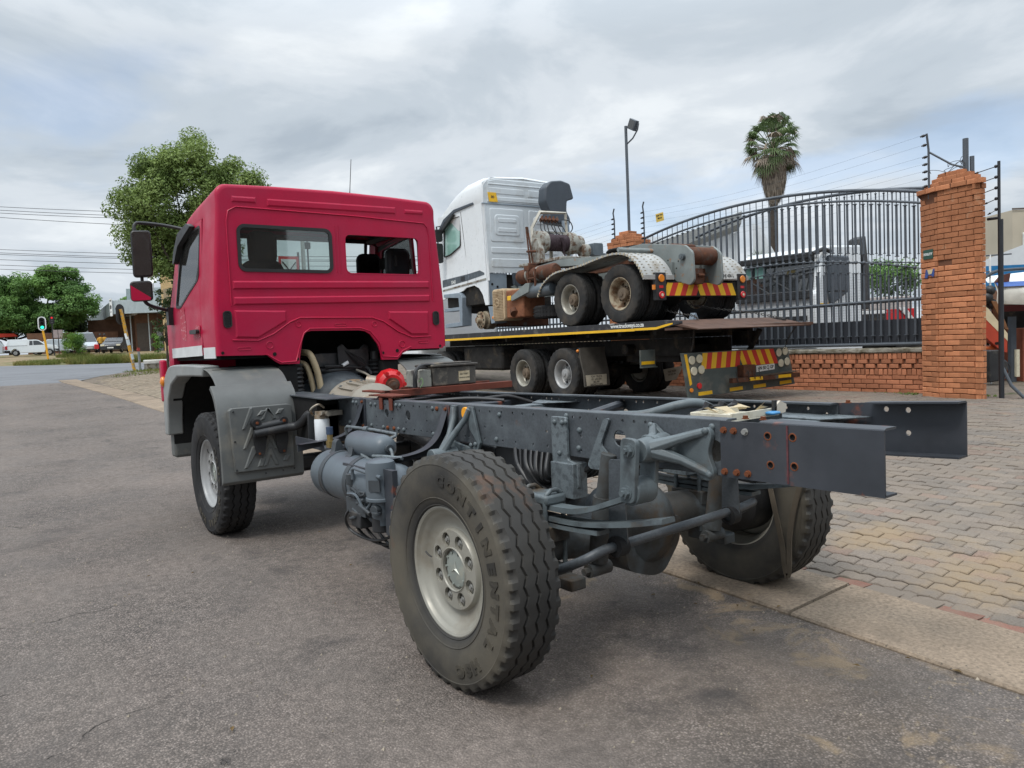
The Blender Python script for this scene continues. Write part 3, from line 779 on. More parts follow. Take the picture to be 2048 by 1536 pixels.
MB().tube([(0, 0, 2.78), (0, .16, 2.78)], .022, 8).build('arm', MT['black_post'], t)
for i in range(5):
    mb = MB(); z = 3.55-.16*i; p = Vector((0, .02, z)); q = p+Vector((-.05, .24-.04*i, -.05)); mb.cyl(p, q, .007, n=6); mb.ball(p+Vector((0, .02, 0)), .026, 8, 6); mb.cyl(q, q+(q-p)*.4, .016, .005, 8)
    mb.build('insulator', MT['insul'], t)

# low brick wall
def wall():
    y0, y1 = 3.0, 10.6; z0 = .42; ch = .0835
    t = thing('brick_wall', 'low orange brick wall with patterned courses under the iron gate', 'brick wall', (XW, y0, z0))
    L = y1-y0
    MB().bx(.02, .24, -.0, L, -.15, .80).build('mortar_core', MT['mortar'], t)
    r = random.Random(8); pool = [brick_mesh(.222, .10, .073, 0, s, MT['brick_w']) for s in range(5)]
    sol = [brick_mesh(.073, .10, .105, 0, s+20, MT['brick_w']) for s in range(4)]
    dog = [brick_mesh(.165, .10, .073, 0, s+40, MT['brick_w']) for s in range(3)]
    rest = MB()
    def put(me, y, z, a=0, out=0, n=[0]):
        # bricks face -X : local x -> -Y, local -y -> -X
        rot = (r.uniform(-.012, .012), r.uniform(-.01, .01), -pi/2+a+r.uniform(-.015, .015)); pos = (.05-out+r.uniform(-.006, .006), y, z)
        if n[0] < 292: link('brick', me, t, loc=pos, rot=rot); n[0] += 1
        else:
            M = Matrix.Translation(pos) @ Matrix.Rotation(rot[2], 4, 'Z'); rest.add([M @ v.co for v in me.vertices], [tuple(p.vertices) for p in me.polygons])
    zz = 0; items = []
    for c in range(4):
        y = -.1 if c % 2 else .0
        while y < L: items.append((y+.11, lambda y=y, z=zz: put(r.choice(pool), y+.11, z+.042, 0, r.uniform(-.004, .004)))); y += .232
        zz += ch
    y = 0
    zs = zz
    while y < L: items.append((y, lambda y=y, z=zs: put(r.choice(sol), y+.04, z+.055, 0, .008))); y += .083
    zz += .115; zd = zz
    for c in range(2):
        y = .0 if c else .075
        while y < L: items.append((y, lambda y=y, z=zd+c*.083: put(r.choice(dog), y+.04, z+.042, r.uniform(-.03, .03), .018))); y += .215
    zz += .166; zt_ = zz; y = 0
    while y < L: items.append((y, lambda y=y, z=zt_: put(r.choice(sol), y+.04, z+.055, 0, .010))); y += .083
    items.sort(key=lambda q: q[0])
    for _, f in items: f()
    if rest.v: rest.build('far_bricks', MT['brick_w'], t, ang=30, kind='stuff')
    zz += .112
    # rough coping
    rows = []; n = 90
    for i in range(n+1):
        y = L*i/n; e = lambda s: .012*noise.noise((y*7, s, 2.2))+.006*noise.noise((y*23, s, 5))
        rows.append([(-.0+e(1), y, zz-.005), (-.035+e(2), y, zz+.02+e(3)), (-.03+e(4), y, zz+.06+e(5)), (.03+e(6), y, zz+.088+e(7)), (.13, y, zz+.09+e(8)), (.26, y, zz+.085), (.28, y, zz)])
    MB().grid(rows).build('coping', MT['coping'], t, ang=50)
    return z0+zz+.09
zcop = wall()
def arch(y): return 4.30-.0365*(y-6.45)**2
def arch2(y): return 4.18-.042*(y-5.3)**2
def midarch(y): return 2.955-.041*(y-6.1)**2
def iron_gate(name, label, x, y0, y1, top, drop, mid, sp, zb, low=True, thin=1.0, two=False):
    t = thing(name, label, 'iron gate', (x, y0, zb))
    ys = [y0+(y1-y0)*i/40 for i in range(41)]
    P = lambda y, z, dx=0: (dx, y-y0, z-zb)
    MB().tube([P(y, top(y)) for y in ys], .030, 8).build('top_rail', MT['gate'], t)
    MB().tube([P(y, top(y)-drop) for y in ys], .022, 8).build('second_rail', MT['gate'], t)
    MB().tube([P(y, mid(y)) for y in ys], .011, 6).build('curved_mid_rail', MT['gate'], t)
    MB().tube([P(y0, 2.08), P(y1, 2.05)], .026, 8).build('cross_rail', MT['gate'], t)
    MB().tube([P(y0, zb), P(y1, zb)], .032, 8).build('bottom_rail', MT['gate'], t)
    n = int((y1-y0)/sp); 
    for i in range(n+1):
        y = y0+.05+i*sp
        if y > y1: break
        mb = MB(); zt = top(y); zm = mid(y)
        mb.cyl(P(y, zb), P(y, zt), .0085*thin, n=6)
        for a, b in ((zb+.16, zm-.20), (zm+.16, zt-drop-.06)):
            if b-a > .15:
                mb.cyl(P(y, a), P(y, b), .0215*thin, n=8)
                for q in (a, b): mb.cyl(P(y, q-.006), P(y, q+.006), .040*thin, n=8)
        mb.ball(P(y, zm), .036*thin, 8, 6)
        mb.build('spindle', MT['gate'], t)
    return t
gt = iron_gate('iron_gate', 'wide grey wrought iron gate with arched top on the brick wall', XW+.10, 3.02, 10.0, arch, .19, midarch, .150, 1.30)
# dark sheet and weld mesh behind the bars
MB().bx(.05, .056, 0, 6.98, .02, .44).build('kick_sheet', MT['gatep'], gt)
mm = MB()
y = 0.03
while y < 6.98: mm.bx(.060, .0625, y, y+.0022, .44, 1.35); y += .05
z = .45
while z < 1.35: mm.bx(.0625, .065, 0, 6.98, z, z+.0022); z += .05
mm.build('weld_mesh', MT['gate'], gt, ang=None, kind='stuff')
gt2 = iron_gate('iron_gate', 'second grey iron gate standing close behind the arched gate', XW+.42, 2.5, 8.2, arch2, .0, lambda y: 2.86-.041*(y-5.2)**2, .150, 1.34, thin=.62)
gt3 = iron_gate('iron_gate', 'far iron gate section showing behind the winch of the white truck', XW+.1, 10.55, 17.5, lambda y: 4.05-.03*(y-14)**2, .17, lambda y: 2.9-.03*(y-14)**2, .15, 1.30)
# second pillar, mast and brackets
P2 = [(10.0, 9.98), (10.0, 9.62-.16), (10.55, 9.46), (10.55, 10.36), (10.0, 10.36)]
P2 = [(10.0, 10.34), (10.0, 9.48), (10.6, 9.48), (10.6, 10.34)]
p2, ph2 = pillar('brick_pillar', 'farther orange brick pillar with stepped cap carrying the floodlight mast', P2, .45, 41, [0], topdmg=False, limit=150,
    cap=[((1.02, 1.02, 0, 0), 0), ((.85, .80, 0, 0), 0), ((.66, .58, 0, 0), 0), ((.5, .36, 0, .02), 0)])
zt2 = .45+ph2+.3
t = thing('floodlight_mast', 'tall grey mast with a square floodlight on the farther pillar', 'mast', (10.3, 9.88, zt2))
MB().tube([(0, 0, -.2), (0, 0, 2.52)], .036, 12).build('pole', MT['gate'], t)
M = Matrix.Translation((0.02, -.22, 2.50)) @ Matrix.Rotation(radians(28), 4, 'X') @ Matrix.Rotation(radians(-12), 4, 'Z')
fl = MB().prism([(-.15, -.12), (.15, -.12), (.15, .12), (-.15, .12)], (M @ Vector((0, 0, 0)), M.to_3x3() @ Vector((0, 1, 0)), M.to_3x3() @ Vector((0, 0, 1)), M.to_3x3() @ Vector((1, 0, 0))), -.05, .05).build('lamp_housing', MT['gate'], t, bev=.01)
MB().prism([(-.125, -.095), (.125, -.095), (.125, .095), (-.125, .095)], (M @ Vector((-.052, 0, 0)), M.to_3x3() @ Vector((0, 1, 0)), M.to_3x3() @ Vector((0, 0, 1)), M.to_3x3() @ Vector((1, 0, 0))), -.004, 0).build('lens', MT['glass_d'], fl)
MB().tube([(0, 0, 2.08), (0, -.22, 2.18), (0, -.38, 2.34), (0, -.42, 2.48)], .018, 6).build('yoke', MT['gate'], t)
for k, (yy, lab) in enumerate([(10.28, 'electric fence bracket left of the floodlight mast'), (9.30, 'electric fence bracket right of the floodlight mast')]):
    bracket(lab, 10.2, yy, 3.55, [(0, 0, -.4), (0, 0, .95), (-.05, -.02, 1.12), (-.06, -.07, 1.22)], [(-.015, -.02, .15+.12*i) for i in range(8)])
# electric fence wires: one strand each
rg = random.Random(2)
for k in range(8):
    z0_, z1_ = (3.62+.1+.115*k if k < 6 else 3.62+(.86 if k == 6 else 1.0)), 3.55+.15+.12*k
    a = Vector((9.6-(.06 if k == 7 else 0), 2.7, z0_)); b = Vector((10.18, 9.30, z1_)); pts = [a+(b-a)*i/10+Vector((0, 0, -.10*sin(pi*i/10)*(.6+.1*k))) for i in range(11)]
    tag(MB().tube(pts, .0014, 4).build('fence_wire', MT['gate']), ['lowest', 'second', 'third', 'fourth', 'fifth', 'sixth', 'seventh', 'topmost'][k]+' of eight thin electric fence strands between the brick pillars', 'wire', 'electric fence strands between the brick pillars')
for k in range(8):
    z1_ = 3.55+.15+.12*k
    a = Vector((10.18, 10.28, z1_)); b = Vector((10.3, 17, z1_-.25)); pts = [a+(b-a)*i/8+Vector((0, 0, -.08*sin(pi*i/8))) for i in range(9)]
    tag(MB().tube(pts, .0016, 4).build('fence_wire', MT['gate']), ['lowest', 'second', 'third', 'fourth', 'fifth', 'sixth', 'seventh', 'topmost'][k]+' of eight thin electric fence strands beyond the floodlight mast', 'wire', 'electric fence strands beyond the mast')
M = frameM((10.17, 8.78, 4.34), (.02, -1, .12), (0, 0, 1))
sign_plate('warning_sign', 'small yellow warning sign hanging on the electric fence strands', 'sign', M, .24, .19, mat('yellow_sign', (.72, .50, .10), .5), [('ELECTRIC', .045, .045), ('FENCE', .045, -.02)], MT['blacktext'], t=.004)
# ================================================================== RED CAB-CHASSIS TRUCK
TR = 0.56
def side_x(r, w, tab=None):
    """how far the sidewall stands out from the tyre's middle plane at radius r"""
    return interp(r, [(.295, .100*w/.30), (.33, .128*w/.30), (.40, .148*w/.30), (.45, .150*w/.30), (.50, .146*w/.30), (.535, .139*w/.30), (.56, .13*w/.30)])
def tyre_mb(w=.30, R=.56, pitches=40, rim=.300, amp=.0085, lug=.014, k=6):
    s = w/.30; f = R/.56; mb = MB(); N_ = pitches*k; rows = []
    gro = [-.062*s, .0, .062*s]
    for i in range(N_):
        a = 2*pi*i/N_; ph = (i % k)/k
        zg = amp*(4*abs(ph-.5)-1)
        prof = []
        for sd in (-1,):
            for r in (.300, .312, .34, .39, .44, .485, .512): prof.append((r*f, -side_x(r, w)))
            prof.append((.516*f, -.1455*s)); prof.append((.522*f, -.1425*s))
        L = 1 if ph < .34 else 0
        prof += [((.540-lug*.25*L)*f, -(.139-.006*L)*s), ((.5545-lug*L)*f, -(.130-.010*L)*s), ((.5565-lug*.8*L)*f, -.112*s)]
        prof.append((.558*f, -.100*s+zg*.4))
        for g in gro:
            x = g+zg; rt = .560*f-.003*abs(g)/.06*f
            prof += [(rt, x-.0075), (rt-.013*f, x-.0045), (rt-.013*f, x+.0045), (rt, x+.0075)]
        prof.append((.558*f, .100*s+zg*.4))
        L2 = 1 if ((i+k//2) % k)/k < .34 else 0
        prof += [((.5565-lug*.8*L2)*f, .112*s), ((.5545-lug*L2)*f, (.130-.010*L2)*s), ((.540-lug*.25*L2)*f, (.139-.006*L2)*s), (.522*f, .1425*s), (.516*f, .1455*s)]
        for r in (.512, .485, .44, .39, .34, .312, .300): prof.append((r*f, side_x(r, w)))
        rows.append([(x, r*sin(a), r*cos(a)) for r, x in prof])
    m = len(rows[0]); vs = [p for r in rows for p in r]
    fs = [(i*m+j, ((i+1) % N_)*m+j, ((i+1) % N_)*m+j+1, i*m+j+1) for i in range(N_) for j in range(m-1)]
    mb.add(vs, fs)
    for rr_ in (.318, .355): mb.lathe([((rr_-.004)*f, -side_x(rr_-.004, w)+.001), (rr_*f, -side_x(rr_, w)-.004), ((rr_+.004)*f, -side_x(rr_+.004, w)+.001)], (0, 0, 0), (1, 0, 0), 90)
    return mb
def ring_text(txt, th0, rm, size, w, step, sx=1.0, bold=.004, f=1.0):
    """raised lettering that runs clockwise round the outer (-X) sidewall"""
    out = []
    for i, ch in enumerate(txt):
        if ch == ' ': continue
        t = text_mb(ch, size, .003, bold=bold, sx=sx)
        # subdivide is not needed: glyphs are small
        vs = []
        for x, y, z in t.v:
            r = rm+y; th = th0+step*i+x/rm
            xx = -side_x(r/f, w)-.0015-max(0, z)
            if z < 0: xx = -side_x(r/f, w)+.004
            vs.append((xx, -r*sin(th), r*cos(th)))
        out.append(MB().add(vs, t.f))
    return out
def star_mb(R, x, t=.004):
    """three-pointed star in a plain ring, facing -X"""
    mb = MB()
    for k in range(3):
        a = 2*pi*k/3; d = (-sin(a), cos(a)); p = (-cos(a), -sin(a)); q = R*.16
        tip = (x-t*.4, d[0]*R*.9, d[1]*R*.9)
        c = (x-t*2.2, 0, 0); l = (x, p[0]*q-d[0]*q*.4, p[1]*q-d[1]*q*.4); r_ = (x, -p[0]*q-d[0]*q*.4, -p[1]*q-d[1]*q*.4)
        mb.add([tip, l, c, r_], [(0, 1, 2), (0, 2, 3)])
    return mb
def rim_mb(holes=8):
    mb = MB()
    # barrel and dish, outer side -X (tyre middle plane x=0)
    prof = [(.296, .105), (.312, .108), (.312, .100), (.298, .092), (.285, .06), (.262, .02), (.262, -.05), (.278, -.075), (.292, -.088), (.299, -.100), (.313, -.107), (.314, -.112), (.306, -.114), (.296, -.108), (.288, -.094), (.281, -.088), (.272, -.083),
            (.262, -.070), (.250, -.058), (.225, -.050), (.205, -.048), (.200, -.050), (.196, -.066), (.190, -.074)]
    mb.lathe(prof, (0, 0, 0), (1, 0, 0), 72)
    out = circ(0, 0, .190, 72); hl = [circ(.147*cos(2*pi*(i+.5)/holes), .147*sin(2*pi*(i+.5)/holes), .0355, 14) for i in range(holes)]+[circ(0, 0, .098, 36)]
    mb.plate(out, hl, ((-.074, 0, 0), (0, 1, 0), (0, 0, 1), (1, 0, 0)), 0, .016)
    mb.lathe([(.099, -.074), (.104, -.080), (.109, -.074)], (0, 0, 0), (1, 0, 0), 48)
    # inner drum face behind the holes
    mb.lathe([(.196, -.048), (.0, -.048)], (0, 0, 0), (1, 0, 0), 48)
    return mb
TY = tyre_mb().mesh('tyre', MT['rubber'], 28)
TY2 = TY.copy(); TY2.materials.clear(); TY2.materials.append(MT['rubber_clean'])
LETS = [m_.mesh('letter', MT['letter'], None) for a in (ring_text('CONTINENTAL', .09, .446, .070, .30, .203, 1.3, .005), ring_text('HSC', 2.50, .452, .074, .30, .16, 1.25, .005)) for m_ in a]
RIM = {k: rim_mb().mesh('rim', MT[k], 28) for k in ('rim_cream', 'rim_silver')}
NUT = MB().cyl((-.066, 0, 0), (-.046, 0, 0), .0165, n=6).cyl((-.074, 0, 0), (-.060, 0, 0), .009, n=8).mesh('wheel_nut', MT['steel'], 30)
HUB = MB().lathe([(.094, -.046), (.088, -.058), (.076, -.062), (.0, -.063)], (0, 0, 0), (1, 0, 0), 40)
for i in range(10): a = 2*pi*i/10; HUB.cyl((-.068, .080*cos(a), .080*sin(a)), (-.056, .080*cos(a), .080*sin(a)), .006, n=6)
HUBM = HUB.mesh('hub_cap', MT['hubgreen'], 30); STAR = star_mb(.048, -.0632).mesh('star_emblem', MT['star'], None)
DRUM = MB().lathe([(.0, .30), (.10, .30), (.11, .26), (.16, .20), (.205, .15), (.218, .05), (.218, -.04), (.0, -.04)], (0, 0, 0), (1, 0, 0), 40).mesh('brake_drum', MT['blackm'], 30)
TRUCK = thing('cab_chassis_truck', 'red cab and bare grey chassis truck parked at the kerb in front', 'truck')
def wheel(x, y, side, rim, tyre=None, spin=0.0):
    R_ = link('wheel', RIM[rim], TRUCK, loc=(x, y, TR-.006), rot=None)
    R_.rotation_mode = 'XYZ'
    R_.rotation_euler = (spin, 0, 0 if side < 0 else pi)
    link('tyre', tyre or TY, R_); [link('letter', q, R_) for q in LETS]; link('hub_cap', HUBM, R_); link('star_emblem', STAR, R_); link('brake_drum', DRUM, R_)
    for i in range(8):
        a = 2*pi*(i+.5)/8
        link('wheel_nut', NUT, R_, loc=(0, .147*cos(a), .147*sin(a)))
    MB().tube([(-.075, .20, .02), (-.085, .215, .03), (-.09, .235, .045)], .004, 6).build('valve', MT['black'], R_)
    return R_
XO = 1.2347-.143; YW = 4.0785
wheel(-XO, 0, -1, 'rim_cream', spin=-.0)
wheel(-XO-.02, YW, -1, 'rim_silver', TY2, spin=.9)
wr = wheel(XO, 0, 1, 'rim_cream', spin=1.7); wheel(XO+.02, YW, 1, 'rim_silver', TY2, spin=2.2)

# ------------------------------------------------------------------ chassis
def zt(Y): return 1.2336+(2.6-Y)*.0094
MC = MT['chassis']
def rail(sx):
    X = .44*sx; y0, y1 = -1.05 if sx < 0 else -1.05, 4.6
    # profile sheared to follow the slope of the frame
    holes = []
    if sx < 0: big = [(2.04, 1.14, .032), (1.71, 1.14, .036), (2.52, 1.15, .03), (-.42, 1.14, .042), (-.99, 1.13, .048)]
    else: big = [(2.04, 1.14, .032), (-.42, 1.14, .042), (.4, 1.14, .03), (-.99, 1.13, .04)]
    for y, z, r in big: holes.append(circ(y, z, r, 14))
    rg = random.Random(3 if sx < 0 else 5)
    small = []
    y = 3.1
    while y > -.9:
        for zz in (zt(y)-.035, zt(y)-.205):
            if rg.random() < .72: small.append((y+rg.uniform(-.01, .01), zz))
        if rg.random() < .3: small.append((y, zt(y)-rg.uniform(.07, .17)))
        y -= rg.choice([.055, .06, .09, .12])
    small = [(a, b) for a, b in small if all((a-q[0])**2+(b-q[1])**2 > (q[2]+.02)**2 for q in big)]
    if sx > 0: small += [(-.99+.0, zt(0)-.05)]
    for a, b in small: holes.append(circ(a, b, .0090, 8))
    mb = MB()
    mb.plate([(y0, zt(y0)-.24), (y1, zt(y1)-.24), (y1, zt(y1)-.006), (y0, zt(y0)-.006)], holes, ((X, 0, 0), (0, 1, 0), (0, 0, 1), (-sx, 0, 0)), 0, .009)
    for top in (1, 0):
        pr = []
        zz = (lambda y: zt(y)) if top else (lambda y: zt(y)-.246)
        s = -1 if top else 1
        for y in (y0, y1):
            pr.append([(X, y, zz(y)+s*.012), (X-sx*.004, y, zz(y)+s*.003), (X-sx*.014, y, zz(y)), (X-sx*.075, y, zz(y)), (X-sx*.075, y, zz(y)+s*.009), (X-sx*.009, y, zz(y)+s*.010)])
        n = 6; mb.add(pr[0]+pr[1], [tuple(range(n-1, -1, -1)), tuple(range(n, 2*n))]+[(i, (i+1) % n, n+(i+1) % n, n+i) for i in range(n)])
    r = mb.build('chassis_rail', MC, TRUCK, ang=30)
    if sx < 0: r['label'] = 'near left chassis rail with rivets and gussets'
    return small
smallL = rail(-1); rail(1)
# rear frame extensions, doubled over the rails
def ext(sx, y1, z1t):
    X = .452*sx; y0 = -1.03
    t0, t1 = zt(y0)+.004, z1t; h = .245
    hl = [circ(a, b, .0125, 9) for a, b in ((-1.26, 1.215), (-1.37, 1.218), (-1.27, 1.10), (-1.375, 1.105))] if sx < 0 else [circ(a, b, .013, 9) for a, b in ((-1.28, 1.245), (-1.38, 1.245), (-1.38, 1.14))]
    mb = MB()
    mb.plate([(y0, t0-h), (y1, t1-h), (y1, t1-.008), (y0, t0-.008)], hl, ((X, 0, 0), (0, 1, 0), (0, 0, 1), (-sx, 0, 0)), 0, .008)
    for top in (1, 0):
        pr = []
        for y, t in ((y0 if top == 0 else -1.22, t0), (y1, t1)):
            tt = t if top else t-h; s = -1 if top else 1
            if top and y != y1: tt = t0+(t1-t0)*(y-y0)/(y1-y0)
            pr.append([(X, y, tt+s*.014), (X-sx*.005, y, tt+s*.004), (X-sx*.015, y, tt), (X-sx*.085, y, tt), (X-sx*.085, y, tt+s*.008), (X-sx*.008, y, tt+s*.009)])
        mb.add(pr[0]+pr[1], [tuple(range(5, -1, -1)), tuple(range(6, 12))]+[(i, (i+1) % 6, 6+(i+1) % 6, 6+i) for i in range(6)])
    return mb.build('frame_extension', MT['ext'], TRUCK, ang=30, label='blue black frame extension with rusty bolts' if sx < 0 else None)
ext(-1, -1.725, 1.276); ext(1, -1.625, 1.298)
for y, z in ((-1.26, 1.215), (-1.37, 1.218), (-1.27, 1.10), (-1.375, 1.105)):
    MB().cyl((-.445, y, z), (-.441, y, z), .016, n=12).build('hole_shade_disc', MT['dark'], TRUCK); MB().lathe([(.0125, -.001), (.016, -.0012), (.018, 0), (.0125, .004)], (-.4525, y, z), (1, 0, 0), 12).build('rust_ring', MT['rust_o'], TRUCK)  # dark discs behind the holes stand in for the shade inside them
MB().bx(-.4565, -.4525, -1.352, -1.345, 1.035, 1.262).build('weld_seam', mat('weld_seam_rust', (.12, .045, .05), .7, var=.4, vs=40), TRUCK)
BOLT = {k: MB().lathe([(.016, 0), (.0155, .006), (.0115, .011), (.0, .013)], (0, 0, 0), (-1, 0, 0), 10).mesh('rivet', MT[k if k != 'chassis' else 'cast'], 50) for k in ('chassis', 'chassis_l', 'rust_o', 'cast')}
HEX = {k: MB().cyl((0, 0, 0), (-.003, 0, 0), .015, n=12).cyl((-.003, 0, 0), (-.014, 0, 0), .0115, n=6).mesh('bolt', MT[k], 30) for k in ('rust_o', 'steel', 'cast')}
def bolt(y, z, k='rust_o', x=-.452, s=1.0, hexa=True, par=None):
    return link('bolt' if hexa else 'rivet', (HEX if hexa else BOLT)[k], par or TRUCK, loc=(x, y, z), scale=(s, s, s))
for i, (y, z) in enumerate([(-1.05, 1.225), (-1.10, 1.225), (-1.155, 1.225), (-1.05, 1.05), (-1.11, 1.052), (-1.165, 1.053)]): bolt(y, z, 'steel' if i == 2 else 'rust_o')
for y in (-1.12, -1.205): link('bolt', HEX['rust_o'], TRUCK, loc=(-.40, y, zt(y)+.002), rot=(0, pi/2, 0))
link('bolt', HEX['rust_o'], TRUCK, loc=(.40, -1.12, zt(-1.1)+.002), rot=(0, pi/2, 0))
for y, z in [(3.02, .035), (2.95, .035), (2.88, .035), (2.42, .04), (2.30, .04), (2.22, .04), (1.95, .035), (1.88, .035), (1.82, .035), (1.36, .04), (1.30, .04), (1.19, .04), (.58, .05), (2.45, .205), (2.30, .205), (2.10, .21), (2.03, .21), (1.93, .21), (1.86, .21), (1.78, .21), (1.36, .215), (1.30, .215), (.02, .10), (-.13, .10), (-.02, .19), (-.12, .195), (-.03, .03), (-.98, .035), (.62, .2), (2.7, .2), (2.62, .035), (2.56, .035)]:
    bolt(y, zt(y)-z, 'rust_o' if (y, z) in ((1.30, .04), (1.93, .21), (2.03, .21)) else 'chassis', x=-.44, hexa=False)
# side marker
mk = MB().cyl((-.441, .93, 1.195), (-.462, .93, 1.195), .040, n=24).build('side_marker', MT['yellow'], TRUCK, bev=.004)
# curved gussets that carry the air tanks
def gusset(pts, x0, x1, name='gusset', m='ext', par=None, **kw):
    return MB().prism(pts, ((0, 0, 0), (0, 1, 0), (0, 0, 1), (1, 0, 0)), x0, x1).build(name, MT[m], par or TRUCK, ang=30, **kw)
def gus(y, dz=0):
    # a flanged sheet: a web out from the rail, foot shelf beneath
    o = smooth([(-.445, y, 1.235), (-.47, y+.005, 1.15), (-.54, y+.01, 1.02), (-.68, y+.01, .95), (-.98, y+.01, .93)], 6)
    pts = [(p.x, p.z) for p in o]+[(-.98, .87), (-.445, .93)]
    mb = MB().prism(pts, ((0, y, 0), (1, 0, 0), (0, 0, 1), (0, -1, 0)), -.004, .004)
    mb.bx(-.450, -.441, y-.09, y, .99, 1.235)
    # shelf flange along the curve
    mb.grid([[(p.x, y, p.z) for p in o], [(p.x, y-.07, p.z) for p in o]])
    g = mb.build('tank_bracket', MT['ext'], TRUCK, ang=40)
    for z in (1.21, 1.02): bolt(y-.05, z, 'rust_o', x=-.452, s=.9)
    return g
gus(2.48); gus(1.22)
# long shelf under the two brackets (angle iron)
MB().bx(-.98, -.972, 1.05, 1.66, .81, .875).bx(-.972, -.90, 1.05, 1.66, .865, .873).build('shelf_angle', MT['ext'], TRUCK, bev=.002)
MB().bx(-.80, -.79, 2.42, 3.0, .86, .93).bx(-.79, -.55, 2.42, 3.0, .86, .868).build('shelf_angle', MT['ext'], TRUCK, bev=.002)
# front spring hanger: two-legged casting
h = MB()
for (ya, yb) in ((.87, .99), (1.06, 1.0)):
    h.tube([(-.46, ya, 1.225), (-.475, ya*.7+yb*.3, 1.16), (-.53, yb*.8+ya*.2, 1.06), (-.585, yb, .98), (-.60, 1.0, .93)], [.022, .02, .022, .030, .05], 8)
h.prism([(.84, 1.24), (.90, 1.24), (.88, 1.10), (.80, 1.02), (.86, .98), (1.02, 1.0), (1.12, 1.02), (1.04, 1.12), (1.03, 1.24), (1.09, 1.24), (1.16, 1.0), (1.08, .95), (.80, .95), (.77, 1.02)], ((-.445, 0, 0), (0, 1, 0), (0, 0, 1), (-1, 0, 0)), 0, .02)
h.cyl((-.68, 1.0, .93), (-.50, 1.0, .93), .055, n=18)
hs = h.build('spring_hanger', MT['cast'], TRUCK, ang=40, bev=.004)
for y, z in ((.875, 1.215), (1.055, 1.215), (.81, 1.01), (.86, 1.0), (1.10, 1.02)): bolt(y, z, 'cast', x=-.468, hexa=False)
for sx in (-1, 1):
    X = .60*sx
    # rear shackle bracket, shackle and springs
    a = MB()
    if sx < 0:
        a.prism(rpoly([(-.66, 1.235), (-.74, 1.175), (-.93, 1.225), (-.985, 1.235), (-1.0, 1.20), (-.975, 1.12), (-1.01, 1.04), (-.985, 1.0), (-.93, 1.01), (-.86, 1.08), (-.80, 1.09), (-.72, 1.08), (-.68, 1.12), (-.64, 1.20)], .025), ((-.444, 0, 0), (0, 1, 0), (0, 0, 1), (-1, 0, 0)), 0, .028)
        a.cyl((-.62, -.715, 1.125), (-.45, -.715, 1.125), .052, .070, n=18)
        for p in ((-.97, 1.215), (-.985, 1.03), (-.66, 1.222)): a.tube([(-.58, -.73, 1.13), (-.50, (p[0]-.73)/2, (p[1]+1.13)/2+.005), (-.462, p[0], p[1])], [.040, .022, .018], 8)
        br = a.build('shackle_bracket', MT['cast'], TRUCK, ang=40, bev=.003)
        for p in ((-.97, 1.218), (-.985, 1.032), (-.935, 1.045), (-.66, 1.222)): bolt(p[0], p[1], 'cast', x=-.475, hexa=False)
    sh = MB().prism(rpoly([(-.665, 1.19), (-.76, 1.185), (-.735, .90), (-.645, .895)], .03), ((X, 0, 0), (0, 1, 0), (0, 0, 1), (sx, 0, 0)), .052, .078)
    sh.prism(rpoly([(-.665, 1.19), (-.76, 1.185), (-.735, .90), (-.645, .895)], .03), ((X, 0, 0), (0, 1, 0), (0, 0, 1), (sx, 0, 0)), -.075, -.05)
    sh.cyl((X-.06, -.69, .945), (X+.06, -.69, .945), .062, n=18)
    so = sh.build('spring_shackle', MT['cast'], TRUCK, ang=40, bev=.003)
    for z, y in ((1.135, -.715), (.945, -.69)):
        MB().cyl((X+sx*.076, y, z), (X+sx*.082, y, z), .034, n=16).cyl((X+sx*.082, y, z), (X+sx*.10, y, z), .026, n=6).cyl((X+sx*.10, y, z), (X+sx*.112, y, z), .013, n=8).build('shackle_bolt', MT['cast'], so, ang=30)
    def leaf(pts, w, t):
        p = smooth(pts, 8); rows = []
        for q in p: rows.append([(X-w/2, q.y, q.z), (X-w/2+.004, q.y, q.z+t), (X+w/2-.004, q.y, q.z+t), (X+w/2, q.y, q.z), (X+w/2-.006, q.y, q.z-.002), (X-w/2+.006, q.y, q.z-.002), (X-w/2, q.y, q.z)])
        return MB().grid(rows).add(rows[0][:6], [tuple(range(6))]).add(rows[-1][:6], [tuple(range(6))])
    leaf([(0, 1.03, .90), (0, .7, .80), (0, .3, .765), (0, 0, .765), (0, -.3, .78), (0, -.55, .86), (0, -.70, .92)], .088, .026).build('leaf_spring', MT['cast'], TRUCK, ang=40)
    leaf([(0, .95, .83), (0, .6, .75), (0, .3, .715), (0, 0, .712), (0, -.3, .72), (0, -.6, .765), (0, -.86, .825)], .088, .022).build('leaf_spring', MT['cast'], TRUCK, ang=40)
    leaf([(0, .5, .70), (0, .2, .685), (0, 0, .683), (0, -.2, .685), (0, -.45, .70)], .088, .020).build('leaf_spring', MT['cast'], TRUCK, ang=40)
    # seat, clamp plate, U-bolts
    MB().bx(X-.07, X+.07, -.11, .11, .79, .845).build('spring_clamp', MT['cast'], TRUCK, bev=.015)
    MB().bx(X-.075, X+.075, -.12, .12, .60, .685).bx(X-.06, X+.06, -.15, .15, .43, .475).bx(X-.05, X+.05, -.26, .02, .38, .44).build('spring_seat', MT['grime'], TRUCK, bev=.008)
    for y in (-.09, .09):
        MB().tube([(X-.06, y, .44), (X-.06, y, .80), (X-.05, y, .845), (X-.02, y, .865), (X+.02, y, .865), (X+.05, y, .845), (X+.06, y, .80), (X+.06, y, .44)], .0125, 8).build('u_bolt', MT['cast'], TRUCK, ang=50)
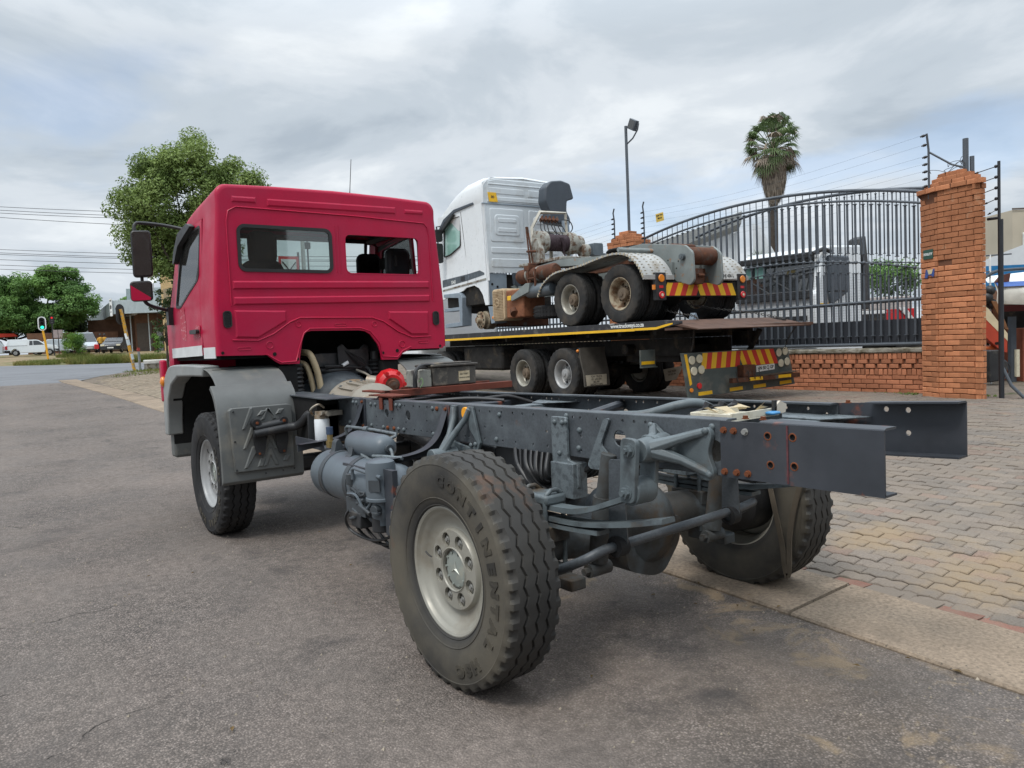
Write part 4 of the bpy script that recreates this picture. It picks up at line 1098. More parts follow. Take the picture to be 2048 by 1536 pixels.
    # damper
    MB().cyl((X*.76, -.36, 1.06), (X*.76, -.30, .80), .040, n=16).cyl((X*.76, -.305, .84), (X*.76, -.25, .50), .050, n=16).cyl((X*.76-.07, -.25, .46), (X*.76+.07, -.25, .46), .036, n=12).cyl((X*.76-.10, -.25, .46), (X*.76-.07, -.25, .46), .02, n=6).build('damper', MT['grime'], TRUCK, ang=40)
    # bracket over the rail that carries it
    MB().prism(rpoly([(-.20, .99), (-.33, 1.255-.02), (-.37, 1.235), (-.30, 1.10), (-.42, 1.0), (-.40, .975), (-.22, .97)], .02), ((.452*sx, 0, 0), (0, 1, 0), (0, 0, 1), (sx, 0, 0)), -.006, .006).build('damper_bracket', MT['chassis_l'], TRUCK, ang=30)
    MB().prism(rpoly([(.075, 1.225), (-.05, 1.225), (-.05, 1.0), (-.13, .98), (-.13, .86), (-.06, .80), (.03, .80), (.06, .86), (.075, 1.0)], .015), ((.452*sx, 0, 0), (0, 1, 0), (0, 0, 1), (sx, 0, 0)), -.008, .012).bx(.44*sx-.05, .44*sx+.05, -.12, .06, .80, .985).build('bump_stop_bracket', MT['chassis_l'], TRUCK, ang=30, bev=.004)
    if sx < 0:
        for p in ((.06, 1.195), (.0, 1.195), (.03, 1.03), (.03, .93), (.02, .86), (-.03, 1.2)): bolt(p[0]-.02, p[1], 'cast', x=-.465, hexa=False, s=.9)
# drop link beams and anti-roll bar
MB().tube(smooth([(-.70, -.06, .47), (-.72, -.20, .49), (-.70, -.40, .58), (-.60, -.455, .625), (-.45, -.47, .635), (.35, -.47, .655), (.58, -.44, .66), (.66, -.2, .52), (.66, -.06, .47)], 6), .024, 10).build('anti_roll_bar', MT['chassis'], TRUCK, ang=60)
for X in (-.52, .34):
    MB().prism(rpoly([(-.05, .0), (-.035, .43), (.035, .43), (.05, 0), (.03, -.03), (-.03, -.03)], .012), ((X, -.47, .62), (.35, -.94, 0), (0, 0, 1), (.94, .35, 0)), -.006, .006).build('roll_bar_link', MT['chassis'], TRUCK, ang=30)
    MB().lathe([(.026, -.035), (.05, -.03), (.05, .03), (.026, .035)], (X, -.47, .632), (1, 0, .02), 20).build('rubber_bush', MT['rubber_clean'], TRUCK, ang=40)
# axle with differential
ax = MB(); ax.tube([(-.95, 0, .56), (-.5, 0, .56), (-.28, 0, .56), (.0, 0, .555), (.35, 0, .56), (.95, 0, .56)], [.095, .095, .13, .20, .13, .095], 20)
ax.ball((.05, -.02, .56), .285, 22, 14, (.85, .78, .92)); ax.prism(rpoly([(-.16, .36), (.02, .295), (.12, .295), (.26, .45), (.28, .6), (-.2, .6)], .05), ((0, 0, 0), (1, 0, 0), (0, 0, 1), (0, 1, 0)), -.17, .2)
ax.build('rear_axle', MT['grime'], TRUCK, ang=45)
MB().lathe([(.17, 0), (.19, .02), (.19, .06), (.12, .09), (.10, .3), (.08, .32)], (.05, .16, .57), (0, 1, 0), 24).build('axle_nose', MT['tankd'], TRUCK, ang=40)
MB().tube([(.05, .45, .58), (.0, 1.6, .75), (-.0, 2.6, .92)], .05, 14).build('prop_shaft', MT['blackm'], TRUCK)
# cross members
def xmember(y, w, top, t, m='chassis', gus=.16, name='cross_member', h=.16):
    mb = MB().bx(-.43, .43, y-w/2, y+w/2, top-.012, top).bx(-.43, .43, y-w/2, y-w/2+.008, top-h, top-.012).bx(-.43, .43, y+w/2-.008, y+w/2, top-h, top-.012)
    for s in (-1, 1): mb.prism([(s*.43, -w/2-gus), (s*.43, w/2+gus), (s*.22, w/2), (s*.22, -w/2)], ((0, y, top), (1, 0, 0), (0, 1, 0), (0, 0, 1)), .001, .009)
    return mb.build(name, MT[m], TRUCK, ang=30, bev=.003)
xmember(1.05, .11, 1.195, 0, 'chassis_l'); xmember(-.98, .20, 1.20, 0, 'chassis_l', .14); xmember(2.55, .12, 1.19, 0); xmember(3.3, .1, 1.17, 0)
MB().tube([(-.40, .1, 1.16), (.42, .42, 1.20)], .030, 10).build('cross_tube', MT['ext'], TRUCK)
MB().tube(smooth([(-.38, .10, 1.14), (-.1, .02, 1.19), (.05, -.12, 1.195), (.16, -.28, 1.245), (.27, -.34, 1.245), (.43, -.36, 1.17)], 6), [.026]*31, 12).build('arched_cross_member', MT['cast'], TRUCK, ang=60)
for i in range(4):
    MB().tube(smooth([(.02+.03*i, -.45, 1.20), (.08+.05*i, -.52-.02*i, 1.24+.012*(i % 2)), (.22+.03*i, -.55, 1.22), (.40, -.6+.05*i, 1.19)], 5), .011, 6).build('air_hose', MT['black'], TRUCK, ang=60)
    if i < 3: MB().cyl((.10+.08*i, -.50-.03*i, 1.21), (.12+.08*i, -.52-.03*i, 1.27), .024, n=8).cyl((.06+.1*i, -.54, 1.235), (.16+.1*i, -.50, 1.245), .017, n=8).build('hose_fitting', MT['blackm'], TRUCK, ang=40)
MB().tube(smooth([(.30, 1.75, 1.2), (.40, 1.5, 1.21), (.41, 1.3, 1.15), (.40, 1.1, 1.1)], 5), .014, 8).tube(smooth([(.26, 1.78, 1.2), (.36, 1.56, 1.22), (.39, 1.3, 1.18)], 5), .014, 8).tube(smooth([(-.2, 2.1, 1.19), (.1, 1.75, 1.215), (.3, 1.55, 1.19)], 5), .016, 8).build('air_hose', MT['black'], TRUCK, ang=60)
MB().bx(-.36, .38, 1.55, 1.70, 1.11, 1.19).build('valve_beam', MT['ext'], TRUCK, bev=.01)
# hoses and cables under the frame by the rear axle
for k in range(7):
    rg = random.Random(20+k); p = [(-.47, .40-.05*k, 1.02), (-.52, .30-.04*k, .9+rg.uniform(-.03, .03)), (-.50+.02*k, .12, .80+.01*k), (-.42+.03*k, -.05, .90), (-.38, -.2, 1.0)]
    MB().tube(smooth(p, 6), .009 if k % 2 else .013, 6).build('air_hose', MT['black'], TRUCK, ang=60)
for k in range(4):
    rg = random.Random(50+k); p = [(-.40, -.30, .99), (-.1, -.42, .95+.015*k), (.2, -.50, .93+.01*k), (.45, -.55, .97), (.55, -.50, .92-.04*k), (.50, -.40, .80)]
    MB().tube(smooth(p, 6), .009, 6).build('air_hose', MT['black'], TRUCK, ang=60)
MB().bx(-.36, .1, .35, .75, .80, 1.0).bx(-.34, -.05, .8, 1.25, .76, .98).cyl((.15, .2, .9), (.15, .75, .9), .12, n=20).build('air_chamber', MT['blackm'], TRUCK, bev=.01)

# ------------------------------------------------------------------ air tanks, dryer, filter
tk = MB(); R_ = .165; Yc = [(2.25, .02), (2.24, .06), (2.215, .11), (2.17, .15), (2.12, R_), (1.20, R_), (1.13, .155), (1.08, .12), (1.05, .07), (1.04, .02)]
tk.lathe([(r, y) for y, r in Yc], (-.86, 0, .745), (0, 1, 0), 32)
t_ = tk.build('air_tank', MT['tank'], TRUCK, ang=40)
for y in (1.95, 1.55): MB().lathe([(R_+.001, y-.03), (R_+.006, y-.028), (R_+.006, y+.028), (R_+.001, y+.03)], (-.86, 0, .745), (0, 1, 0), 32).build('tank_strap', MT['tankd'], t_, ang=30)
sm = MB(); r2 = .088; sm.lathe([(.01, 1.88), (.05, 1.87), (.078, 1.84), (r2, 1.79), (r2, 1.42), (.078, 1.37), (.05, 1.34), (.01, 1.335)], (-.80, 0, .975), (0, 1, 0), 28)
s_ = sm.build('air_tank', MT['tank'], TRUCK, ang=40); MB().cyl((-.80, 1.34, .975), (-.80, 1.31, .975), .028, n=12).build('tank_port', MT['tankd'], s_)
MB().tube(smooth([(-.80, 1.31, .975), (-.81, 1.27, .96), (-.82, 1.24, .92), (-.82, 1.24, .86)], 5), .010, 8).build('air_pipe', MT['chassis_l'], TRUCK)
# saddle clamps between the tanks
for y in (2.0, 1.72):
    MB().prism(rpoly([(-.97, .868), (-.90, .91), (-.885, .98), (-.86, 1.0), (-.82, .90), (-.74, .87), (-.76, .855), (-.86, .905)], .012), ((0, y, 0), (1, 0, 0), (0, 0, 1), (0, 1, 0)), -.035, .035).build('tank_saddle', MT['tankd'], TRUCK, ang=40)
# air dryer
dr = MB().lathe([(.0, .955), (.06, .95), (.085, .935), (.093, .90), (.093, .72), (.099, .715), (.099, .70), (.07, .69), (.07, .60), (.055, .58), (.055, .545), (0, .545)], (-.965, 1.13, 0), (0, 0, 1), 28)
d_ = dr.build('air_dryer', MT['tank'], TRUCK, ang=40)
MB().prism(rrect(-.038, .038, -.034, .034, .004), ((-1.04, 1.072, .80), (.55, -.84, 0), (0, 0, 1), (-.84, -.55, 0)), -.002, .004).build('label_plate', MT['tankd'], d_)
mbv = MB(); rg = random.Random(12)
for i in range(30):
    p = Vector((-1.01+rg.uniform(-.05, .06), 1.34+rg.uniform(-.17, .13), .66+rg.uniform(-.11, .11))); d = Vector((rg.uniform(-.2, .2), rg.choice([-1, 1]), rg.uniform(-.3, .5))).normalized()*rg.uniform(.03, .075)
    mbv.cyl(p-d, p+d, rg.uniform(.010, .024), n=8)
    if i % 3 == 0: mbv.cyl(p+d, p+d*1.25, .02, n=6)
mbv.bx(-1.04, -.92, 1.22, 1.50, .58, .68).cyl((-1.02, 1.45, .76), (-1.02, 1.45, .83), .032, n=12).cyl((-1.03, 1.08, .64), (-1.03, 1.08, .62), .03, n=12).cyl((-1.05, 1.08, .65), (-1.0, 1.10, .65), .03, n=14)
mbv.build('valve_block', MT['tankd'], TRUCK, ang=40, bev=.003)
MB().cyl((-.97, 1.14, .50), (-.97, 1.14, .66), .06, n=16).build('dryer_foot', MT['blackm'], TRUCK, bev=.008)
MB().bx(-1.05, -.93, 1.28, 1.42, .50, .60).build('valve_base', MT['blackm'], TRUCK, bev=.008)
for k in range(6):
    rg = random.Random(k); a = Vector((-1.02+.03*k, 1.45-.06*k, .62)); pts = [a, a+Vector((-.03, .05, -.08)), a+Vector((0, .03-.05*k, -.17-.012*k)), a+Vector((.05, -.2, -.20-.02*k)), a+Vector((.10, -.42, -.13-.03*k))]
    MB().tube(smooth(pts, 6), .010, 6).build('air_hose', MT['black'], TRUCK, ang=60)
MB().tube(smooth([(-1.06, 1.42, .71), (-1.07, 1.28, .72), (-1.05, 1.2, .64), (-1.04, 1.12, .70)], 6), .008, 6).tube([(-1.03, 1.40, .80), (-1.03, 1.40, .86), (-1.03, 1.37, .875), (-1.02, 1.02, .855)], .012, 8).build('air_pipe', MT['tank'], TRUCK, ang=50)
MB().tube([(-.64, 2.30, .90), (-.66, 2.30, 1.03), (-.66, 2.27, 1.045), (-.62, 1.90, 1.04), (-.60, 1.60, 1.03), (-.63, 1.56, 1.02), (-.86, 1.62, .93), (-.87, 1.58, .92), (-.88, 1.45, .90), (-.86, 1.15, .90)], .0125, 8).tube([(-.88, 1.40, .93), (-.86, 1.30, .935), (-.80, 1.15, .93)], .012, 8).cyl((-.637, 2.02, 1.041), (-.632, 1.97, 1.041), .022, n=8).build('air_pipe', MT['chassis_l'], TRUCK, ang=50)
MB().bx(-.99, -.955, .93, 1.045, .50, .90).build('tank_support', MT['ext'], TRUCK)
# fuel filter
f_ = MB().lathe([(0, .80), (.055, .80), (.062, .81), (.062, 1.0), (.055, 1.01), (.045, 1.012), (0, 1.012)], (-.62, 2.86, .06), (0, 0, 1), 24).build('fuel_filter', MT['filt'], TRUCK, ang=40)
MB().cyl((-.62, 2.86, 1.07), (-.62, 2.86, 1.10), .058, n=20).bx(-.66, -.46, 2.80, 2.90, 1.09, 1.13).cyl((-.66, 2.78, 1.12), (-.62, 2.80, 1.12), .018, n=8).cyl((-.60, 2.80, 1.11), (-.60, 2.76, 1.11), .02, n=8).tube(smooth([(-.68, 2.9, 1.1), (-.71, 2.86, 1.15), (-.66, 2.82, 1.19), (-.60, 2.84, 1.16)], 5), .009, 6).build('filter_head', MT['alu'], f_, ang=40)
MB().bx(-.60, -.45, 2.9, 3.05, .9, 1.18).bx(-.7, -.62, 2.95, 2.98, .86, 1.12).build('filter_bracket', MT['blackm'], TRUCK, bev=.006)
vl = MB().cyl((-.80, 2.28, .93), (-.80, 2.28, 1.0), .022, n=10).bx(-.82, -.78, 2.25, 2.31, .90, .95).build('drain_valve', mat('brass', (.30, .22, .09), .45, metal=.6), TRUCK, ang=40)
MB().cyl((-.80, 2.28, 1.0), (-.80, 2.28, 1.055), .026, n=10).build('valve_cap', mat('blue_cap', (.035, .06, .11), .5), vl)
# heavy sheet on top of the frame beside the gearbox and inner rail flank
MB().prism([(3.75, 1.255), (2.75, 1.242), (2.64, 1.238), (2.64, 1.232), (3.75, 1.245)], ((0, 0, 0), (0, 1, 0), (0, 0, 1), (1, 0, 0)), -.66, -.42).build('top_plate', MT['chassis'], TRUCK)
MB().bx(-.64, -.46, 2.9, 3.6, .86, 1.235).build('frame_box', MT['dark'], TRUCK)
# ------------------------------------------------------------------ cab of the red truck
YC = 3.78
RED = MT['red']
def ring(ins=0.0, drop=0.0):
    pts = []
    L = [(-1.165, 1.62), (-1.168, 1.9), (-1.165, 2.1), (-1.135, 2.5), (-1.105, 2.85), (-1.098, 2.95)]
    c = (-1.00, 3.0); r = .10
    for i in range(7): a = pi-.05-(pi/2-.05)*i/6; L.append((c[0]+r*cos(a), c[1]+r*sin(a)+.033))
    top = [(-.6, 3.148), (0, 3.158), (.6, 3.148)]
    full = L+top+[(-x, z) for x, z in reversed(L)]
    res = []
    for x, z in full:
        if x > 0: x *= 1.022
        k = ins/1.165; res.append((x*(1-k), (z-2.3)*(1-ins/.85)+2.3-drop if z > 1.63 else z))
    return res
FR = ((0, YC, 0), (1, 0, 0), (0, 0, 1), (0, -1, 0))
bottom = [(1.19, 1.60), (.75, 1.605), (.66, 1.565), (.60, 1.505), (.425, 1.51), (.41, 1.60), (.385, 1.67), (.31, 1.77), (.26, 1.80), (.20, 1.812), (-.30, 1.82), (-.345, 1.808), (-.38, 1.77), (-.405, 1.66), (-.42, 1.59), (-.43, 1.515), (-.61, 1.52), (-.66, 1.55), (-.73, 1.61)]
w1 = rrect(-.925, -.052, 2.375, 2.775, .06, 5); w2 = rrect(.088, .918, 2.362, 2.752, .06, 5)
rp = ring(.034)
outer = rp[:]+[(x*.957 if abs(x) > 1 else x, z) for x, z in bottom]
cabb = MB()
cabb.plate(outer, [w1, w2], FR, -.022, 0)
st = [(3.78, .034, 0), (3.782, .022, 0), (3.788, .011, 0), (3.80, .003, 0), (3.815, 0, 0), (4.0, 0, .02), (4.215, 0, .045)]
cabb.grid([[(x, y, z if z < 2.2 else z-d*min(1, (z-2.2)/.8)) for x, z in ring(i_)] for y, i_, d in st])
# roof forward of the doors
def rtop(drop, y, sc=1.0): return [(x*sc, y, z-drop) for x, z in ring() if z > 2.9]
cabb.grid([rtop(d, y, s) for y, d, s in ((4.215, .045, 1), (4.5, .075, 1), (4.8, .115, .995), (5.0, .155, .985), (5.1, .19, .97), (5.17, .235, .96))])
cab = cabb.build('cab_shell', RED, TRUCK, ang=32, label='red steel rear wall and roof of the cab')
# pressed ribs of the rear wall
rb = MB()
fo = FR
def R4(x0, x1, z0, z1, h=.012, ins=.014, sl=-.012):
    rb.rib([(x0, z0-sl*x0), (x1, z0-sl*x1), (x1, z1-sl*x1), (x0, z1-sl*x0)], (Vector((0, YC-.0005, 0)), (1, 0, 0), (0, 0, 1), (0, -1, 0)), h, ins)
R4(-1.0, 1.01, 2.215, 2.292); R4(-1.0, 1.01, 2.075, 2.150)
R4(-.965, -.745, 2.985, 3.04, .008); R4(-.65, .66, 2.965, 3.035, .008); R4(.76, .98, 2.975, 3.02, .007)
rb.rib([(-1.0, 1.775), (-.80, 1.765), (-.53, 1.915), (-.53, 2.012), (-1.0, 2.022)], (Vector((0, YC-.0005, 0)), (1, 0, 0), (0, 0, 1), (0, -1, 0)), .012, .014)
rb.rib([(.52, 1.915), (.77, 1.752), (.975, 1.748), (.985, 1.99), (.52, 1.995)], (Vector((0, YC-.0005, 0)), (1, 0, 0), (0, 0, 1), (0, -1, 0)), .012, .014)
rbo = rb.build('pressed_panels', RED, TRUCK, ang=20)
bd = MB()
def bead(pts, r=.007, n=4): bd.tube([(x, YC-.001, z) for x, z in pts], r, 6)
bead([(-1.02, 2.06), (-1.02, 2.80), (-1.0, 2.895), (-.93, 2.935), (.2, 2.925), (.98, 2.90), (1.02, 2.86), (1.04, 2.75), (1.05, 2.1)], .008)
bead([(-1.03, 1.755), (-.80, 1.745), (-.66, 1.80), (-.50, 1.905), (-.40, 1.945), (.34, 1.935), (.46, 1.895), (.62, 1.79), (.78, 1.725), (1.0, 1.73)], .008)
bead([(-.73, 1.615), (-.655, 1.565), (-.60, 1.535), (-.46, 1.54), (-.425, 1.66), (-.37, 1.80), (-.31, 1.842), (.21, 1.834), (.31, 1.80), (.41, 1.68), (.43, 1.545), (.60, 1.53), (.66, 1.59), (.76, 1.63)], .007)
for x0, x1, z0, z1 in ((-.92, -.62, 1.84, 1.95), (.62, .94, 1.84, 1.94)): bead([(x0, z1), (x1, z1)], .006); bead([(x0, z0+.02), (x1, z0+.02)], .006)
for x in (.0, .035): bead([(x, 2.37), (x, 2.82)], .004)
for cx, cz, r in ((-.70, 1.70, .032), (.66, 1.66, .034), (-.42, 1.885, .025), (.36, 1.87, .025)): bead([(cx+r*cos(2*pi*i/16), cz+r*sin(2*pi*i/16)) for i in range(17)], .004)
for x0, z in ((-.98, 1.675), (-.05, 1.87), (.86, 1.675)): bead([(x0, z-.012), (x0+.10, z-.012), (x0+.11, z), (x0+.10, z+.012), (x0, z+.012), (x0-.01, z), (x0, z-.012)], .0035)
bd.build('pressed_beads', RED, TRUCK, ang=60)
for cx, cz, r in ((-.66, 1.615, .018), (.60, 1.595, .018), (-1.12, 1.645, .014), (1.11, 1.625, .014), (-.445, 1.56, .014), (.44, 1.58, .014)):
    MB().cyl((cx, YC-.003, cz), (cx, YC-.001, cz), r, n=14).build('bolt_hole', MT['dark'], TRUCK)
for i, (w, gl) in enumerate(((w1, 1), (w2, 0))):
    ins_ = inset(w, .018); ou = inset(w, -.012)
    if gl: fz = MB().plate(ou, [ins_], FR, -.012, .008).build('rear_window', MT['black'], TRUCK, ang=30); MB().plate(inset(w, .010), [], FR, -.006, -.001).build('pane', MT['glass'], fz, ang=None)
    else: MB().plate(inset(w, -.001), [inset(w, .010)], FR, -.026, .002).build('window_seal', RED, TRUCK, ang=30)
# vents
for x0, x1, z0, z1 in ((-1.10, -1.025, 1.865, 2.015), (1.035, 1.108, 1.845, 1.99)):
    v = MB().plate(rrect(x0, x1, z0, z1, .03, 4), [inset(rrect(x0, x1, z0, z1, .03, 4), .010)], FR, -.004, .014).plate(rrect(x0+.005, x1-.005, z0+.005, z1-.005, .027, 4), [], FR, -.002, .002).build('air_vent', MT['black'], TRUCK, ang=30)
    sl = MB()
    for k in range(9): zz = z0+.02+k*(z1-z0-.04)/8; sl.bx(x0+.010, x1-.010, YC-.011, YC-.003, zz-.0035, zz+.0035)
    sl.build('louvre', MT['black'], v, ang=None)
MT['headrest_grey'] = mat('grey_headrest_vinyl', (.055, .062, .07), .45)
# side walls, doors
def shear(x, z, sx): return sx*((1.166 if z < 2.1 else 1.166-.0735*(z-2.1)/.85)+x)
def side_plate(poly, holes, sx, d0, d1):
    mb = MB().plate(poly, holes, ((0, 0, 0), (0, 1, 0), (0, 0, 1), (1, 0, 0)), d0, d1)
    mb.v = [(shear(x, z, sx), y, z) for x, y, z in mb.v]; return mb
for sx in (-1, 1):
    dp = [(4.235, 1.635), (4.235, 2.885), (4.5, 2.87), (5.02, 2.81), (5.13, 2.48), (5.30, 2.06), (5.41, 1.95), (5.42, 1.62)]
    wn = rpoly([(4.30, 2.345), (4.29, 2.83), (4.5, 2.82), (4.96, 2.765), (5.06, 2.46), (5.14, 2.13), (4.95, 2.12), (4.62, 2.24)], .05)
    d = side_plate(dp, [wn], sx, -.02, .008).build('door', RED, TRUCK, ang=30)
    side_plate(inset(wn, -.012), [inset(wn, .012)], sx, -.004, .012).build('window_seal', MT['black'], d, ang=30)
    side_plate(inset(wn, .008), [], sx, -.003, .0).build('pane', MT['glass'], d, ang=None)
    side_plate([(4.24, 1.628), (4.24, 1.725), (5.418, 1.715), (5.422, 1.615)], [], sx, .008, .0105).build('white_band', MT['silverband'], d)
    hd = side_plate(rrect(4.28, 4.52, 1.835, 1.875, .018, 3), [], sx, .015, .045).build('handle', MT['black'], d, ang=30)
    side_plate(rrect(4.27, 4.44, 1.80, 1.915, .03, 3), [], sx, .007, .0095).build('handle_recess', MT['red_worn'] if sx < 0 else RED, d)
    side_plate(rpoly([(4.78, 1.78), (4.95, 1.80), (5.0, 1.95), (4.97, 2.10), (4.82, 2.12), (4.78, 1.95)], .04), [], sx, .0082, .0092).build('worn_decal', MT['red_worn'], d)
    # sill behind the door and the lower skirt
    side_plate([(4.215, 1.60), (4.215, 1.70), (3.835, 1.70), (3.835, 1.60)], [], sx, -.004, .003).build('silver_corner', MT['silverband'], TRUCK)
    # front corner, windscreen pillar
    side_plate([(5.42, 1.62), (5.42, 1.95), (5.30, 2.07), (5.14, 2.48), (5.03, 2.82), (5.17, 2.87), (5.44, 2.12), (5.62, 2.0), (5.64, 1.2), (5.50, 1.2)], [], sx, -.06, .0).build('front_corner', RED, TRUCK, ang=30)
    side_plate([(4.20, 2.895), (4.20, 2.97), (4.5, 2.95), (5.10, 2.90), (5.03, 2.82), (4.5, 2.88)], [], sx, -.03, .0).build('roof_side', RED, TRUCK, ang=30)
    # wind deflector over the window
    mb = MB(); pts = [(4.45, 2.85), (4.60, 2.90), (4.95, 2.85), (5.10, 2.68), (5.12, 2.56), (5.06, 2.56), (4.93, 2.72), (4.65, 2.80)]
    side_plate(rpoly(pts, .03), [], sx, .012, .06).build('wind_deflector', MT['black'], TRUCK, ang=40, bev=.008)
    # wheel arch flare and its dark liner
    op = smooth([(0, 5.64, .80), (0, 5.63, 1.15), (0, 5.56, 1.36), (0, 5.36, 1.50), (0, 5.10, 1.545), (0, 4.40, 1.545), (0, 3.97, 1.535)], 5); op = [(p.y, p.z) for p in op]
    ip = [(3.99, 1.44), (4.35, 1.44), (4.95, 1.43), (5.25, 1.34), (5.42, 1.18), (5.48, .95), (5.49, .80)]
    MB().prism(op+ip, ((0, 0, 0), (0, 1, 0), (0, 0, 1), (sx, 0, 0)), 1.10, 1.255).build('wheel_arch', MT['trim_light'] if sx < 0 else MT['trim'], TRUCK, ang=35, bev=.015)
    ln = smooth([(0, 5.50, .7), (0, 5.46, 1.10), (0, 5.2, 1.40), (0, 4.9, 1.47), (0, 4.2, 1.48), (0, 3.85, 1.50)], 4)
    MB().grid([[(sx*.55, p.y, p.z) for p in ln], [(sx*1.2, p.y, p.z) for p in ln]]).bx(sx*.5-.01, sx*.5+.01, 3.9, 5.5, .95, 1.6).build('arch_liner', MT['dark'], TRUCK)
    MB().bx(sx*1.0-.2, sx*1.0+.2, 5.5, 5.68, .55, 1.15).build('bumper_corner', MT['trim'], TRUCK, bev=.03)
    # mudguard behind the front wheel: rolled sheet with a step
    up = smooth([(0, 4.02, 1.515), (0, 3.86, 1.497), (0, 3.70, 1.44), (0, 3.575, 1.345)], 5)
    lo = smooth([(0, 3.575, 1.37), (0, 3.47, 1.27), (0, 3.405, 1.10), (0, 3.375, .85), (0, 3.37, .56)], 5)
    mg = MB()
    def sheet(p, x0, x1, t):
        o = [(q.y, q.z) for q in p]; i2 = []
        for k, q in enumerate(p):
            a = p[max(0, k-1)]; b = p[min(len(p)-1, k+1)]; tt = (b-a).normalized(); i2.append((q.y-tt.z*-t*-1*-1, q.z+tt.y*t*-1*-1) if False else (q.y+t*.7*1, q.z-t*.6))
        mg.prism(o+list(reversed(i2)), ((0, 0, 0), (0, 1, 0), (0, 0, 1), (sx, 0, 0)), x0, x1)
    sheet(up, .62, 1.245, .02); sheet(lo, .60, 1.30, .05)
    mgo = mg.build('mudguard', MT['trim'], TRUCK, ang=35, bev=.008)
    # raised plate with chevron slots on its rear face
    PF = ((0, 3.372, 0), (1, 0, 0), (0, 0, 1), (0, -1, 0))
    def q4(x0, x1, z0, z1): return [(sx*x0, z0), (sx*x1, z0), (sx*x1, z1), (sx*x0, z1)]
    pl_ = [(-1.20, .64), (-.69, .635), (-.69, 1.165), (-.72, 1.18), (-1.20, 1.18), (-1.225, 1.16)]
    if sx > 0: pl_ = [(-x, z) for x, z in pl_]
    MB().prism(pl_, PF, -.03, .030).build('guard_plate', MT['trim'], mgo, ang=35, bev=.006)
    ch = MB()
    def slot(pts):
        ch.rib([(sx*-x, z) for x, z in pts], (Vector((0, 3.3415, 0)), (1, 0, 0), (0, 0, 1), (0, -1, 0)), .011, .008)
    for k in range(3): slot([(-1.13, .665+k*.165), (-1.10, .665+k*.165), (-1.03+.02*(k == 0), .80+k*.165), (-1.03, .845+k*.165), (-1.055, .845+k*.165)])
    for a in ((-1.02, .665, -.985, .745), (-.80, .69, -.77, .745), (-1.0, 1.10, -.96, 1.145), (-.84, 1.10, -.81, 1.145)): slot([(a[0], a[1]), (a[0]+.05, a[1]), (a[2]+.05, a[3]), (a[2], a[3])])
    for z in (.665, .80, 1.06): slot([(-.97, z), (-.935, z), (-.90, z+.085), (-.865, z), (-.83, z), (-.885, z+.15 if z < 1 else z+.10), (-.915, z+.15 if z < 1 else z+.10)])
    ch.build('chevron_ribs', MT['trim'], mgo, ang=20)
    if sx < 0:
        for x, z in ((-1.19, .66), (-1.19, .9), (-1.19, 1.15), (-.95, .605), (-.8, .61), (-.7, .615)):
            MB().cyl((x, 3.335, z), (x, 3.345, z), .008, n=8).build('screw', MT['blackm'], mgo)
        sb = MB().cyl((-1.05, 3.27, .955), (-.74, 3.27, .985), .034, n=16).cyl((-1.055, 3.27, .955), (-1.045, 3.27, .955), .026, n=12).tube([(-1.03, 3.30, 1.0), (-.78, 3.30, 1.03)], .036, 10)
        sb.tube(smooth([(-.76, 3.27, .985), (-.70, 3.24, .99), (-.66, 3.18, 1.03), (-.63, 3.12, 1.09), (-.56, 3.06, 1.12), (-.46, 3.0, 1.13)], 6), .036, 12)
        for x in (-1.02, -.79): sb.cyl((x, 3.34, 1.04), (x, 3.27, 1.04), .038, n=14)
        for x in (-.99, -.80): sb.prism(rpoly([(-.05, .12), (.05, .12), (.055, .02), (.03, -.10), (-.03, -.10), (-.055, .02)], .015), ((x, 3.325, .86), (1, 0, 0), (0, 0, 1), (0, -1, 0)), 0, .012)
        sb.build('step_bracket', MT['blackm'], TRUCK, ang=40)
        for x in (-1.02, -.79): link('bolt', HEX['rust_o'], TRUCK, loc=(x, 3.268, 1.045), rot=(0, 0, pi/2), scale=(.9, .9, .9))
        for x in (-1.0, -.79): link('bolt', HEX['rust_o'], TRUCK, loc=(x, 3.31, .78), rot=(0, 0, pi/2), scale=(.7, .7, .7))
# amber lamp on the arch, step edges
MB().ball((-1.255, 5.57, 1.37), .055, 14, 10, (.6, 1, 1)).build('turn_lamp', MT['amber'], TRUCK, ang=60)
MB().bx(-1.24, -1.05, 5.48, 5.66, 1.12, 1.45).bx(-1.26, -1.2, 5.58, 5.70, 1.15, 1.6).build('front_step', RED, TRUCK, bev=.02)
# front wall, windscreen, dashboard, floor, lining
MB().bx(-1.15, 1.15, 5.56, 5.64, 1.15, 2.05).build('front_panel', RED, TRUCK, bev=.03)
ws = [(-1.06, 5.46, 2.0), (1.06, 5.46, 2.0), (1.0, 5.18, 2.90), (-1.0, 5.18, 2.90)]
fr_ = MB().tube(ws, .035, 8, closed=True).build('windscreen', MT['black'], TRUCK, ang=50)
MB().quad(*ws).build('pane', MT['glass'], fr_, ang=None)
MB().bx(-1.12, 1.12, 5.0, 5.5, 1.7, 2.02).build('dashboard', MT['black'], TRUCK, bev=.06)
for sx in (-1, 1): MB().bx(min(sx*1.13, sx*.44), max(sx*1.13, sx*.44), 3.83, 5.5, 1.585, 1.63).build('cab_floor', MT['dark'], TRUCK)
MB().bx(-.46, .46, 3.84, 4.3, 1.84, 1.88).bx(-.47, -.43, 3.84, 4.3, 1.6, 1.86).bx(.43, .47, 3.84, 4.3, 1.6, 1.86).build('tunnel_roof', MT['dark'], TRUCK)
lin = MB()
lin.grid([[(x*.965, y, z-d-.035) for x, z in ring() if z > 2.9] for y, d in ((3.83, 0), (4.215, .045), (4.8, .115), (5.1, .17))])
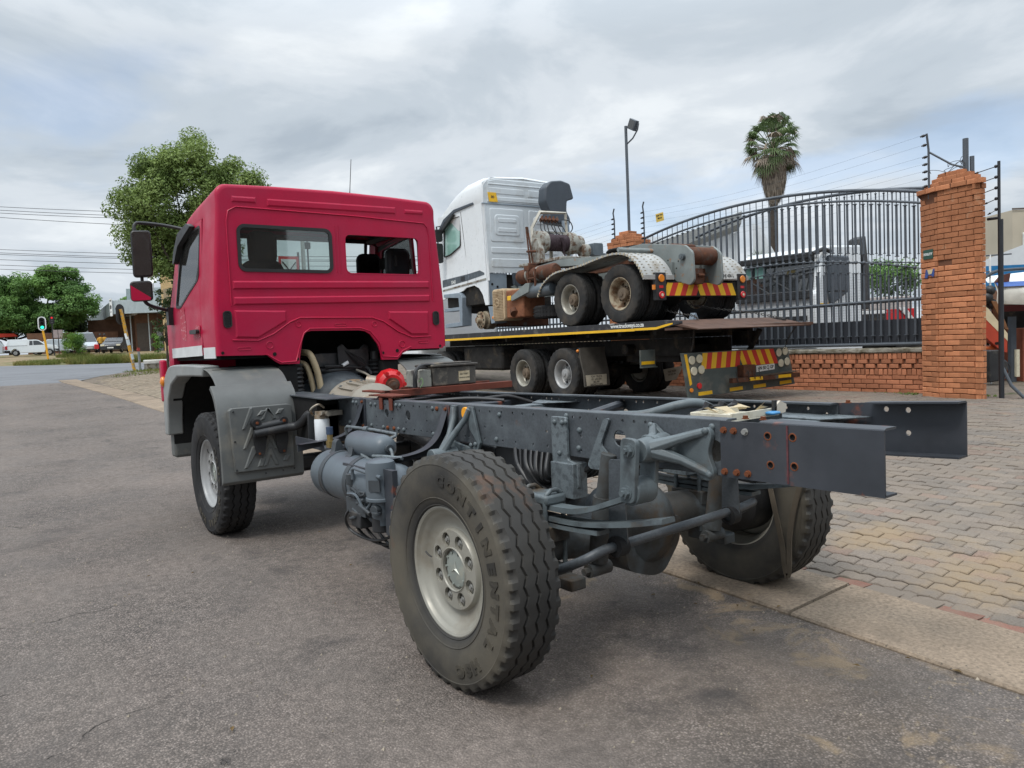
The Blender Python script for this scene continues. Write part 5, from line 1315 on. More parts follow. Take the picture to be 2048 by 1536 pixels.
lin.plate([(-1.08, 1.86), (1.08, 1.86), (1.06, 3.02), (-1.06, 3.02)], [inset(w1, -.004), inset(w2, -.004)], FR, -.06, -.045)
lin.build('cab_lining', MT['headlin'], TRUCK, ang=30)
for sx in (-1, 1): MB().tube([(sx*1.05, 3.88, 2.93), (sx*1.0, 5.10, 2.88)], .04, 6).tube([(sx*1.08, 3.9, 1.7), (sx*1.05, 3.92, 2.9)], .05, 6).build('pillar_lining', MT['headlin'], TRUCK)
def seat(x, y, hr, bk=0.0, hm='seat'):
    s = MB().bx(-.25, .25, -.25, .25, -.1, .06).build('seat', MT['seat'], TRUCK, bev=.06, loc=(x, y, 1.98))
    MB().prism(rpoly([(-.25, 0), (.25, 0), (.23, .30+bk), (.17, .43+bk), (-.17, .43+bk), (-.23, .30+bk)], .08), ((0, -.22, .04), (1, 0, 0), (0, -.15, 1), (0, 1, 0)), -.07, .05).build('seat_back', MT['seat'], s, bev=.04)
    MB().prism(rpoly([(-.135, 0), (.135, 0), (.14, .26), (.10, .31), (-.10, .31), (-.14, .26)], .07), ((0, -.31, .64+hr), (1, 0, 0), (0, -.06, 1), (0, 1, 0)), -.06, .05).build('headrest', MT[hm], s, bev=.035)
    MB().tube([(-.06, -.30, .5), (-.06, -.31, .68)], .008, 6).tube([(.06, -.30, .5), (.06, -.31, .68)], .008, 6).build('headrest_post', MT['steel'], s)
seat(-.54, 4.62, -.12, .08); seat(.93, 4.62, -.23, -.04, 'headrest_grey'); seat(.76, 4.98, -.25, -.04)
MB().lathe([(.21, -.012), (.222, 0), (.21, .012), (.198, 0), (.21, -.012)], (-.55, 5.0, 2.22), (0, -.6, .8), 28).build('steering_wheel', MT['black'], TRUCK)
MB().bx(.86, .88, 4.2, 5.0, 2.5, 2.62).build('sun_blind', MT['headlin'], TRUCK)
# roof lamp, aerial, mirrors
MB().tube([(-1.02, 4.62, 3.0), (-1.00, 4.50, 3.03)], .032, 10).build('roof_lamp', MT['black'], TRUCK, bev=.01)
MB().tube([(.23, 3.92, 3.10), (.245, 3.93, 3.2), (.29, 3.96, 3.52)], [.008, .004, .003], 6).build('aerial', MT['black'], TRUCK)
def mirror_set(sx):
    X0 = 1.45
    def box(x0, x1, z0, z1, t, name, lean=0.04):
        pl2 = rrect(x0, x1, z0, z1, .035, 4)
        m = MB().prism(pl2, ((0, 4.89, .15), (sx, .2, lean*sx), (0, 0, 1), (-.2*sx, .98, 0)), 0.0, t).build(name, MT['black'], TRUCK, ang=35, bev=.015)
        MB().prism(inset(pl2, .014), ((0, 4.89, .15), (sx, .2, lean*sx), (0, 0, 1), (-.2*sx, .98, 0)), -.005, -.001).build('mirror_glass', MT['mirror'], m, ang=None)
        return m
    box(1.36, 1.54, 2.35, 2.81, .11, 'main_mirror')
    m = box(1.375, 1.575, 2.11, 2.31, .10, 'wide_mirror')
    if sx < 0: MB().prism([(1.568, 2.13), (1.55, 2.116), (1.40, 2.116), (1.395, 2.14), (1.568, 2.27)], ((0, 4.89, .15), (sx, .2, .04*sx), (0, 0, 1), (-.2*sx, .98, 0)), -.0075, -.0055).build('red_corner', MT['red'], m)
    a = MB().tube(smooth([(sx*1.05, 5.16, 2.93), (sx*1.20, 5.24, 2.97), (sx*1.40, 5.28, 2.99), (sx*1.48, 5.27, 2.97), (sx*1.49, 5.25, 2.85)], 5), .017, 8)
    a.tube([(sx*1.45, 5.25, 2.9), (sx*1.45, 5.25, 2.25)], .016, 8)
    a.tube(smooth([(sx*1.46, 5.24, 2.27), (sx*1.43, 5.25, 2.19), (sx*1.36, 5.27, 2.15), (sx*1.20, 5.32, 2.11), (sx*1.13, 5.34, 2.10)], 5), .018, 8)
    a.bx(min(sx*1.12, sx*1.22), max(sx*1.12, sx*1.22), 5.28, 5.38, 1.96, 2.14)
    a.build('mirror_arm', MT['black'], TRUCK, ang=50)
mirror_set(-1); mirror_set(1)
# ------------------------------------------------------------------ engine and gearbox under the cab
MB().bx(-.40, .55, 4.3, 5.3, .8, 1.56).build('engine', MT['blackm'], TRUCK, bev=.05)
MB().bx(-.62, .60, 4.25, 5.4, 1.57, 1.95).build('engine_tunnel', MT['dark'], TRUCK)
MB().bx(-.18, .36, 4.02, 4.3, 1.46, 1.60).prism(rpoly([(.05, 1.38), (.38, 1.38), (.38, 1.66), (.33, 1.68), (.28, 1.63), (.15, 1.63), (.10, 1.69), (.04, 1.66)], .02), ((0, 4.0, 0), (1, 0, 0), (0, 0, 1), (0, -1, 0)), 0, .02).bx(.34, .48, 4.02, 4.12, 1.58, 1.64).build('gear_linkage', MT['blackm'], TRUCK, bev=.008)
MB().cyl((.08, 3.965, 1.47), (.14, 3.965, 1.50), .018, n=8).build('cable_plug', MT['white'], TRUCK)
bh = MB().lathe([(.42, 4.16), (.44, 4.14), (.44, 4.09), (.42, 4.07), (.39, 3.95), (.33, 3.80), (.30, 3.75), (.30, 3.70)], (.06, 0, 1.02), (0, 1, 0), 40)
bho = bh.build('bell_housing', MT['chassis'], TRUCK, ang=35)
for i in range(14):
    a = pi*(i+.5)/14; MB().cyl((.06+.425*cos(a), 4.06, 1.02+.425*sin(a)), (.06+.425*cos(a), 4.09, 1.02+.425*sin(a)), .018, n=8).build('housing_bolt', MT['blackm'], bho)
gb = MB().lathe([(.30, 3.72), (.32, 3.70), (.32, 3.66), (.29, 3.60), (.27, 3.35), (.29, 3.33), (.29, 3.26), (.22, 3.22), (.20, 3.0)], (.06, 0, 1.02), (0, 1, 0), 32)
for i in range(9):
    a = .35+(pi-.7)*i/8; gb.prism([(3.34, .27), (3.66, .27), (3.66, .315), (3.34, .29)], ((.06, 0, 1.02), (0, 1, 0), (cos(a), 0, sin(a)), (-sin(a), 0, cos(a))), -.006, .006)
gbo = gb.build('gearbox', MT['alu'], TRUCK, ang=35)
for i in range(8):
    a = .3+(pi-.6)*i/7; MB().cyl((.06+.30*cos(a), 3.66, 1.02+.30*sin(a)), (.06+.30*cos(a), 3.625, 1.02+.30*sin(a)), .016, n=8).build('housing_bolt', MT['chassis_l'], gbo)
pt = MB().lathe([(.0, .0), (.10, .0), (.135, .03), (.15, .09), (.14, .16), (.10, .20), (.08, .24), (.0, .24)], (.34, 3.42, 1.27), (.25, 1, .1), 12)
for k in range(6):
    a = 2*pi*k/6; pt.cyl((.34+.125*cos(a), 3.40, 1.27+.125*sin(a)), (.36+.125*cos(a), 3.5, 1.28+.125*sin(a)), .020, n=8)
pto = pt.build('alternator', MT['red_b'], TRUCK, ang=30)
MB().lathe([(.0, -.035), (.045, -.03), (.05, 0), (.072, .005), (.075, .02)], (.34, 3.415, 1.27), (.25, 1, .1), 18).build('pulley', MT['rust'], pto, ang=30)
MB().cyl((.24, 3.75, 1.31), (.32, 3.66, 1.29), .06, n=14).tube(smooth([(.22, 3.95, 1.42), (.27, 3.85, 1.38), (.30, 3.75, 1.33)], 5), .012, 8).build('alternator_neck', MT['alu'], TRUCK)
MB().cyl((.62, 3.55, 1.18), (.62, 3.55, 1.26), .045, n=12).cyl((.58, 3.52, 1.28), (.66, 3.56, 1.30), .028, n=10).cyl((.62, 3.55, 1.26), (.62, 3.55, 1.30), .03, n=10).build('breather', MT['blackm'], TRUCK)
MB().tube(smooth([(-.30, 4.04, 1.62), (-.27, 3.93, 1.60), (-.235, 3.90, 1.50), (-.20, 3.9, 1.36), (-.18, 3.9, 1.20)], 6), .032, 12).build('coolant_pipe', MT['hose'], TRUCK, ang=60)
MB().tube(smooth([(-.34, 4.06, 1.52), (-.30, 3.98, 1.50), (-.275, 3.95, 1.42), (-.25, 3.95, 1.30), (-.235, 3.95, 1.18)], 6), .027, 12).build('coolant_pipe', MT['hose'], TRUCK, ang=60)
MB().tube(smooth([(-.12, 4.05, 1.43), (.0, 4.0, 1.425), (.3, 4.0, 1.435), (.37, 3.98, 1.42), (.385, 3.95, 1.36)], 6), .028, 12).build('rubber_hose', MT['blackm'], TRUCK, ang=60)
for k in range(5):
    rg = random.Random(70+k); MB().tube(smooth([(.12, 3.98, 1.62), (.22+.02*k, 3.94, 1.50+rg.uniform(-.03, .03)), (.30, 3.95, 1.44), (.05*k, 3.97, 1.46), (-.1, 3.98, 1.45+.01*k)], 5), .006, 5).build('wiring', MT['black'], TRUCK, ang=60)
# rubber bellows of the cab suspension
for x, y in ((-.43, 3.90), (.44, 3.97)):
    b_ = MB(); pr = [(.05, 1.60), (.05, 1.52)]
    for k in range(7): z = 1.50-k*.04; pr += [(.078, z), (.060, z-.02)]
    pr += [(.07, 1.2), (.02, 1.15)]
    b_.lathe(pr, (x, y, 0), (0, 0, 1), 20); b_.build('cab_mount_bellows', MT['black'], TRUCK, ang=40)
# dark flank of the engine bay and the steering side
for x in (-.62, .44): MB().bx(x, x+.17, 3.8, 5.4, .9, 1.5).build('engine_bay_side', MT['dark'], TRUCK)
MB().bx(-.9, .9, 4.0, 4.16, .46, .62).build('front_axle', MT['blackm'], TRUCK, bev=.04)
# ------------------------------------------------------------------ rusty battery carrier with battery box
MB().bx(-.33, .92, 2.27, 2.28, 1.235, 1.29).bx(-.33, .92, 2.28, 2.34, 1.283, 1.29).bx(-.36, -.28, 2.27, 2.62, 1.275, 1.29).bx(.0, .92, 2.62, 2.63, 1.235, 1.29).build('battery_carrier', MT['rust_b'], TRUCK, bev=.003)
for y in (2.08, 1.92): MB().bx(-.455, -.447, y, y+.05, 1.165, 1.262).bx(-.455, -.35, y, y+.05, 1.255, 1.262).build('carrier_strap', MT['rust_b'], TRUCK)
MB().bx(-.455, -.30, 1.90, 2.30, 1.262, 1.272).build('carrier_plate', MT['rust_b'], TRUCK)
bb = MB().bx(.13, .56, 2.30, 2.56, 1.292, 1.45).build('battery_box', MT['batt'], TRUCK, bev=.012)
MB().bx(.115, .575, 2.285, 2.575, 1.452, 1.472).bx(.16, .54, 2.33, 2.54, 1.472, 1.485).build('box_lid', MT['batt'], bb, bev=.006)
M = frameM((.435, 2.298, 1.365), (1, 0, .02), (0, 0, 1)); MB().bx(-.055, .055, -.042, .042, 0, .002, M).build('paper_label', MT['paper'], bb)
lt = text_mb('BATTERY', .021, .0006).xf(M @ Matrix.Translation((0, .016, .0026))); l2 = text_mb('HANDLE CARE', .016, .0006).xf(M @ Matrix.Translation((0, -.014, .0026))); lt.add(l2.v, l2.f); lt.build('lettering', MT['blacktext'], bb, ang=None, kind='stuff')
b2 = MB().bx(.0, .118, 2.30, 2.52, 1.292, 1.435).build('battery', MT['batt2'], TRUCK, bev=.008)
MB().tube(smooth([(.16, 2.33, 1.47), (.05, 2.30, 1.475), (-.03, 2.27, 1.45), (-.06, 2.25, 1.38), (-.055, 2.26, 1.30)], 6), .013, 8).tube(smooth([(.10, 2.33, 1.455), (.0, 2.28, 1.455), (-.06, 2.26, 1.42), (-.075, 2.25, 1.30)], 6), .013, 8).build('battery_cable', MT['black'], b2, ang=60)
MB().tube(smooth([(-.02, 2.28, 1.34), (-.0, 2.26, 1.37), (.01, 2.26, 1.33), (-.01, 2.27, 1.295)], 5), .004, 5).build('green_wire', mat('green_wire', (.25, .4, .18), .5), b2)
# ------------------------------------------------------------------ loose things lying on the truck
t = thing('plastic_tray', 'torn white plastic tray and scraps lying on the rear cross member', 'tray', (0, 0, 0))
tr = MB().bx(-.20, .17, -.90, -.66, 1.222, 1.230).bx(-.20, .17, -.90, -.893, 1.23, 1.262).bx(-.20, .17, -.667, -.66, 1.23, 1.258).bx(-.20, -.193, -.893, -.667, 1.23, 1.258).build('tray', mat('cream_plastic', (.62, .58, .47), .5, col2=(.42, .37, .27), c2s=9), t, bev=.002)
sc = MB(); rg = random.Random(6)
for k in range(9):
    p = Vector((rg.uniform(-.15, .2), rg.uniform(-.9, -.68), 1.236+rg.uniform(0, .03))); u = Vector((rg.uniform(-1, 1), rg.uniform(-1, 1), rg.uniform(-.3, .5))).normalized()*rg.uniform(.03, .07); v = u.orthogonal().normalized()*rg.uniform(.02, .05); v.z = abs(v.z)
    sc.add([p-u, p+v, p+u*.9, p-v*.8+Vector((0, 0, .02))], [(0, 1, 2), (0, 2, 3)])
sc.build('scrap', MT['paper'], t, ang=None)
MB().prism([(.10, 1.232), (.19, 1.236), (.20, 1.275), (.15, 1.295), (.11, 1.27)], ((0, -.92, 0), (1, 0, 0), (0, 0, 1), (0, 1, 0)), 0, .012).build('torn_card', mat('cream_card', (.55, .50, .42), .7), t)
MB().bx(.05, .11, -.95, -.90, 1.235, 1.25).build('blue_wrapper', mat('blue_wrapper', (.06, .25, .50), .4), t, bev=.01)
MB().bx(.10, .12, -.92, -.905, 1.25, 1.30).build('black_chip', MT['black'], t)
t = thing('rubber_strap', 'dusty rubber band hanging in a V against the rear right tyre', 'rubber band', (.93, -.4, .2))
MB().grid([[(0.0+dx, -.35+.0*1, 0)] for dx in (0, 0)]) if False else None
def ribbon(pts, w, nrm, th=.008):
    p = smooth(pts, 7); n_ = Vector(nrm).normalized(); rows = []
    for i, q in enumerate(p):
        a = p[max(0, i-1)]; b = p[min(len(p)-1, i+1)]; tt = (b-a).normalized(); s = tt.cross(n_).normalized()*w/2
        rows.append([q-s, q-s*.9+n_*th, q+s*.9+n_*th, q+s, q-s])
    return MB().grid(rows)
ribbon([(-.0, .14, .68), (-.0, .10, .55), (-.02, .04, .35), (-.03, -.01, .15), (-.045, -.035, .02), (-.05, -.055, -.03), (-.045, -.065, .02), (-.02, -.06, .23), (.0, -.10, .45), (.0, -.19, .70)], .034, (-1, 0, 0)).build('band', mat('dusty_rubber_band', (.095, .078, .058), .8, var=.3), t, ang=50)
# ================================================================== FLATBED RECOVERY TRUCK (local x right, y forward)
MT.update(
    bed=mat('black_deck_side', (.035, .036, .040), .6, var=.25, vs=3, col2=(.11, .105, .10), c2s=5, c2lo=.55, c2hi=.66, bump=.05),
    ramp=mat('brown_ramp_plate', (.105, .062, .046), .7, var=.25, vs=4, col2=(.05, .04, .036), c2s=5),
    under=mat('greasy_underframe', (.022, .021, .020), .85, var=.4, vs=5, col2=(.06, .048, .035), c2s=4),
    board=mat('dirty_tailboard', (.085, .10, .095), .6, var=.2, vs=3, col2=(.18, .17, .14), c2s=3, c2lo=.52, c2hi=.68),
    chev_y=mat('chevron_yellow', (.78, .45, .02), .45, var=.08), chev_r=mat('chevron_red', (.55, .035, .025), .45, var=.08),
    tape_y=mat('yellow_tape', (.80, .46, .015), .45, var=.1, col2=(.2, .15, .05), c2s=22, c2lo=.66, c2hi=.70),
    lens_c=mat('cream_lamp_lens', (.62, .58, .44), .3, var=.12, vs=20), plate_w=mat('white_number_plate', (.70, .71, .68), .45),
    flap=mat('dusty_mudflap', (.075, .068, .058), .8, var=.25), flap_p=mat('pale_flap_print', (.42, .38, .30), .7, var=.2),
    chain=mat('chain_steel', (.06, .055, .05), .55, metal=.4), wood=mat('oily_wood', (.11, .08, .055), .8, col2=(.04, .03, .025), c2s=5),
    alum=mat('worn_aluminium', (.40, .40, .385), .5, metal=.4, col2=(.24, .20, .15), c2s=4, c2lo=.50, c2hi=.68),
    ribc=mat('cream_tread_strip', (.46, .41, .31), .6, col2=(.22, .16, .10), c2s=9),
    wpaint=mat('white_truck_paint', (.74, .77, .79), .32, var=.04, coat=.3, col2=(.62, .62, .60), c2s=2, c2lo=.55, c2hi=.75, c2amt=.5),
    wback=mat('white_cab_back', (.58, .63, .66), .4, var=.04, col2=(.50, .53, .54), c2s=2.5),
    greyp=mat('worn_grey_paint', (.20, .225, .22), .55, var=.15, col2=(.28, .15, .08), c2s=6, c2lo=.58, c2hi=.66, bump=.05),
    paleflake=mat('flaking_grey_paint', (.30, .30, .27), .7, col2=(.12, .075, .05), c2s=9, c2lo=.46, c2hi=.60, bump=.15),
    beige=mat('beige_grille', (.48, .37, .24), .6, col2=(.36, .25, .15), c2s=6), terra=mat('terracotta_rust_box', (.24, .10, .052), .75, var=.2, col2=(.15, .06, .035), c2s=5),
    cable=mat('tarred_cable', (.045, .030, .036), .7, var=.3), stripe_d=mat('dark_blue_stripe', (.07, .085, .10), .45, col2=(.16, .20, .24), c2s=8, c2amt=.8, stretch=(1, 4, 1)),
    dgrey=mat('dark_grey_plastic', (.05, .062, .078), .5), bluegrey=mat('blue_grey_flap', (.22, .27, .32), .5), orange=mat('orange_paint', (.62, .13, .03), .5))
FZ = .447
FB = thing('flatbed_truck', 'black flatbed recovery truck with red and yellow chevron tailboard parked by the brick wall', 'truck', (6.54, 8.85, FZ), -.075)
TD = tyre_mb(.275, .51, 26, amp=.007, lug=.012, k=4)
TDM = {k: TD.mesh('tyre', MT[k], 28) for k in ('rubber_dusty', 'rubber_clean')}
def rim_dual(m):
    mb = MB(); mb.lathe([(.268, .10), (.28, .102), (.268, .09), (.25, .07), (.246, -.06), (.262, -.085), (.272, -.098), (.284, -.104), (.285, -.110), (.276, -.112), (.264, -.104), (.252, -.085), (.240, -.06), (.235, .03), (.22, .05)], (0, 0, 0), (1, 0, 0), 40)
    mb.plate(circ(0, 0, .222, 40), [circ(.182*cos(2*pi*i/8), .182*sin(2*pi*i/8), .034, 8) for i in range(8)], ((.045, 0, 0), (0, 1, 0), (0, 0, 1), (1, 0, 0)), 0, .012)
    mb.lathe([(.222, .09), (0, .09)], (0, 0, 0), (1, 0, 0), 24)
    return mb.mesh('rim', MT[m], 30)
HB = MB().lathe([(.138, .045), (.138, .03), (.112, .025), (.107, -.05), (.10, -.065), (.045, -.07), (.04, -.085), (.0, -.086)], (0, 0, 0), (1, 0, 0), 20)
for i in range(10): a = 2*pi*i/10; HB.cyl((-.0, .13*cos(a), .13*sin(a)), (.03, .13*cos(a), .13*sin(a)), .014, n=6)
RD = {k: rim_dual(k) for k in ('rim_cream', 'rim_silver', 'rim_rust')}; HBM = {k: HB.mesh('hub', MT[m_], 30) for k, m_ in (('rim_rust', 'hub_d'), ('rim_silver', 'rim_silver'))}
def dual(par, x, y, z, rim, hub, side=-1, sc=1.0, ty='rubber_dusty'):
    """outer and inner wheel of a pair; x is the outer face"""
    for k in range(2):
        r = link('wheel', RD[rim], par, loc=(x-side*(.138+.31*k)*sc, y, z), rot=(random.random()*6, 0, 0 if side < 0 else pi), scale=(sc, sc, sc))
        link('tyre', TDM[ty], r)
        if k == 0: link('hub', HBM[hub], r)
for y, rim, hub in ((.70, 'rim_cream', 'rim_rust'), (-.72, 'rim_silver', 'rim_silver')):
    dual(FB, 0, y, .51, rim, hub); dual(FB, 2.55, y, .51, 'rim_cream', 'rim_rust', 1)
dual(FB, .05, 4.6, .51, 'rim_rust', 'rim_rust')
fb = lambda: MB()
MB().bx(0, 2.6, -3.62, 5.6, 1.39, 1.425).build('deck', MT['bed'], FB)
for x0, x1 in ((-.012, .06), (2.54, 2.612)):
    MB().prism([(-3.62, 1.43), (5.6, 1.43), (5.6, 1.275), (-3.40, 1.275), (-3.95, 1.36), (-3.95, 1.40)], ((0, 0, 0), (0, 1, 0), (0, 0, 1), (1, 0, 0)), x0, x1).build('deck_side', MT['bed'], FB, bev=.004)
MB().bx(-.016, -.0125, -3.42, -2.9, 1.285, 1.325).bx(-.016, -.0125, -2.895, 5.5, 1.278, 1.322).prism([(-3.42, 1.285), (-3.42, 1.325), (-3.62, 1.36), (-3.80, 1.38), (-3.80, 1.358)], ((-.0145, 0, 0), (0, 1, 0), (0, 0, 1), (1, 0, 0)), -.0015, .002).build('yellow_tape', MT['tape_y'], FB, kind='stuff')
MB().prism([(-3.62, 1.428), (-3.62, 1.37), (-4.02, 1.30), (-4.35, 1.245), (-4.36, 1.262)], ((0, 0, 0), (0, 1, 0), (0, 0, 1), (1, 0, 0)), 0, 2.75).build('ramp_plate', MT['ramp'], FB, bev=.004)
MB().prism([(0, -3.60), (2.6, -3.60), (2.78, -4.37), (.02, -3.98)], ((0, 0, 1.31), (1, 0, 0), (0, 1, 0), (0, 0, 1)), -.05, .0).build('ramp_lip', MT['ramp'], FB, bev=.004)
tm = frameM((-.0175, -2.70, 1.378), (0, -1, 0), (0, 0, 1))
a = text_mb('www.truckways.co.za', .098, .0008, bold=.003, sx=1.0).xf(tm); b = text_mb('supplied by', .035, .0008, 'LEFT').xf(frameM((-.0175, -2.22, 1.425), (0, -1, 0), (0, 0, 1)))
a.add(b.v, b.f); a.build('lettering', MT['lettering'], FB, ang=None, kind='stuff')
# frame, mud wings, running gear
for x in (.80, 1.72): MB().bx(x, x+.09, -3.4, 6, .82, 1.12).bx(x-.02, x+.11, -3.4, 5.4, 1.13, 1.28).build('frame_rail', MT['under'], FB)
for y in (-3.3, -2.4, -1.5, -.2, 1.4, 3.0): MB().bx(.1, 2.5, y, y+.08, 1.20, 1.385).build('deck_beam', MT['under'], FB)
for y in (.70, -.72): MB().tube([(.35, y, .51), (1.0, y, .51), (1.3, y, .51), (1.6, y, .51), (2.2, y, .51)], [.09, .10, .2, .10, .09], 12).build('axle', MT['under'], FB)
for x in (.65, 1.82): MB().bx(x, x+.1, -1.2, 1.2, .68, .80).build('leaf_spring', MT['under'], FB, bev=.02)
MB().bx(.2, 2.4, 1.8, 3.6, .55, 1.1).build('fuel_tank', MT['under'], FB, bev=.06)
MB().cyl((.6, -1.9, .95), (2.0, -1.9, .95), .1, n=14).bx(.9, 1.7, -3.0, -1.6, .7, 1.0).build('winch_gear', MT['under'], FB, bev=.02)
MB().tube([(2.2, -3.7, 1.22), (2.2, -3.4, .75)], .05, 8).build('stay', MT['under'], FB)
MB().bx(2.05, 2.35, -3.55, -3.2, .95, 1.2).build('hinge_block', MT['under'], FB)
# mud flap, lamp bracket, tool box
MB().prism(rpoly([(-1.30, 1.02), (-1.30, .92), (-1.42, .55), (-1.44, .30), (-1.46, .27)], .04)+[(-1.48, .28), (-1.46, .55), (-1.36, .9), (-1.36, 1.02)], ((0, 0, 0), (0, 1, 0), (0, 0, 1), (1, 0, 0)), -.02, .58).build('mudflap', MT['flap'], FB)
fl = FB.children[-1]
MB().prism([(.02, .30), (.50, .30), (.50, .50), (.0, .50)], ((0, -1.478, 0), (1, 0, 0), (0, 0, 1), (0, -1, 0)), 0, .006).build('printed_panel', MT['flap_p'], fl)
for k, tx in enumerate(('TOW TRUCK', '011 692-594', '082 441', 'BREAKDOWN')):
    text_mb(tx, .055, .0006, sx=.85).xf(frameM((.25, -1.486, .465-.05*k), (1, 0, 0), (0, 0, 1))).build('lettering', MT['under'], fl, ang=None, kind='stuff')
MB().prism([(1.95, .50), (2.5, .55), (2.3, .28), (2.0, .26)], ((0, -1.5, 0), (1, 0, 0), (0, 0, 1), (0, -1, 0)), 0, .012).build('mudflap', MT['flap_p'], FB)
for k, tx in enumerate(('TOW TRUCK', '011 692-594')): text_mb(tx, .05, .0006, sx=.8).xf(frameM((2.18, -1.514, .45-.06*k), (1, .0, .08), (0, 0, 1))).build('lettering', MT['under'], FB.children[-1] if k == 0 else FB.children[-1], ang=None, kind='stuff')
MB().bx(-.02, .50, -1.34, -1.28, .82, 1.02).build('flap_bracket', MT['under'], FB, bev=.01)
MB().ball((-.03, -1.30, .96), .03, 8, 6).build('marker_lamp', MT['amber'], FB)
tb = MB().bx(.0, .34, -3.0, -2.98, .66, .95).bx(.0, .34, -3.05, -2.98, .645, .66).build('step_plate', MT['board'], FB)
MB().bx(.02, .32, -3.004, -3.0005, .70, .755).build('yellow_tape', MT['tape_y'], tb)
# tailboard
TB = ((0, -3.82, 0), (1, 0, 0), (0, 0, 1), (0, -1, 0))
bd_ = MB().prism([(.16, .88), (.17, .86), (.30, .14), (2.98, .20), (2.80, .88)], TB, -.06, 0).build('tailboard', MT['board'], FB, bev=.006)
def tb_poly(name, pts, m, d0=.0015, d1=.004): return MB().prism(pts, TB, d0, d1).build(name, MT[m], bd_)
n = 16; x0, x1, z0, z1 = .60, 2.46, .60, .865
for i in range(n):
    w = (x1-x0)/n; a = x0+i*w; b = a+w; mid = (x0+x1)/2; sl = .045 if a+w/2 < mid else -.13
    tb_poly('chevron_stripe', [(a-sl*.5, z0), (b-sl*.5, z0), (b+sl*.5, z1), (a+sl*.5, z1)], 'chev_r' if i % 2 else 'chev_y')
for cx, cz in ((.36, .76), (.53, .775), (.40, .58), (.57, .595), (2.53, .79), (2.70, .81), (2.58, .60), (2.75, .62)):
    MB().cyl((cx, -3.824, cz), (cx, -3.845, cz), .072, n=20).build('lamp', MT['lens_c'], bd_, bev=.006)
tb_poly('yellow_tape', [(.20, .86), (.26, .86), (.36, .37), (.31, .34)], 'tape_y')
for x, z in ((.50, .165), (1.25, .185), (1.85, .195), (2.55, .215)): tb_poly('yellow_tape', [(x, z), (x+.33, z+.01), (x+.32, z+.07), (x, z+.06)], 'tape_y')
MB().cyl((.52, -3.822, .33), (.52, -3.84, .33), .05, n=16).build('red_reflector', MT['redlens'], bd_); MB().cyl((.335, -3.822, .27), (.335, -3.84, .27), .035, n=14).build('amber_reflector', MT['amber'], bd_)
pn = tb_poly('number_plate', [(1.93, .475), (2.41, .50), (2.41, .60), (1.93, .585)], 'plate_w', .004, .012)
text_mb('HN 50 CJ GP', .082, .0008, bold=.0025, sx=.92).xf(frameM((2.17, -3.8335, .541), (1, 0, .03), (0, 0, 1))).build('lettering', MT['blacktext'], pn, ang=None, kind='stuff')
br = MB().bx(1.15, 2.92, -3.98, -3.90, .335, .415).bx(1.45, 1.75, -3.96, -3.82, .42, .62).build('tow_bar', MT['rust'], FB, bev=.006)
MB().bx(1.56, 1.90, -3.984, -3.9805, .35, .405).bx(2.32, 2.66, -3.984, -3.9805, .35, .405).build('yellow_tape', MT['tape_y'], br, kind='stuff')
MB().prism([(1.9, .42), (2.9, .45), (2.9, .435), (1.9, .41)], ((0, 0, 0), (1, 0, 0), (0, 0, 1), (0, 1, 0)), -3.99, -3.84).build('step_board', MT['wood'], FB)
def chain(name, label, pts, parent=None, r=.034, cat='chain', group=None):
    p = smooth(pts, 40); L = [0]
    for a, b in zip(p, p[1:]): L.append(L[-1]+(b-a).length)
    t = thing(name, label, cat, p[0], group=group) if parent is None else None; mb = MB(); s = 0; k = 0; o = p[0]; i = 0
    link_ = r*1.9
    while s < L[-1]-link_:
        while L[i+1] < s+link_/2 and i < len(L)-2: i += 1
        c = p[i]; d = (p[i+1]-p[i]).normalized(); sd = d.cross(Vector((0, 0, 1))).normalized() if abs(d.z) < .95 else Vector((1, 0, 0)); up = sd.cross(d)
        e = sd if k % 2 else up
        q = [c+d*(cos(2*pi*j/8)*r*1.25)+e*(sin(2*pi*j/8)*r*.62) for j in range(8)]
        mb.tube([x-(o if parent is None else Vector()) for x in q], r*.24, 5, closed=True); s += link_; k += 1
    return mb.build('chain_links' if parent is None else name, MT['chain'], t if parent is None else parent, ang=60, kind='stuff')
chain('lift_chain', '', [(.40, -3.86, 1.28), (.36, -3.86, 1.0), (.30, -3.86, .88)], FB, .02); chain('lift_chain', '', [(2.68, -4.1, 1.25), (2.66, -3.95, 1.05), (2.62, -3.88, .85)], FB, .022)
for x in (1.22, 1.52, 1.66, 1.80): chain('hook_chain', '', [(x, -3.99, .52), (x+.02, -4.0, .40), (x+.05, -4.0, .32+.03*(x > 1.6))], FB, .016)
# cab far ahead, hidden behind the red cab
MB().bx(.02, 2.5, 5.7, 7.6, .7, 3.0).build('cab', MT['wpaint'], FB, bev=.1)
# ================================================================== WHITE TRACTOR TRUCK RIDING ON THE FLATBED (same local frame)
WT = thing('tractor_truck', 'white high roof tractor truck with winch loaded on the flatbed', 'truck', (6.54, 8.85, FZ), -.075)
D0 = 1.428
for y, rim in ((-1.02, 'rim_cream'), (-2.47, 'rim_rust')):
    dual(WT, .02, y, D0+.515, rim, 'rim_rust', -1, 1.02); dual(WT, 2.50, y, D0+.515, 'rim_rust', 'rim_rust', 1, 1.02)
    MB().tube([(.4, y, D0+.49), (1.0, y, D0+.49), (1.28, y, D0+.49), (1.55, y, D0+.49), (2.2, y, D0+.49)], [.09, .10, .23, .10, .09], 12).build('axle', MT['under'], WT)
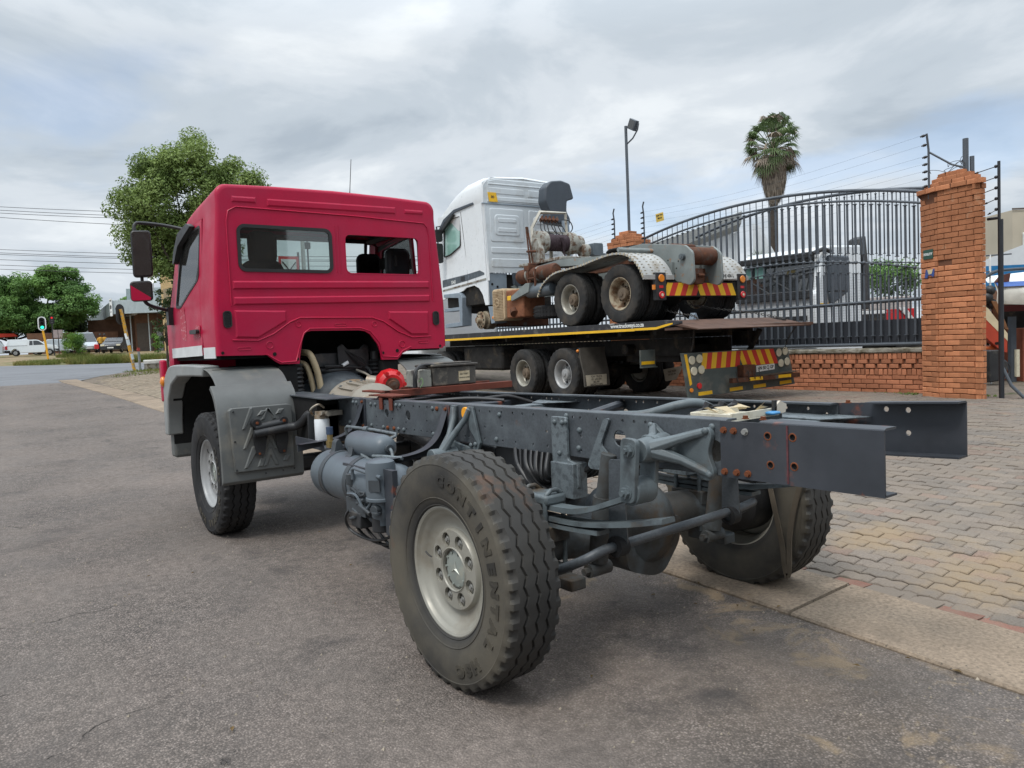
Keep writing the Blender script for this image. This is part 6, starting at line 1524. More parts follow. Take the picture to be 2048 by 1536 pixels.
# cab
fr = lambda y: ((0, y, 0), (1, 0, 0), (0, 0, 1), (0, -1, 0))
CW = 2.36
def cring(ins=0.0, dr=0.0):
    L = [(.10, 2.60), (.085, 3.2), (.045, 4.3), (.02, 4.36), (.03, 4.72), (.06, 4.82), (.14, 4.90), (.4, 4.955)]
    f = L+[(CW/2, 5.0)]+[(CW-x, z) for x, z in reversed(L)]
    return [(x+(ins if x < .4 else -ins if x > CW-.4 else 0), (z-ins-dr*(max(0, z-4.3)/.65)) if z > 4.8 else z-dr*max(0, z-4.3)/.65) for x, z in f]
cb = MB()
cb.grid([[(x, y, z) for x, z in cring(i_, d)] for y, i_, d in ((2.10, .05, 0), (2.105, .03, 0), (2.13, .005, 0), (2.18, 0, 0), (2.9, 0, .02), (3.3, 0, .12), (3.7, .01, .28), (4.1, .03, .50), (4.35, .08, .70))])
sidep = [(2.13, 2.58), (2.13, 4.34), (4.3, 4.34), (4.40, 3.4), (4.42, 2.3), (3.25, 2.46), (3.10, 2.52), (2.72, 2.54), (2.50, 2.46), (2.34, 2.30), (2.24, 2.05), (2.10, 2.05), (2.10, 2.58)]
cab_ = cb.build('cab_shell', MT['wpaint'], WT, ang=30)
win = rpoly([(3.16, 4.22), (3.62, 4.22), (4.0, 4.05), (4.1, 3.35), (3.75, 3.38), (3.24, 3.52)], .05)
sdm = MB().plate(sidep, [win], ((0, 0, 0), (0, 1, 0), (0, 0, 1), (1, 0, 0)), .0, .03)
sdm.v = [(x+(.085 if z < 3.2 else .085-.06*(z-3.2)/1.1), y, z) for x, y, z in sdm.v]
sd_ = sdm.build('side_wall', MT['wpaint'], WT, ang=30)
g = MB().plate(inset(win, -.01), [inset(win, .012)], ((.05, 0, 0), (0, 1, 0), (0, 0, 1), (1, 0, 0)), -.01, .03).build('window_frame', MT['black'], sd_)
wb = MB().plate(win, [], ((.06, 0, 0), (0, 1, 0), (0, 0, 1), (1, 0, 0)), 0, .004); wb.build('pane', MT['glass_g'], sd_, ang=None)
MB().bx(.12, .14, 3.1, 4.2, 3.3, 4.3).build('far_interior', mat('pale_green_interior', (.30, .46, .40), .7), WT)
def sline(pts, r, m='blackm', par=None): return MB().tube([(.085-.06*max(0, min(1, (z-3.2)/1.1))-.002, y, z) for y, z in pts], r, 5).build('door_seam', MT[m], par or sd_)
sline([(3.10, 4.30), (3.06, 3.6), (3.02, 3.1), (3.0, 2.55)], .006); sline([(2.62, 2.56), (2.62, 2.78)], .004)
MB().prism([(2.20, 4.30), (2.35, 4.33), (3.6, 4.33), (4.2, 4.0), (4.3, 3.9), (4.2, 4.12), (3.6, 4.45), (2.35, 4.40)], ((.0, 0, 0), (0, 1, 0), (0, 0, 1), (1, 0, 0)), -.01, .06).build('roof_rail', MT['bluegrey'], WT, ang=30) if False else MB().prism([(2.45, 4.36), (2.48, 4.41), (3.4, 4.40), (3.95, 4.25), (4.25, 4.02), (4.2, 3.95), (3.9, 4.18), (3.4, 4.33)], ((.0, 0, 0), (0, 1, 0), (0, 0, 1), (1, 0, 0)), -.005, .05).build('gutter_rail', MT['dgrey'], WT, ang=30)
MB().prism([(3.35, 4.28), (3.6, 4.26), (4.05, 4.02), (4.1, 3.9), (3.7, 4.10)], ((.0, 0, 0), (0, 1, 0), (0, 0, 1), (1, 0, 0)), -.05, .02).build('wind_deflector', MT['black'], WT)
for z0, z1, y in ((3.72, 4.02, 3.98), (3.20, 3.68, 3.98)): MB().prism(rrect(-.02, .20, z0, z1, .05, 3), ((-.22, y, 0), (1, 0, 0), (0, 0, 1), (0, 1, 0)), 0, .12).build('mirror', MT['black'], WT, bev=.02)
MB().tube([(-.10, 4.05, 3.2), (-.12, 4.1, 4.1), (.02, 4.15, 4.12)], .018, 6).build('mirror_arm', MT['black'], WT)
# stripe, number and step trim on the flank
sp = MB().prism([(2.22, 2.74), (2.22, 2.87), (3.0, 2.83), (4.3, 2.80), (4.3, 2.62), (3.0, 2.68)], ((.083, 0, 0), (0, 1, 0), (0, 0, 1), (1, 0, 0)), -.004, .0).build('blue_stripe', MT['stripe_d'], sd_)
text_mb('3343', .115, .0008, bold=.003).xf(frameM((.0775, 3.72, 2.70), (0, -1, .03), (0, 0, 1))).build('lettering', MT['lettering'], sp, ang=None, kind='stuff')
MB().bx(.07, .079, 3.15, 3.34, 2.70, 2.80).build('handle', MT['blackm'], sd_, bev=.004)
MB().prism([(2.15, 2.66), (4.3, 2.56), (4.3, 2.52), (2.15, 2.62)], ((.083, 0, 0), (0, 1, 0), (0, 0, 1), (1, 0, 0)), -.010, 0).build('cream_rubbing_strip', MT['paleflake'], sd_)
MB().bx(.080, .084, 2.55, 2.85, 2.98, 3.16).build('removed_sticker', mat('sticker_ghost', (.66, .68, .64), .5), sd_)
# back wall with pressed panels
bk = MB().plate([(.13, 2.78), (CW-.13, 2.78), (CW-.10, 3.2), (CW-.065, 4.8), (CW-.3, 4.93), (.3, 4.93), (.065, 4.8), (.10, 3.2)], [], fr(2.105), -.02, 0).build('back_wall', MT['wback'], WT, ang=30)
pb = MB(); F2 = (Vector((0, 2.1045, 0)), (1, 0, 0), (0, 0, 1), (0, -1, 0))
pb.rib([(.16, 4.36), (CW-.16, 4.36), (CW-.18, 4.84), (CW-.4, 4.90), (.4, 4.90), (.18, 4.84)], F2, .012, .02)
for x0, x1, z0, z1 in ((.22, 1.16, 4.56, 4.70), (1.28, 2.0, 4.54, 4.70), (.22, 2.0, 4.40, 4.50), (.20, 2.1, 4.76, 4.80)): pb.rib([(x0, z0), (x1, z0), (x1, z1), (x0, z1)], (Vector((0, 2.0925, 0)), (1, 0, 0), (0, 0, 1), (0, -1, 0)), .009, .012)
for x0 in (.22, 1.28):
    pb.rib(rrect(x0, x0+.92, 3.48, 4.24, .05, 3), F2, .010, .015)
    pb.rib(rrect(x0+.12, x0+.80, 3.62, 4.10, .08, 4), (Vector((0, 2.0945, 0)), (1, 0, 0), (0, 0, 1), (0, -1, 0)), .012, .015)
    for z in (3.70, 3.92): pb.rib(rrect(x0+.20, x0+.70, z, z+.10, .02, 2), (Vector((0, 2.0825, 0)), (1, 0, 0), (0, 0, 1), (0, -1, 0)), .009, .012)
for z0, z1 in ((3.22, 3.36), (2.90, 3.10)): pb.rib(rrect(.22, 2.1, z0, z1, .03, 3), F2, .011, .014)
pb.build('pressed_panels', MT['wback'], bk, ang=15)
MB().prism([(.17, 4.585), (.40, 4.585), (.44, 4.375), (.21, 4.375)], ((0, 2.080, 0), (1, 0, 0), (0, 0, 1), (0, -1, 0)), 0, .003).build('yellow_sticker', MT['tape_y'], bk)
text_mb('80', .085, .0008, bold=.002).xf(frameM((.305, 2.0765, 4.48), (1, 0, 0), (0, 0, 1))).build('lettering', MT['blacktext'], bk, ang=None, kind='stuff')
MB().bx(.03, CW-.03, 2.09, 2.12, 4.325, 4.345).build('seam', MT['bluegrey'], bk)
# lower back corner and arch
MB().prism(rpoly([(.10, 2.77), (.10, 2.05), (.52, 2.05), (.52, 2.35), (.62, 2.40), (.62, 2.77)], .02), fr(2.13), -.10, 0).build('lower_corner', MT['bluegrey'], WT, bev=.01)
for x, z in ((.22, 2.52), (.36, 2.46)): MB().cyl((x, 2.12, z), (x, 2.14, z), .028, n=10).build('corner_hole', MT['dark'], WT)
MB().bx(.62, 1.9, 2.2, 4.2, 1.95, 2.75).build('engine', MT['under'], WT)
MB().bx(.15, .55, 2.3, 4.2, 2.1, 2.6).build('wheel_arch', MT['under'], WT)
MB().prism([(.7, 2.76), (.86, 2.76), (.88, 2.50), (.82, 2.42), (.72, 2.5)], fr(1.98), -.05, .05).build('cab_latch', MT['dgrey'], WT)
MB().prism([(.62, 2.45), (.72, 2.38), (.90, 2.30), (1.5, 2.32), (1.5, 2.44), (.95, 2.42), (.8, 2.5)], fr(1.97), -.02, .02).build('rear_crossbar', MT['greyp'], WT)
# steps ahead of the arch, bare front hub
st = MB().prism([(3.36, 2.42), (3.25, 2.30), (3.30, 1.62), (4.2, 1.60), (4.2, 1.70), (3.40, 1.72), (3.42, 2.0), (4.2, 2.0), (4.2, 2.08), (3.42, 2.08), (3.44, 2.30), (4.2, 2.36), (4.2, 2.44)], ((.06, 0, 0), (0, 1, 0), (0, 0, 1), (1, 0, 0)), -.02, .24).build('step', MT['bluegrey'], WT, bev=.006)
hb = MB().lathe([(.0, -.10), (.07, -.09), (.09, -.02), (.105, .0), (.20, .01), (.205, .03), (.19, .06), (.19, .12), (.215, .14), (.215, .34), (.12, .36), (0, .36)], (.12, 2.58, 1.72), (1, 0, 0), 28).build('front_hub', MT['rim_rust'], WT, ang=30)
for i in range(10): a = 2*pi*i/10; MB().cyl((.128, 2.58+.155*cos(a), 1.72+.155*sin(a)), (.122, 2.58+.155*cos(a), 1.72+.155*sin(a)), .024, n=8).build('hub_hole', MT['dark'], hb)
MB().bx(.5, 2.0, 2.45, 2.7, 1.55, 1.85).build('front_axle', MT['rust'], WT, bev=.03)
MB().prism([(2.16, 2.02), (1.84, 2.0), (1.90, 1.64), (2.05, 1.62)], ((.12, 0, 0), (0, 1, 0), (0, 0, 1), (1, 0, 0)), -.01, .3).build('mudflap', MT['bluegrey'], WT)
MB().ball((.105, 1.97, 1.75), .035, 8, 6, (.4, 1, 1)).build('marker_lamp', MT['amber'], WT)
# beige grille box and rusty silencer behind it
gb_ = MB().prism(rrect(1.33, 1.82, 1.66, 2.36, .07, 4), ((.02, 0, 0), (0, 1, 0), (0, 0, 1), (1, 0, 0)), 0, .5).build('grille_box', MT['beige'], WT, bev=.02)
sl = MB()
for k in range(18): z = 1.72+k*.034; sl.bx(.002, .02, 1.37, 1.78, z, z+.014)
sl.build('slat', MT['beige'], gb_, ang=None)
lg = MB().lathe([(.085, -.004), (.10, -.016), (.085, -.020), (.085, -.004)], (0, 0, 0), (1, 0, 0), 24); s2 = star_mb(.09, -.006); lg.add(s2.v, s2.f); lg.xf(Matrix.Translation((0, 1.575, 2.06)))
lg.build('star_emblem', MT['beige'], gb_, ang=40, kind='stuff')
MB().bx(.06, .62, .62, 1.31, 1.70, 2.30).build('silencer_box', MT['terra'], WT, bev=.03)
MB().cyl((.02, .92, 1.78), (.06, 1.0, 1.86), .09, n=14).build('tail_pipe', MT['rust'], WT)
MB().prism([(1.05, 2.12), (.40, 2.38), (.25, 2.38), (.3, 2.2), (.95, 2.06)], ((.0, 0, 0), (0, 1, 0), (0, 0, 1), (1, 0, 0)), -.02, .25).build('step_tread', MT['greyp'], WT)
MB().bx(-.03, .0, .98, 1.12, 2.07, 2.17).build('amber_marker', MT['tape_y'], WT, bev=.01)
ex = MB().lathe([(.0, -.35), (.12, -.34), (.15, -.28), (.15, .95), (.12, 1.0), (.0, 1.02)], (.25, 0, 2.58), (0, 1, -.02), 22)
ex.build('rusty_cylinder', MT['rust'], WT, ang=40)
for y in (.20, .55): MB().lathe([(.152, 0), (.16, .005), (.16, .05), (.152, .055)], (.25, y, 2.57), (0, 1, -.02), 22).build('cylinder_band', MT['paleflake'], WT)
MB().lathe([(.0, -.36), (.10, -.35), (.14, -.28), (.14, .48), (.10, .55), (.0, .56)], (.14, 0, 2.22), (0, 1, 0), 22).build('air_tank', MT['tank'], WT, ang=40)
sp_ = MB().lathe([(.30, -.13), (.46, -.13), (.49, -.10), (.49, .10), (.46, .13), (.30, .13)], (.62, .20, 1.78), (0, 0, 1), 36)
for k in range(40):
    a = 2*pi*k/40
    for z in (-.07, 0, .07): sp_.bx(-.02, .02, -.006, .006, -.012, .012, Matrix.Translation((.62+.487*cos(a), .20+.487*sin(a), 1.78+z)) @ Matrix.Rotation(a, 4, 'Z') @ Matrix.Rotation(.5, 4, 'X'))
sp_.build('spare_tyre', MT['rubber_clean'], WT, ang=30)
# chassis and upper deck frame
for x in (.80, 1.48): MB().bx(x, x+.08, -3.0, 3.5, 2.2, 2.45).build('chassis_rail', MT['greyp'], WT)
MB().prism([(1.25, 2.66), (.9, 2.72), (-.3, 2.80), (-1.5, 2.72), (-2.3, 2.72), (-2.3, 2.60), (-1.5, 2.58), (-.3, 2.66), (1.25, 2.50)], ((.35, 0, 0), (0, 1, 0), (0, 0, 1), (1, 0, 0)), 0, .10).prism([(1.25, 2.70), (-2.3, 2.76), (-2.3, 2.62), (1.25, 2.56)], ((1.9, 0, 0), (0, 1, 0), (0, 0, 1), (1, 0, 0)), 0, .10).build('deck_frame', MT['greyp'], WT, kind='stuff')
MB().bx(.35, 2.0, -.4, 1.2, 2.80, 2.86).build('winch_deck', MT['paleflake'], WT, bev=.01)
MB().bx(.92, 1.53, -2.9, -.5, 2.45, 2.80).build('fifth_wheel_body', MT['rust'], WT, bev=.04)
MB().lathe([(0, .03), (.46, .03), (.48, .01), (.46, -.02), (0, -.02)], (1.2, -1.5, 2.84), (.02, .05, 1), 28).build('turn_plate', MT['under'], WT, ang=40)
# boom: two cheek plates with a roller
BP = rpoly([(-1.75, 2.86), (-2.2, 2.88), (-3.26, 2.72), (-3.43, 2.58), (-3.45, 2.10), (-3.36, 2.02), (-3.02, 2.12), (-2.80, 2.42), (-2.3, 2.56), (-1.8, 2.6)], .05)
for x in (.86, 1.55): 
    bo = MB().prism(BP, ((x, 0, 0), (0, 1, 0), (0, 0, 1), (1, 0, 0)), 0, .05).build('boom_cheek', MT['greyp'], WT, bev=.006)
    for y, z in ((-2.95, 2.42), (-3.05, 2.34), (-2.85, 2.50), (-3.10, 2.46), (-3.0, 2.25)): MB().cyl((x-.004, y, z), (x-.001, y, z), .014, n=8).build('bolt_hole', MT['dark'], bo)
MB().cyl((.80, -3.22, 2.52), (.87, -3.22, 2.52), .055, n=16).cyl((.79, -3.22, 2.52), (.80, -3.22, 2.52), .025, n=10).build('roller_pin', MT['cast'], WT)
MB().cyl((.92, -3.22, 2.54), (1.545, -3.22, 2.54), .155, n=24).build('roller', MT['rust'], WT)
MB().bx(.95, 1.5, -3.12, -2.9, 2.05, 2.34).bx(1.05, 1.25, -3.3, -3.1, 2.05, 2.32).tube([(1.1, -3.32, 2.2), (1.25, -3.32, 2.2)], .03, 8).build('tow_hook', MT['rust'], WT, bev=.01)
# tail board with lamps and chevron
tb2 = MB().bx(.24, 2.36, -3.16, -3.10, 1.84, 2.10).build('tail_panel', MT['under'], WT, bev=.006)
n = 13; x0, x1, z0, z1 = .47, 2.18, 1.86, 2.08
for i in range(n):
    w = (x1-x0)/n; a = x0+i*w; b = a+w; sl = .10 if a+w/2 < (x0+x1)/2 else -.10
    MB().prism([(a-sl*.5, z0), (b-sl*.5, z0), (b+sl*.5, z1), (a+sl*.5, z1)], fr(-3.162), 0, .003).build('chevron_stripe', MT['chev_r' if i % 2 else 'chev_y'], tb2)
for x in (.34, 2.36):
    lb = MB().bx(x-.12, x+.12, -3.20, -3.12, 1.78, 2.25).build('lamp_housing', MT['blackm'], WT, bev=.01)
    for z, m, r in ((2.15, 'amber', .066), (1.87, 'redlens', .062)): MB().cyl((x, -3.201, z), (x, -3.225, z), r, n=20).build('lamp', MT[m], lb, bev=.008)
    MB().cyl((x, -3.2255, 1.87), (x, -3.228, 1.87), .026, n=12).build('lamp_centre', MT['lens_c'], lb); MB().bx(x-.045, x+.045, -3.205, -3.2, 1.985, 2.03).build('red_reflector', MT['redlens'], lb)
MB().bx(.16, .20, -3.21, -3.17, 1.96, 2.04).build('side_marker', MT['amber'], WT)
np_ = MB().prism([(1.74, 2.14), (2.20, 2.16), (2.20, 2.27), (1.74, 2.25)], fr(-3.205), 0, .008).build('number_plate', MT['plate_w'], WT)
text_mb('BHJ 436 L', .084, .0008, bold=.0025, sx=.92).xf(frameM((1.97, -3.2145, 2.205), (1, 0, .03), (0, 0, 1))).build('lettering', MT['blacktext'], np_, ang=None, kind='stuff')
# aluminium mudguards
for s, x0, x1 in ((-1, -.03, .66), (1, 1.88, 2.55)):
    pr = smooth([(0, -.05, 2.10), (0, -.22, 2.32), (0, -.6, 2.49), (0, -1.05, 2.53), (0, -1.5, 2.56), (0, -1.85, 2.61), (0, -2.4, 2.66), (0, -2.78, 2.59), (0, -3.03, 2.40), (0, -3.16, 2.20)], 4)
    MB().grid([[(x0, p.y, p.z-.03), (x0+.004, p.y, p.z), (x1, p.y, p.z), (x1, p.y, p.z-.03)] for p in pr]).build('mudguard', MT['alum'], WT, ang=40)
    mg_ = WT.children[-1]
    rbm = MB()
    for k in range(4):
        xx = x0+.10+k*.155
        for p in pr[26:37]: rbm.bx(xx-.018, xx+.018, p.y-.010, p.y+.010, p.z-.004, p.z+.006)
    for p in pr[::1]: rbm.bx(x0-.008, x0+.02, p.y-.015, p.y+.015, p.z-.035, p.z+.004)
    rbm.build('tread_ribs', MT['ribc'], mg_, ang=None, kind='stuff')
    MB().bx(x0, x1, -3.19, -3.15, 2.13, 2.21).build('guard_edge', MT['alum'], WT, bev=.004)
    MB().tube([(x0+.05, -2.5, 2.71), (x1+.12 if s < 0 else x0-.2, -2.55, 2.70)], .04, 8).build('guard_stay', MT['greyp'], WT)
# winch
for x in (.44, 1.20):
    MB().lathe([(.10, .0), (.215, .0), (.235, .01), (.24, .05), (.235, .20), (.215, .21), (.205, .18), (.20, .05), (.10, .04)], (x, .60, 3.27), (1, 0, 0), 28).build('winch_flange', MT['paleflake'], WT, ang=35)
dm = MB().cyl((.62, .6, 3.27), (1.22, .6, 3.27), .172, n=22)
for k in range(9): dm.lathe([(.165, -.022), (.178, -.012), (.182, 0), (.178, .012), (.165, .022)], (.69+k*.064, .60, 3.27), (1, 0, 0), 22)
dm.build('cable_drum', MT['cable'], WT, ang=60)
for k in range(3): MB().tube(smooth([(.92+.03*k, .40, 3.36), (.98+.03*k, .39, 3.22), (1.02, .42, 3.02), (1.06+.02*k, .40, 2.94)], 5), .014, 6).build('loose_cable', MT['cable'], WT)
MB().cyl((1.40, .60, 3.25), (1.60, .60, 3.25), .20, n=20).cyl((1.50, .45, 3.10), (1.68, .45, 3.10), .15, n=18).build('winch_gearbox', MT['paleflake'], WT, bev=.02)
MB().prism(rpoly([(-.12, 2.84), (-.12, 3.06), (.02, 3.34), (.12, 3.36), (.24, 3.28), (.34, 2.84)], .03), ((.36, .45, 0), (0, 1, 0), (0, 0, 1), (1, 0, 0)), 0, .10).build('winch_bracket', MT['paleflake'], WT, bev=.01)
MB().prism(rrect(-.14, .14, 3.0, 3.28, .04, 3), ((1.95, .6, 0), (1, 0, 0), (0, 0, 1), (0, -1, 0)), 0, .2).build('junction_box', MT['tank'], WT, bev=.01)
lv = MB().tube([(.22, .55, 2.75), (.22, .58, 3.05), (.19, .60, 3.58)], .018, 6).tube([(.27, .5, 2.75), (.26, .56, 3.1), (.225, .6, 3.58)], .018, 6).cyl((.12, .5, 3.05), (.34, .5, 3.06), .025, n=8).cyl((.15, .5, 2.78), (.5, .5, 2.80), .03, n=8).build('control_lever', MT['rust'], WT)
MB().bx(.10, .60, .42, .62, 2.66, 2.76).bx(.14, .20, .45, .55, 2.3, 2.7).bx(.02, .06, .1, .14, 2.3, 2.66).bx(.02, .06, .36, .40, 2.3, 2.66).bx(.02, .06, .1, .40, 2.46, 2.49).build('lever_bracket', MT['rust'], WT, bev=.006, kind='stuff')
# control frame
MB().tube([(.46, .78, 2.86), (.46, .78, 3.60), (.68, .78, 3.94), (1.36, .78, 3.96), (1.42, .78, 2.86)], .042, 4).bx(.46, 1.36, .77, .80, 3.50, 3.54).bx(.9, .97, .76, .80, 2.86, 3.5).build('control_frame', mat('cream_frame', (.46, .44, .38), .6, col2=(.18, .10, .06), c2s=9, c2lo=.56, c2hi=.64), WT, ang=30)
vb = MB(); rg = random.Random(9)
for k in range(5): vb.cyl((.68+.1*k, .70, 3.80), (.70+.1*k, .78, 3.76), .04, n=8).cyl((.66+.1*k, .74, 3.72), (.72+.1*k, .74, 3.86), .022, n=6)
vb.build('valve_bank', MT['rust'], WT)
for k in range(7): MB().tube(smooth([(.66+.08*k, .72, 3.74), (.62+.10*k, .66, 3.55+rg.uniform(-.05, .05)), (.75+.08*k, .62, 3.45), (.85+.03*k, .6, 3.30)], 5), .011, 5).build('hydraulic_hose', MT['black'], WT)
MB().tube(smooth([(1.22, .75, 3.80), (1.42, .72, 3.78), (1.50, .72, 3.62), (1.35, .72, 3.48), (1.2, .72, 3.52)], 6), .012, 6).build('hydraulic_hose', MT['black'], WT)
# air intake
MB().prism(rpoly([(1.32, 3.86), (1.36, 4.08), (1.24, 4.32), (1.28, 4.64), (1.42, 4.78), (1.72, 4.82), (1.96, 4.76), (2.06, 4.42), (1.86, 4.36), (1.84, 4.12), (1.94, 3.96), (1.92, 3.80)], .05), fr(1.35), -.30, .0).build('air_intake', MT['dgrey'], WT, bev=.03)
MB().cyl((1.76, 1.25, 2.9), (1.70, 1.25, 3.9), .085, n=16).build('intake_pipe', MT['bluegrey'], WT)
# chains that hold the load
Mf = FB.matrix_world.copy() if False else Matrix.Translation((6.54, 8.85, FZ)) @ Matrix.Rotation(-.075, 4, 'Z')
chain('load_chain', 'left tie-down chain running from the loaded truck to the deck edge', [Mf @ Vector(p) for p in ((.72, -2.9, 1.62), (.75, -3.2, 1.54), (.72, -3.55, 1.49), (.62, -3.75, 1.42))], r=.026, group='tie-down chains on the flatbed')
chain('load_chain', 'right tie-down chain running back to the tip of the ramp', [Mf @ Vector(p) for p in ((1.5, -2.6, 1.74), (1.8, -3.1, 1.62), (2.15, -3.7, 1.50), (2.45, -4.1, 1.36))], r=.026, group='tie-down chains on the flatbed')
t = thing('wheel_chock', 'small pale chock lying on the deck under the white truck', 'chock', Mf @ Vector((.98, -3.3, 1.43)), -.075)
MB().prism([(-.09, 0), (.09, 0), (.02, .12), (-.02, .12)], ((0, 0, 0), (1, .2, 0), (0, 0, 1), (0, 1, 0)), -.05, .05).build('wedge', MT['bluegrey'], t)
# ================================================================== TREES AND PLANTS
def leaf_mat(name, c1, c2, c3=None, sc=1.2, tr=.25):
    m = bpy.data.materials.new(name); m.use_nodes = True; nt = m.node_tree; N = nt.nodes; Lk = nt.links.new; N.clear()
    out = N.new('ShaderNodeOutputMaterial'); d = N.new('ShaderNodeBsdfPrincipled'); t = N.new('ShaderNodeBsdfTranslucent'); mx = N.new('ShaderNodeMixShader')
    tc = N.new('ShaderNodeTexCoord')
    def nz(s, o):
        n = N.new('ShaderNodeTexNoise'); n.noise_dimensions = '4D'; n.inputs['W'].default_value = o; n.inputs['Scale'].default_value = s; n.inputs['Detail'].default_value = 3; Lk(tc.outputs['Object'], n.inputs['Vector']); return n.outputs['Fac']
    r = N.new('ShaderNodeValToRGB'); e = r.color_ramp.elements; e[0].position = .35; e[0].color = (*c1, 1); e[1].position = .65; e[1].color = (*c2, 1)
    if c3: q = e.new(.5); q.color = (*c3, 1)
    Lk(nz(sc, 1), r.inputs[0])
    r2 = N.new('ShaderNodeMapRange'); r2.inputs['From Min'].default_value = .3; r2.inputs['From Max'].default_value = .7; r2.inputs['To Min'].default_value = .6; r2.inputs['To Max'].default_value = 1.4; Lk(nz(sc*14, 5), r2.inputs['Value'])
    v = N.new('ShaderNodeVectorMath'); v.operation = 'SCALE'; Lk(r.outputs[0], v.inputs[0]); Lk(r2.outputs[0], v.inputs['Scale'])
    Lk(v.outputs[0], d.inputs['Base Color']); Lk(v.outputs[0], t.inputs[0]); d.inputs['Roughness'].default_value = .6; d.inputs['Specular IOR Level'].default_value = .3
    mx.inputs[0].default_value = tr; Lk(d.outputs[0], mx.inputs[1]); Lk(t.outputs[0], mx.inputs[2]); Lk(mx.outputs[0], out.inputs[0]); return m
MT['leaf_olive'] = leaf_mat('olive_leaves', (.115, .175, .045), (.25, .33, .10), (.18, .25, .07), .7)
MT['leaf_green'] = leaf_mat('green_leaves', (.075, .155, .040), (.18, .32, .085), (.125, .235, .06), .35)
MT['leaf_bush'] = leaf_mat('bush_leaves', (.06, .14, .028), (.17, .29, .045), (.10, .20, .035), 1.5)
MT['leaf_dark'] = leaf_mat('dark_leaves', (.03, .055, .018), (.065, .10, .03), None, 1.0)
MT['leaf_grass'] = leaf_mat('grass_blades', (.11, .13, .025), (.24, .21, .07), (.14, .17, .04), .9)
MT['bark'] = mat('bark', (.060, .048, .038), .95, var=.3, vs=8, bump=.4, bs=25)
def leaves(mb, c, rad, n, size, rng, sq=(1, 1, 1), asp=.5, shell=.55):
    for _ in range(n):
        while True:
            d = Vector((rng.uniform(-1, 1), rng.uniform(-1, 1), rng.uniform(-1, 1)))
            if .05 < d.length < 1: break
        d.normalize(); r = rad*(shell+(1-shell)*rng.random()**.7)*(1 if rng.random() < .75 else rng.random())
        p = c+Vector((d.x*sq[0], d.y*sq[1], d.z*sq[2]))*r
        nrm = (d*.7+Vector((rng.gauss(0, .5), rng.gauss(0, .5), .55+rng.gauss(0, .4)))).normalized()
        u = nrm.orthogonal().normalized(); u = Matrix.Rotation(rng.random()*6.28, 3, nrm) @ u; v = nrm.cross(u); s = size*rng.uniform(.6, 1.4)
        u = u*s; v = v*s*asp; k = len(mb.v); b = nrm*s*.18
        mb.v += [tuple(p-u-b), tuple(p-v), tuple(p+u-b), tuple(p+v)]; mb.f += [(k, k+1, k+2, k+3)]
def tree(label, base, crown, seed, m='leaf_olive', trunk_r=.22, nclump=60, nleaf=300, lsize=.10, crad=(.5, 1.0), squash=.75, group=None, limbs=9, gaps=.0, name='tree', trunk=True, lean=(0, 0)):
    """crown: list of (centre offset, radii) ellipsoids"""
    rng = random.Random(seed); t = thing(name, label, 'tree', base, group=group)
    tips = []
    for k in range(nclump):
        (cx, cy, cz), (rx, ry, rz) = crown[k % len(crown)] if k < len(crown)*3 else rng.choice(crown)
        d = Vector((rng.gauss(0, 1), rng.gauss(0, 1), rng.gauss(0, 1))).normalized(); q = .45+.55*rng.random()**.5
        tips.append(Vector((cx+d.x*rx*q, cy+d.y*ry*q, cz+d.z*rz*q)))
    if trunk:
        c0 = crown[0][0]; fork = Vector((c0[0]*.35+lean[0], c0[1]*.35+lean[1], max(1.2, c0[2]*.45)))
        tr = MB().tube(smooth([(0, 0, -.3), (fork.x*.4, fork.y*.4, fork.z*.5), fork, (c0[0]*.7, c0[1]*.7, c0[2]*.8)], 5), [trunk_r*(1.25-.75*i/15) for i in range(16)], 9).build('trunk', MT['bark'], t, ang=60)
        for k in range(limbs):
            e = tips[(k*5) % len(tips)]; mid = fork*.45+e*.55+Vector((rng.gauss(0, .2), rng.gauss(0, .2), -.3))
            p = smooth([fork*.9, fork*.7+mid*.3, mid, e], 4); MB().tube(p, [trunk_r*.5*(1-.85*i/(len(p)-1)) for i in range(len(p))], 6).build('limb', MT['bark'], t, ang=60)
    mb = MB()
    for e in tips: leaves(mb, e, rng.uniform(*crad), int(nleaf*rng.uniform(.6, 1.3)), lsize, rng, (1, 1, squash))
    mb.build('crown', MT[m], t, ang=None); return t
tb_ = (5.3, 28.7)
tree('large olive green street tree standing behind the red cab', (tb_[0]-.6, tb_[1]+.3, H(*tb_)),
     [((.1, -.1, 6.8), (2.3, 2.0, 1.9)), ((-1.0, .7, 5.9), (1.4, 1.3, 1.6)), ((1.6, -1.2, 6.9), (1.6, 1.4, 1.3)), ((.2, .0, 8.3), (1.7, 1.6, 1.1)), ((-.3, .2, 4.9), (1.3, 1.2, 1.2)), ((-.6, .4, 7.2), (1.7, 1.6, 1.4)), ((.6, -.5, 5.4), (1.6, 1.4, 1.4))], 3,
     'leaf_olive', .20, 200, 420, .060, (.40, .78), .75, limbs=16)
sap = (4.3, 31.5)
tree('thin sapling with sparse feathery branches beside the red cab door', (sap[0], sap[1], H(*sap)), [((.0, 0, 2.6), (.7, .7, 1.5)), ((.2, -.2, 3.6), (.4, .4, .8))], 8, 'leaf_dark', .05, 26, 46, .07, (.18, .34), .6, limbs=14)
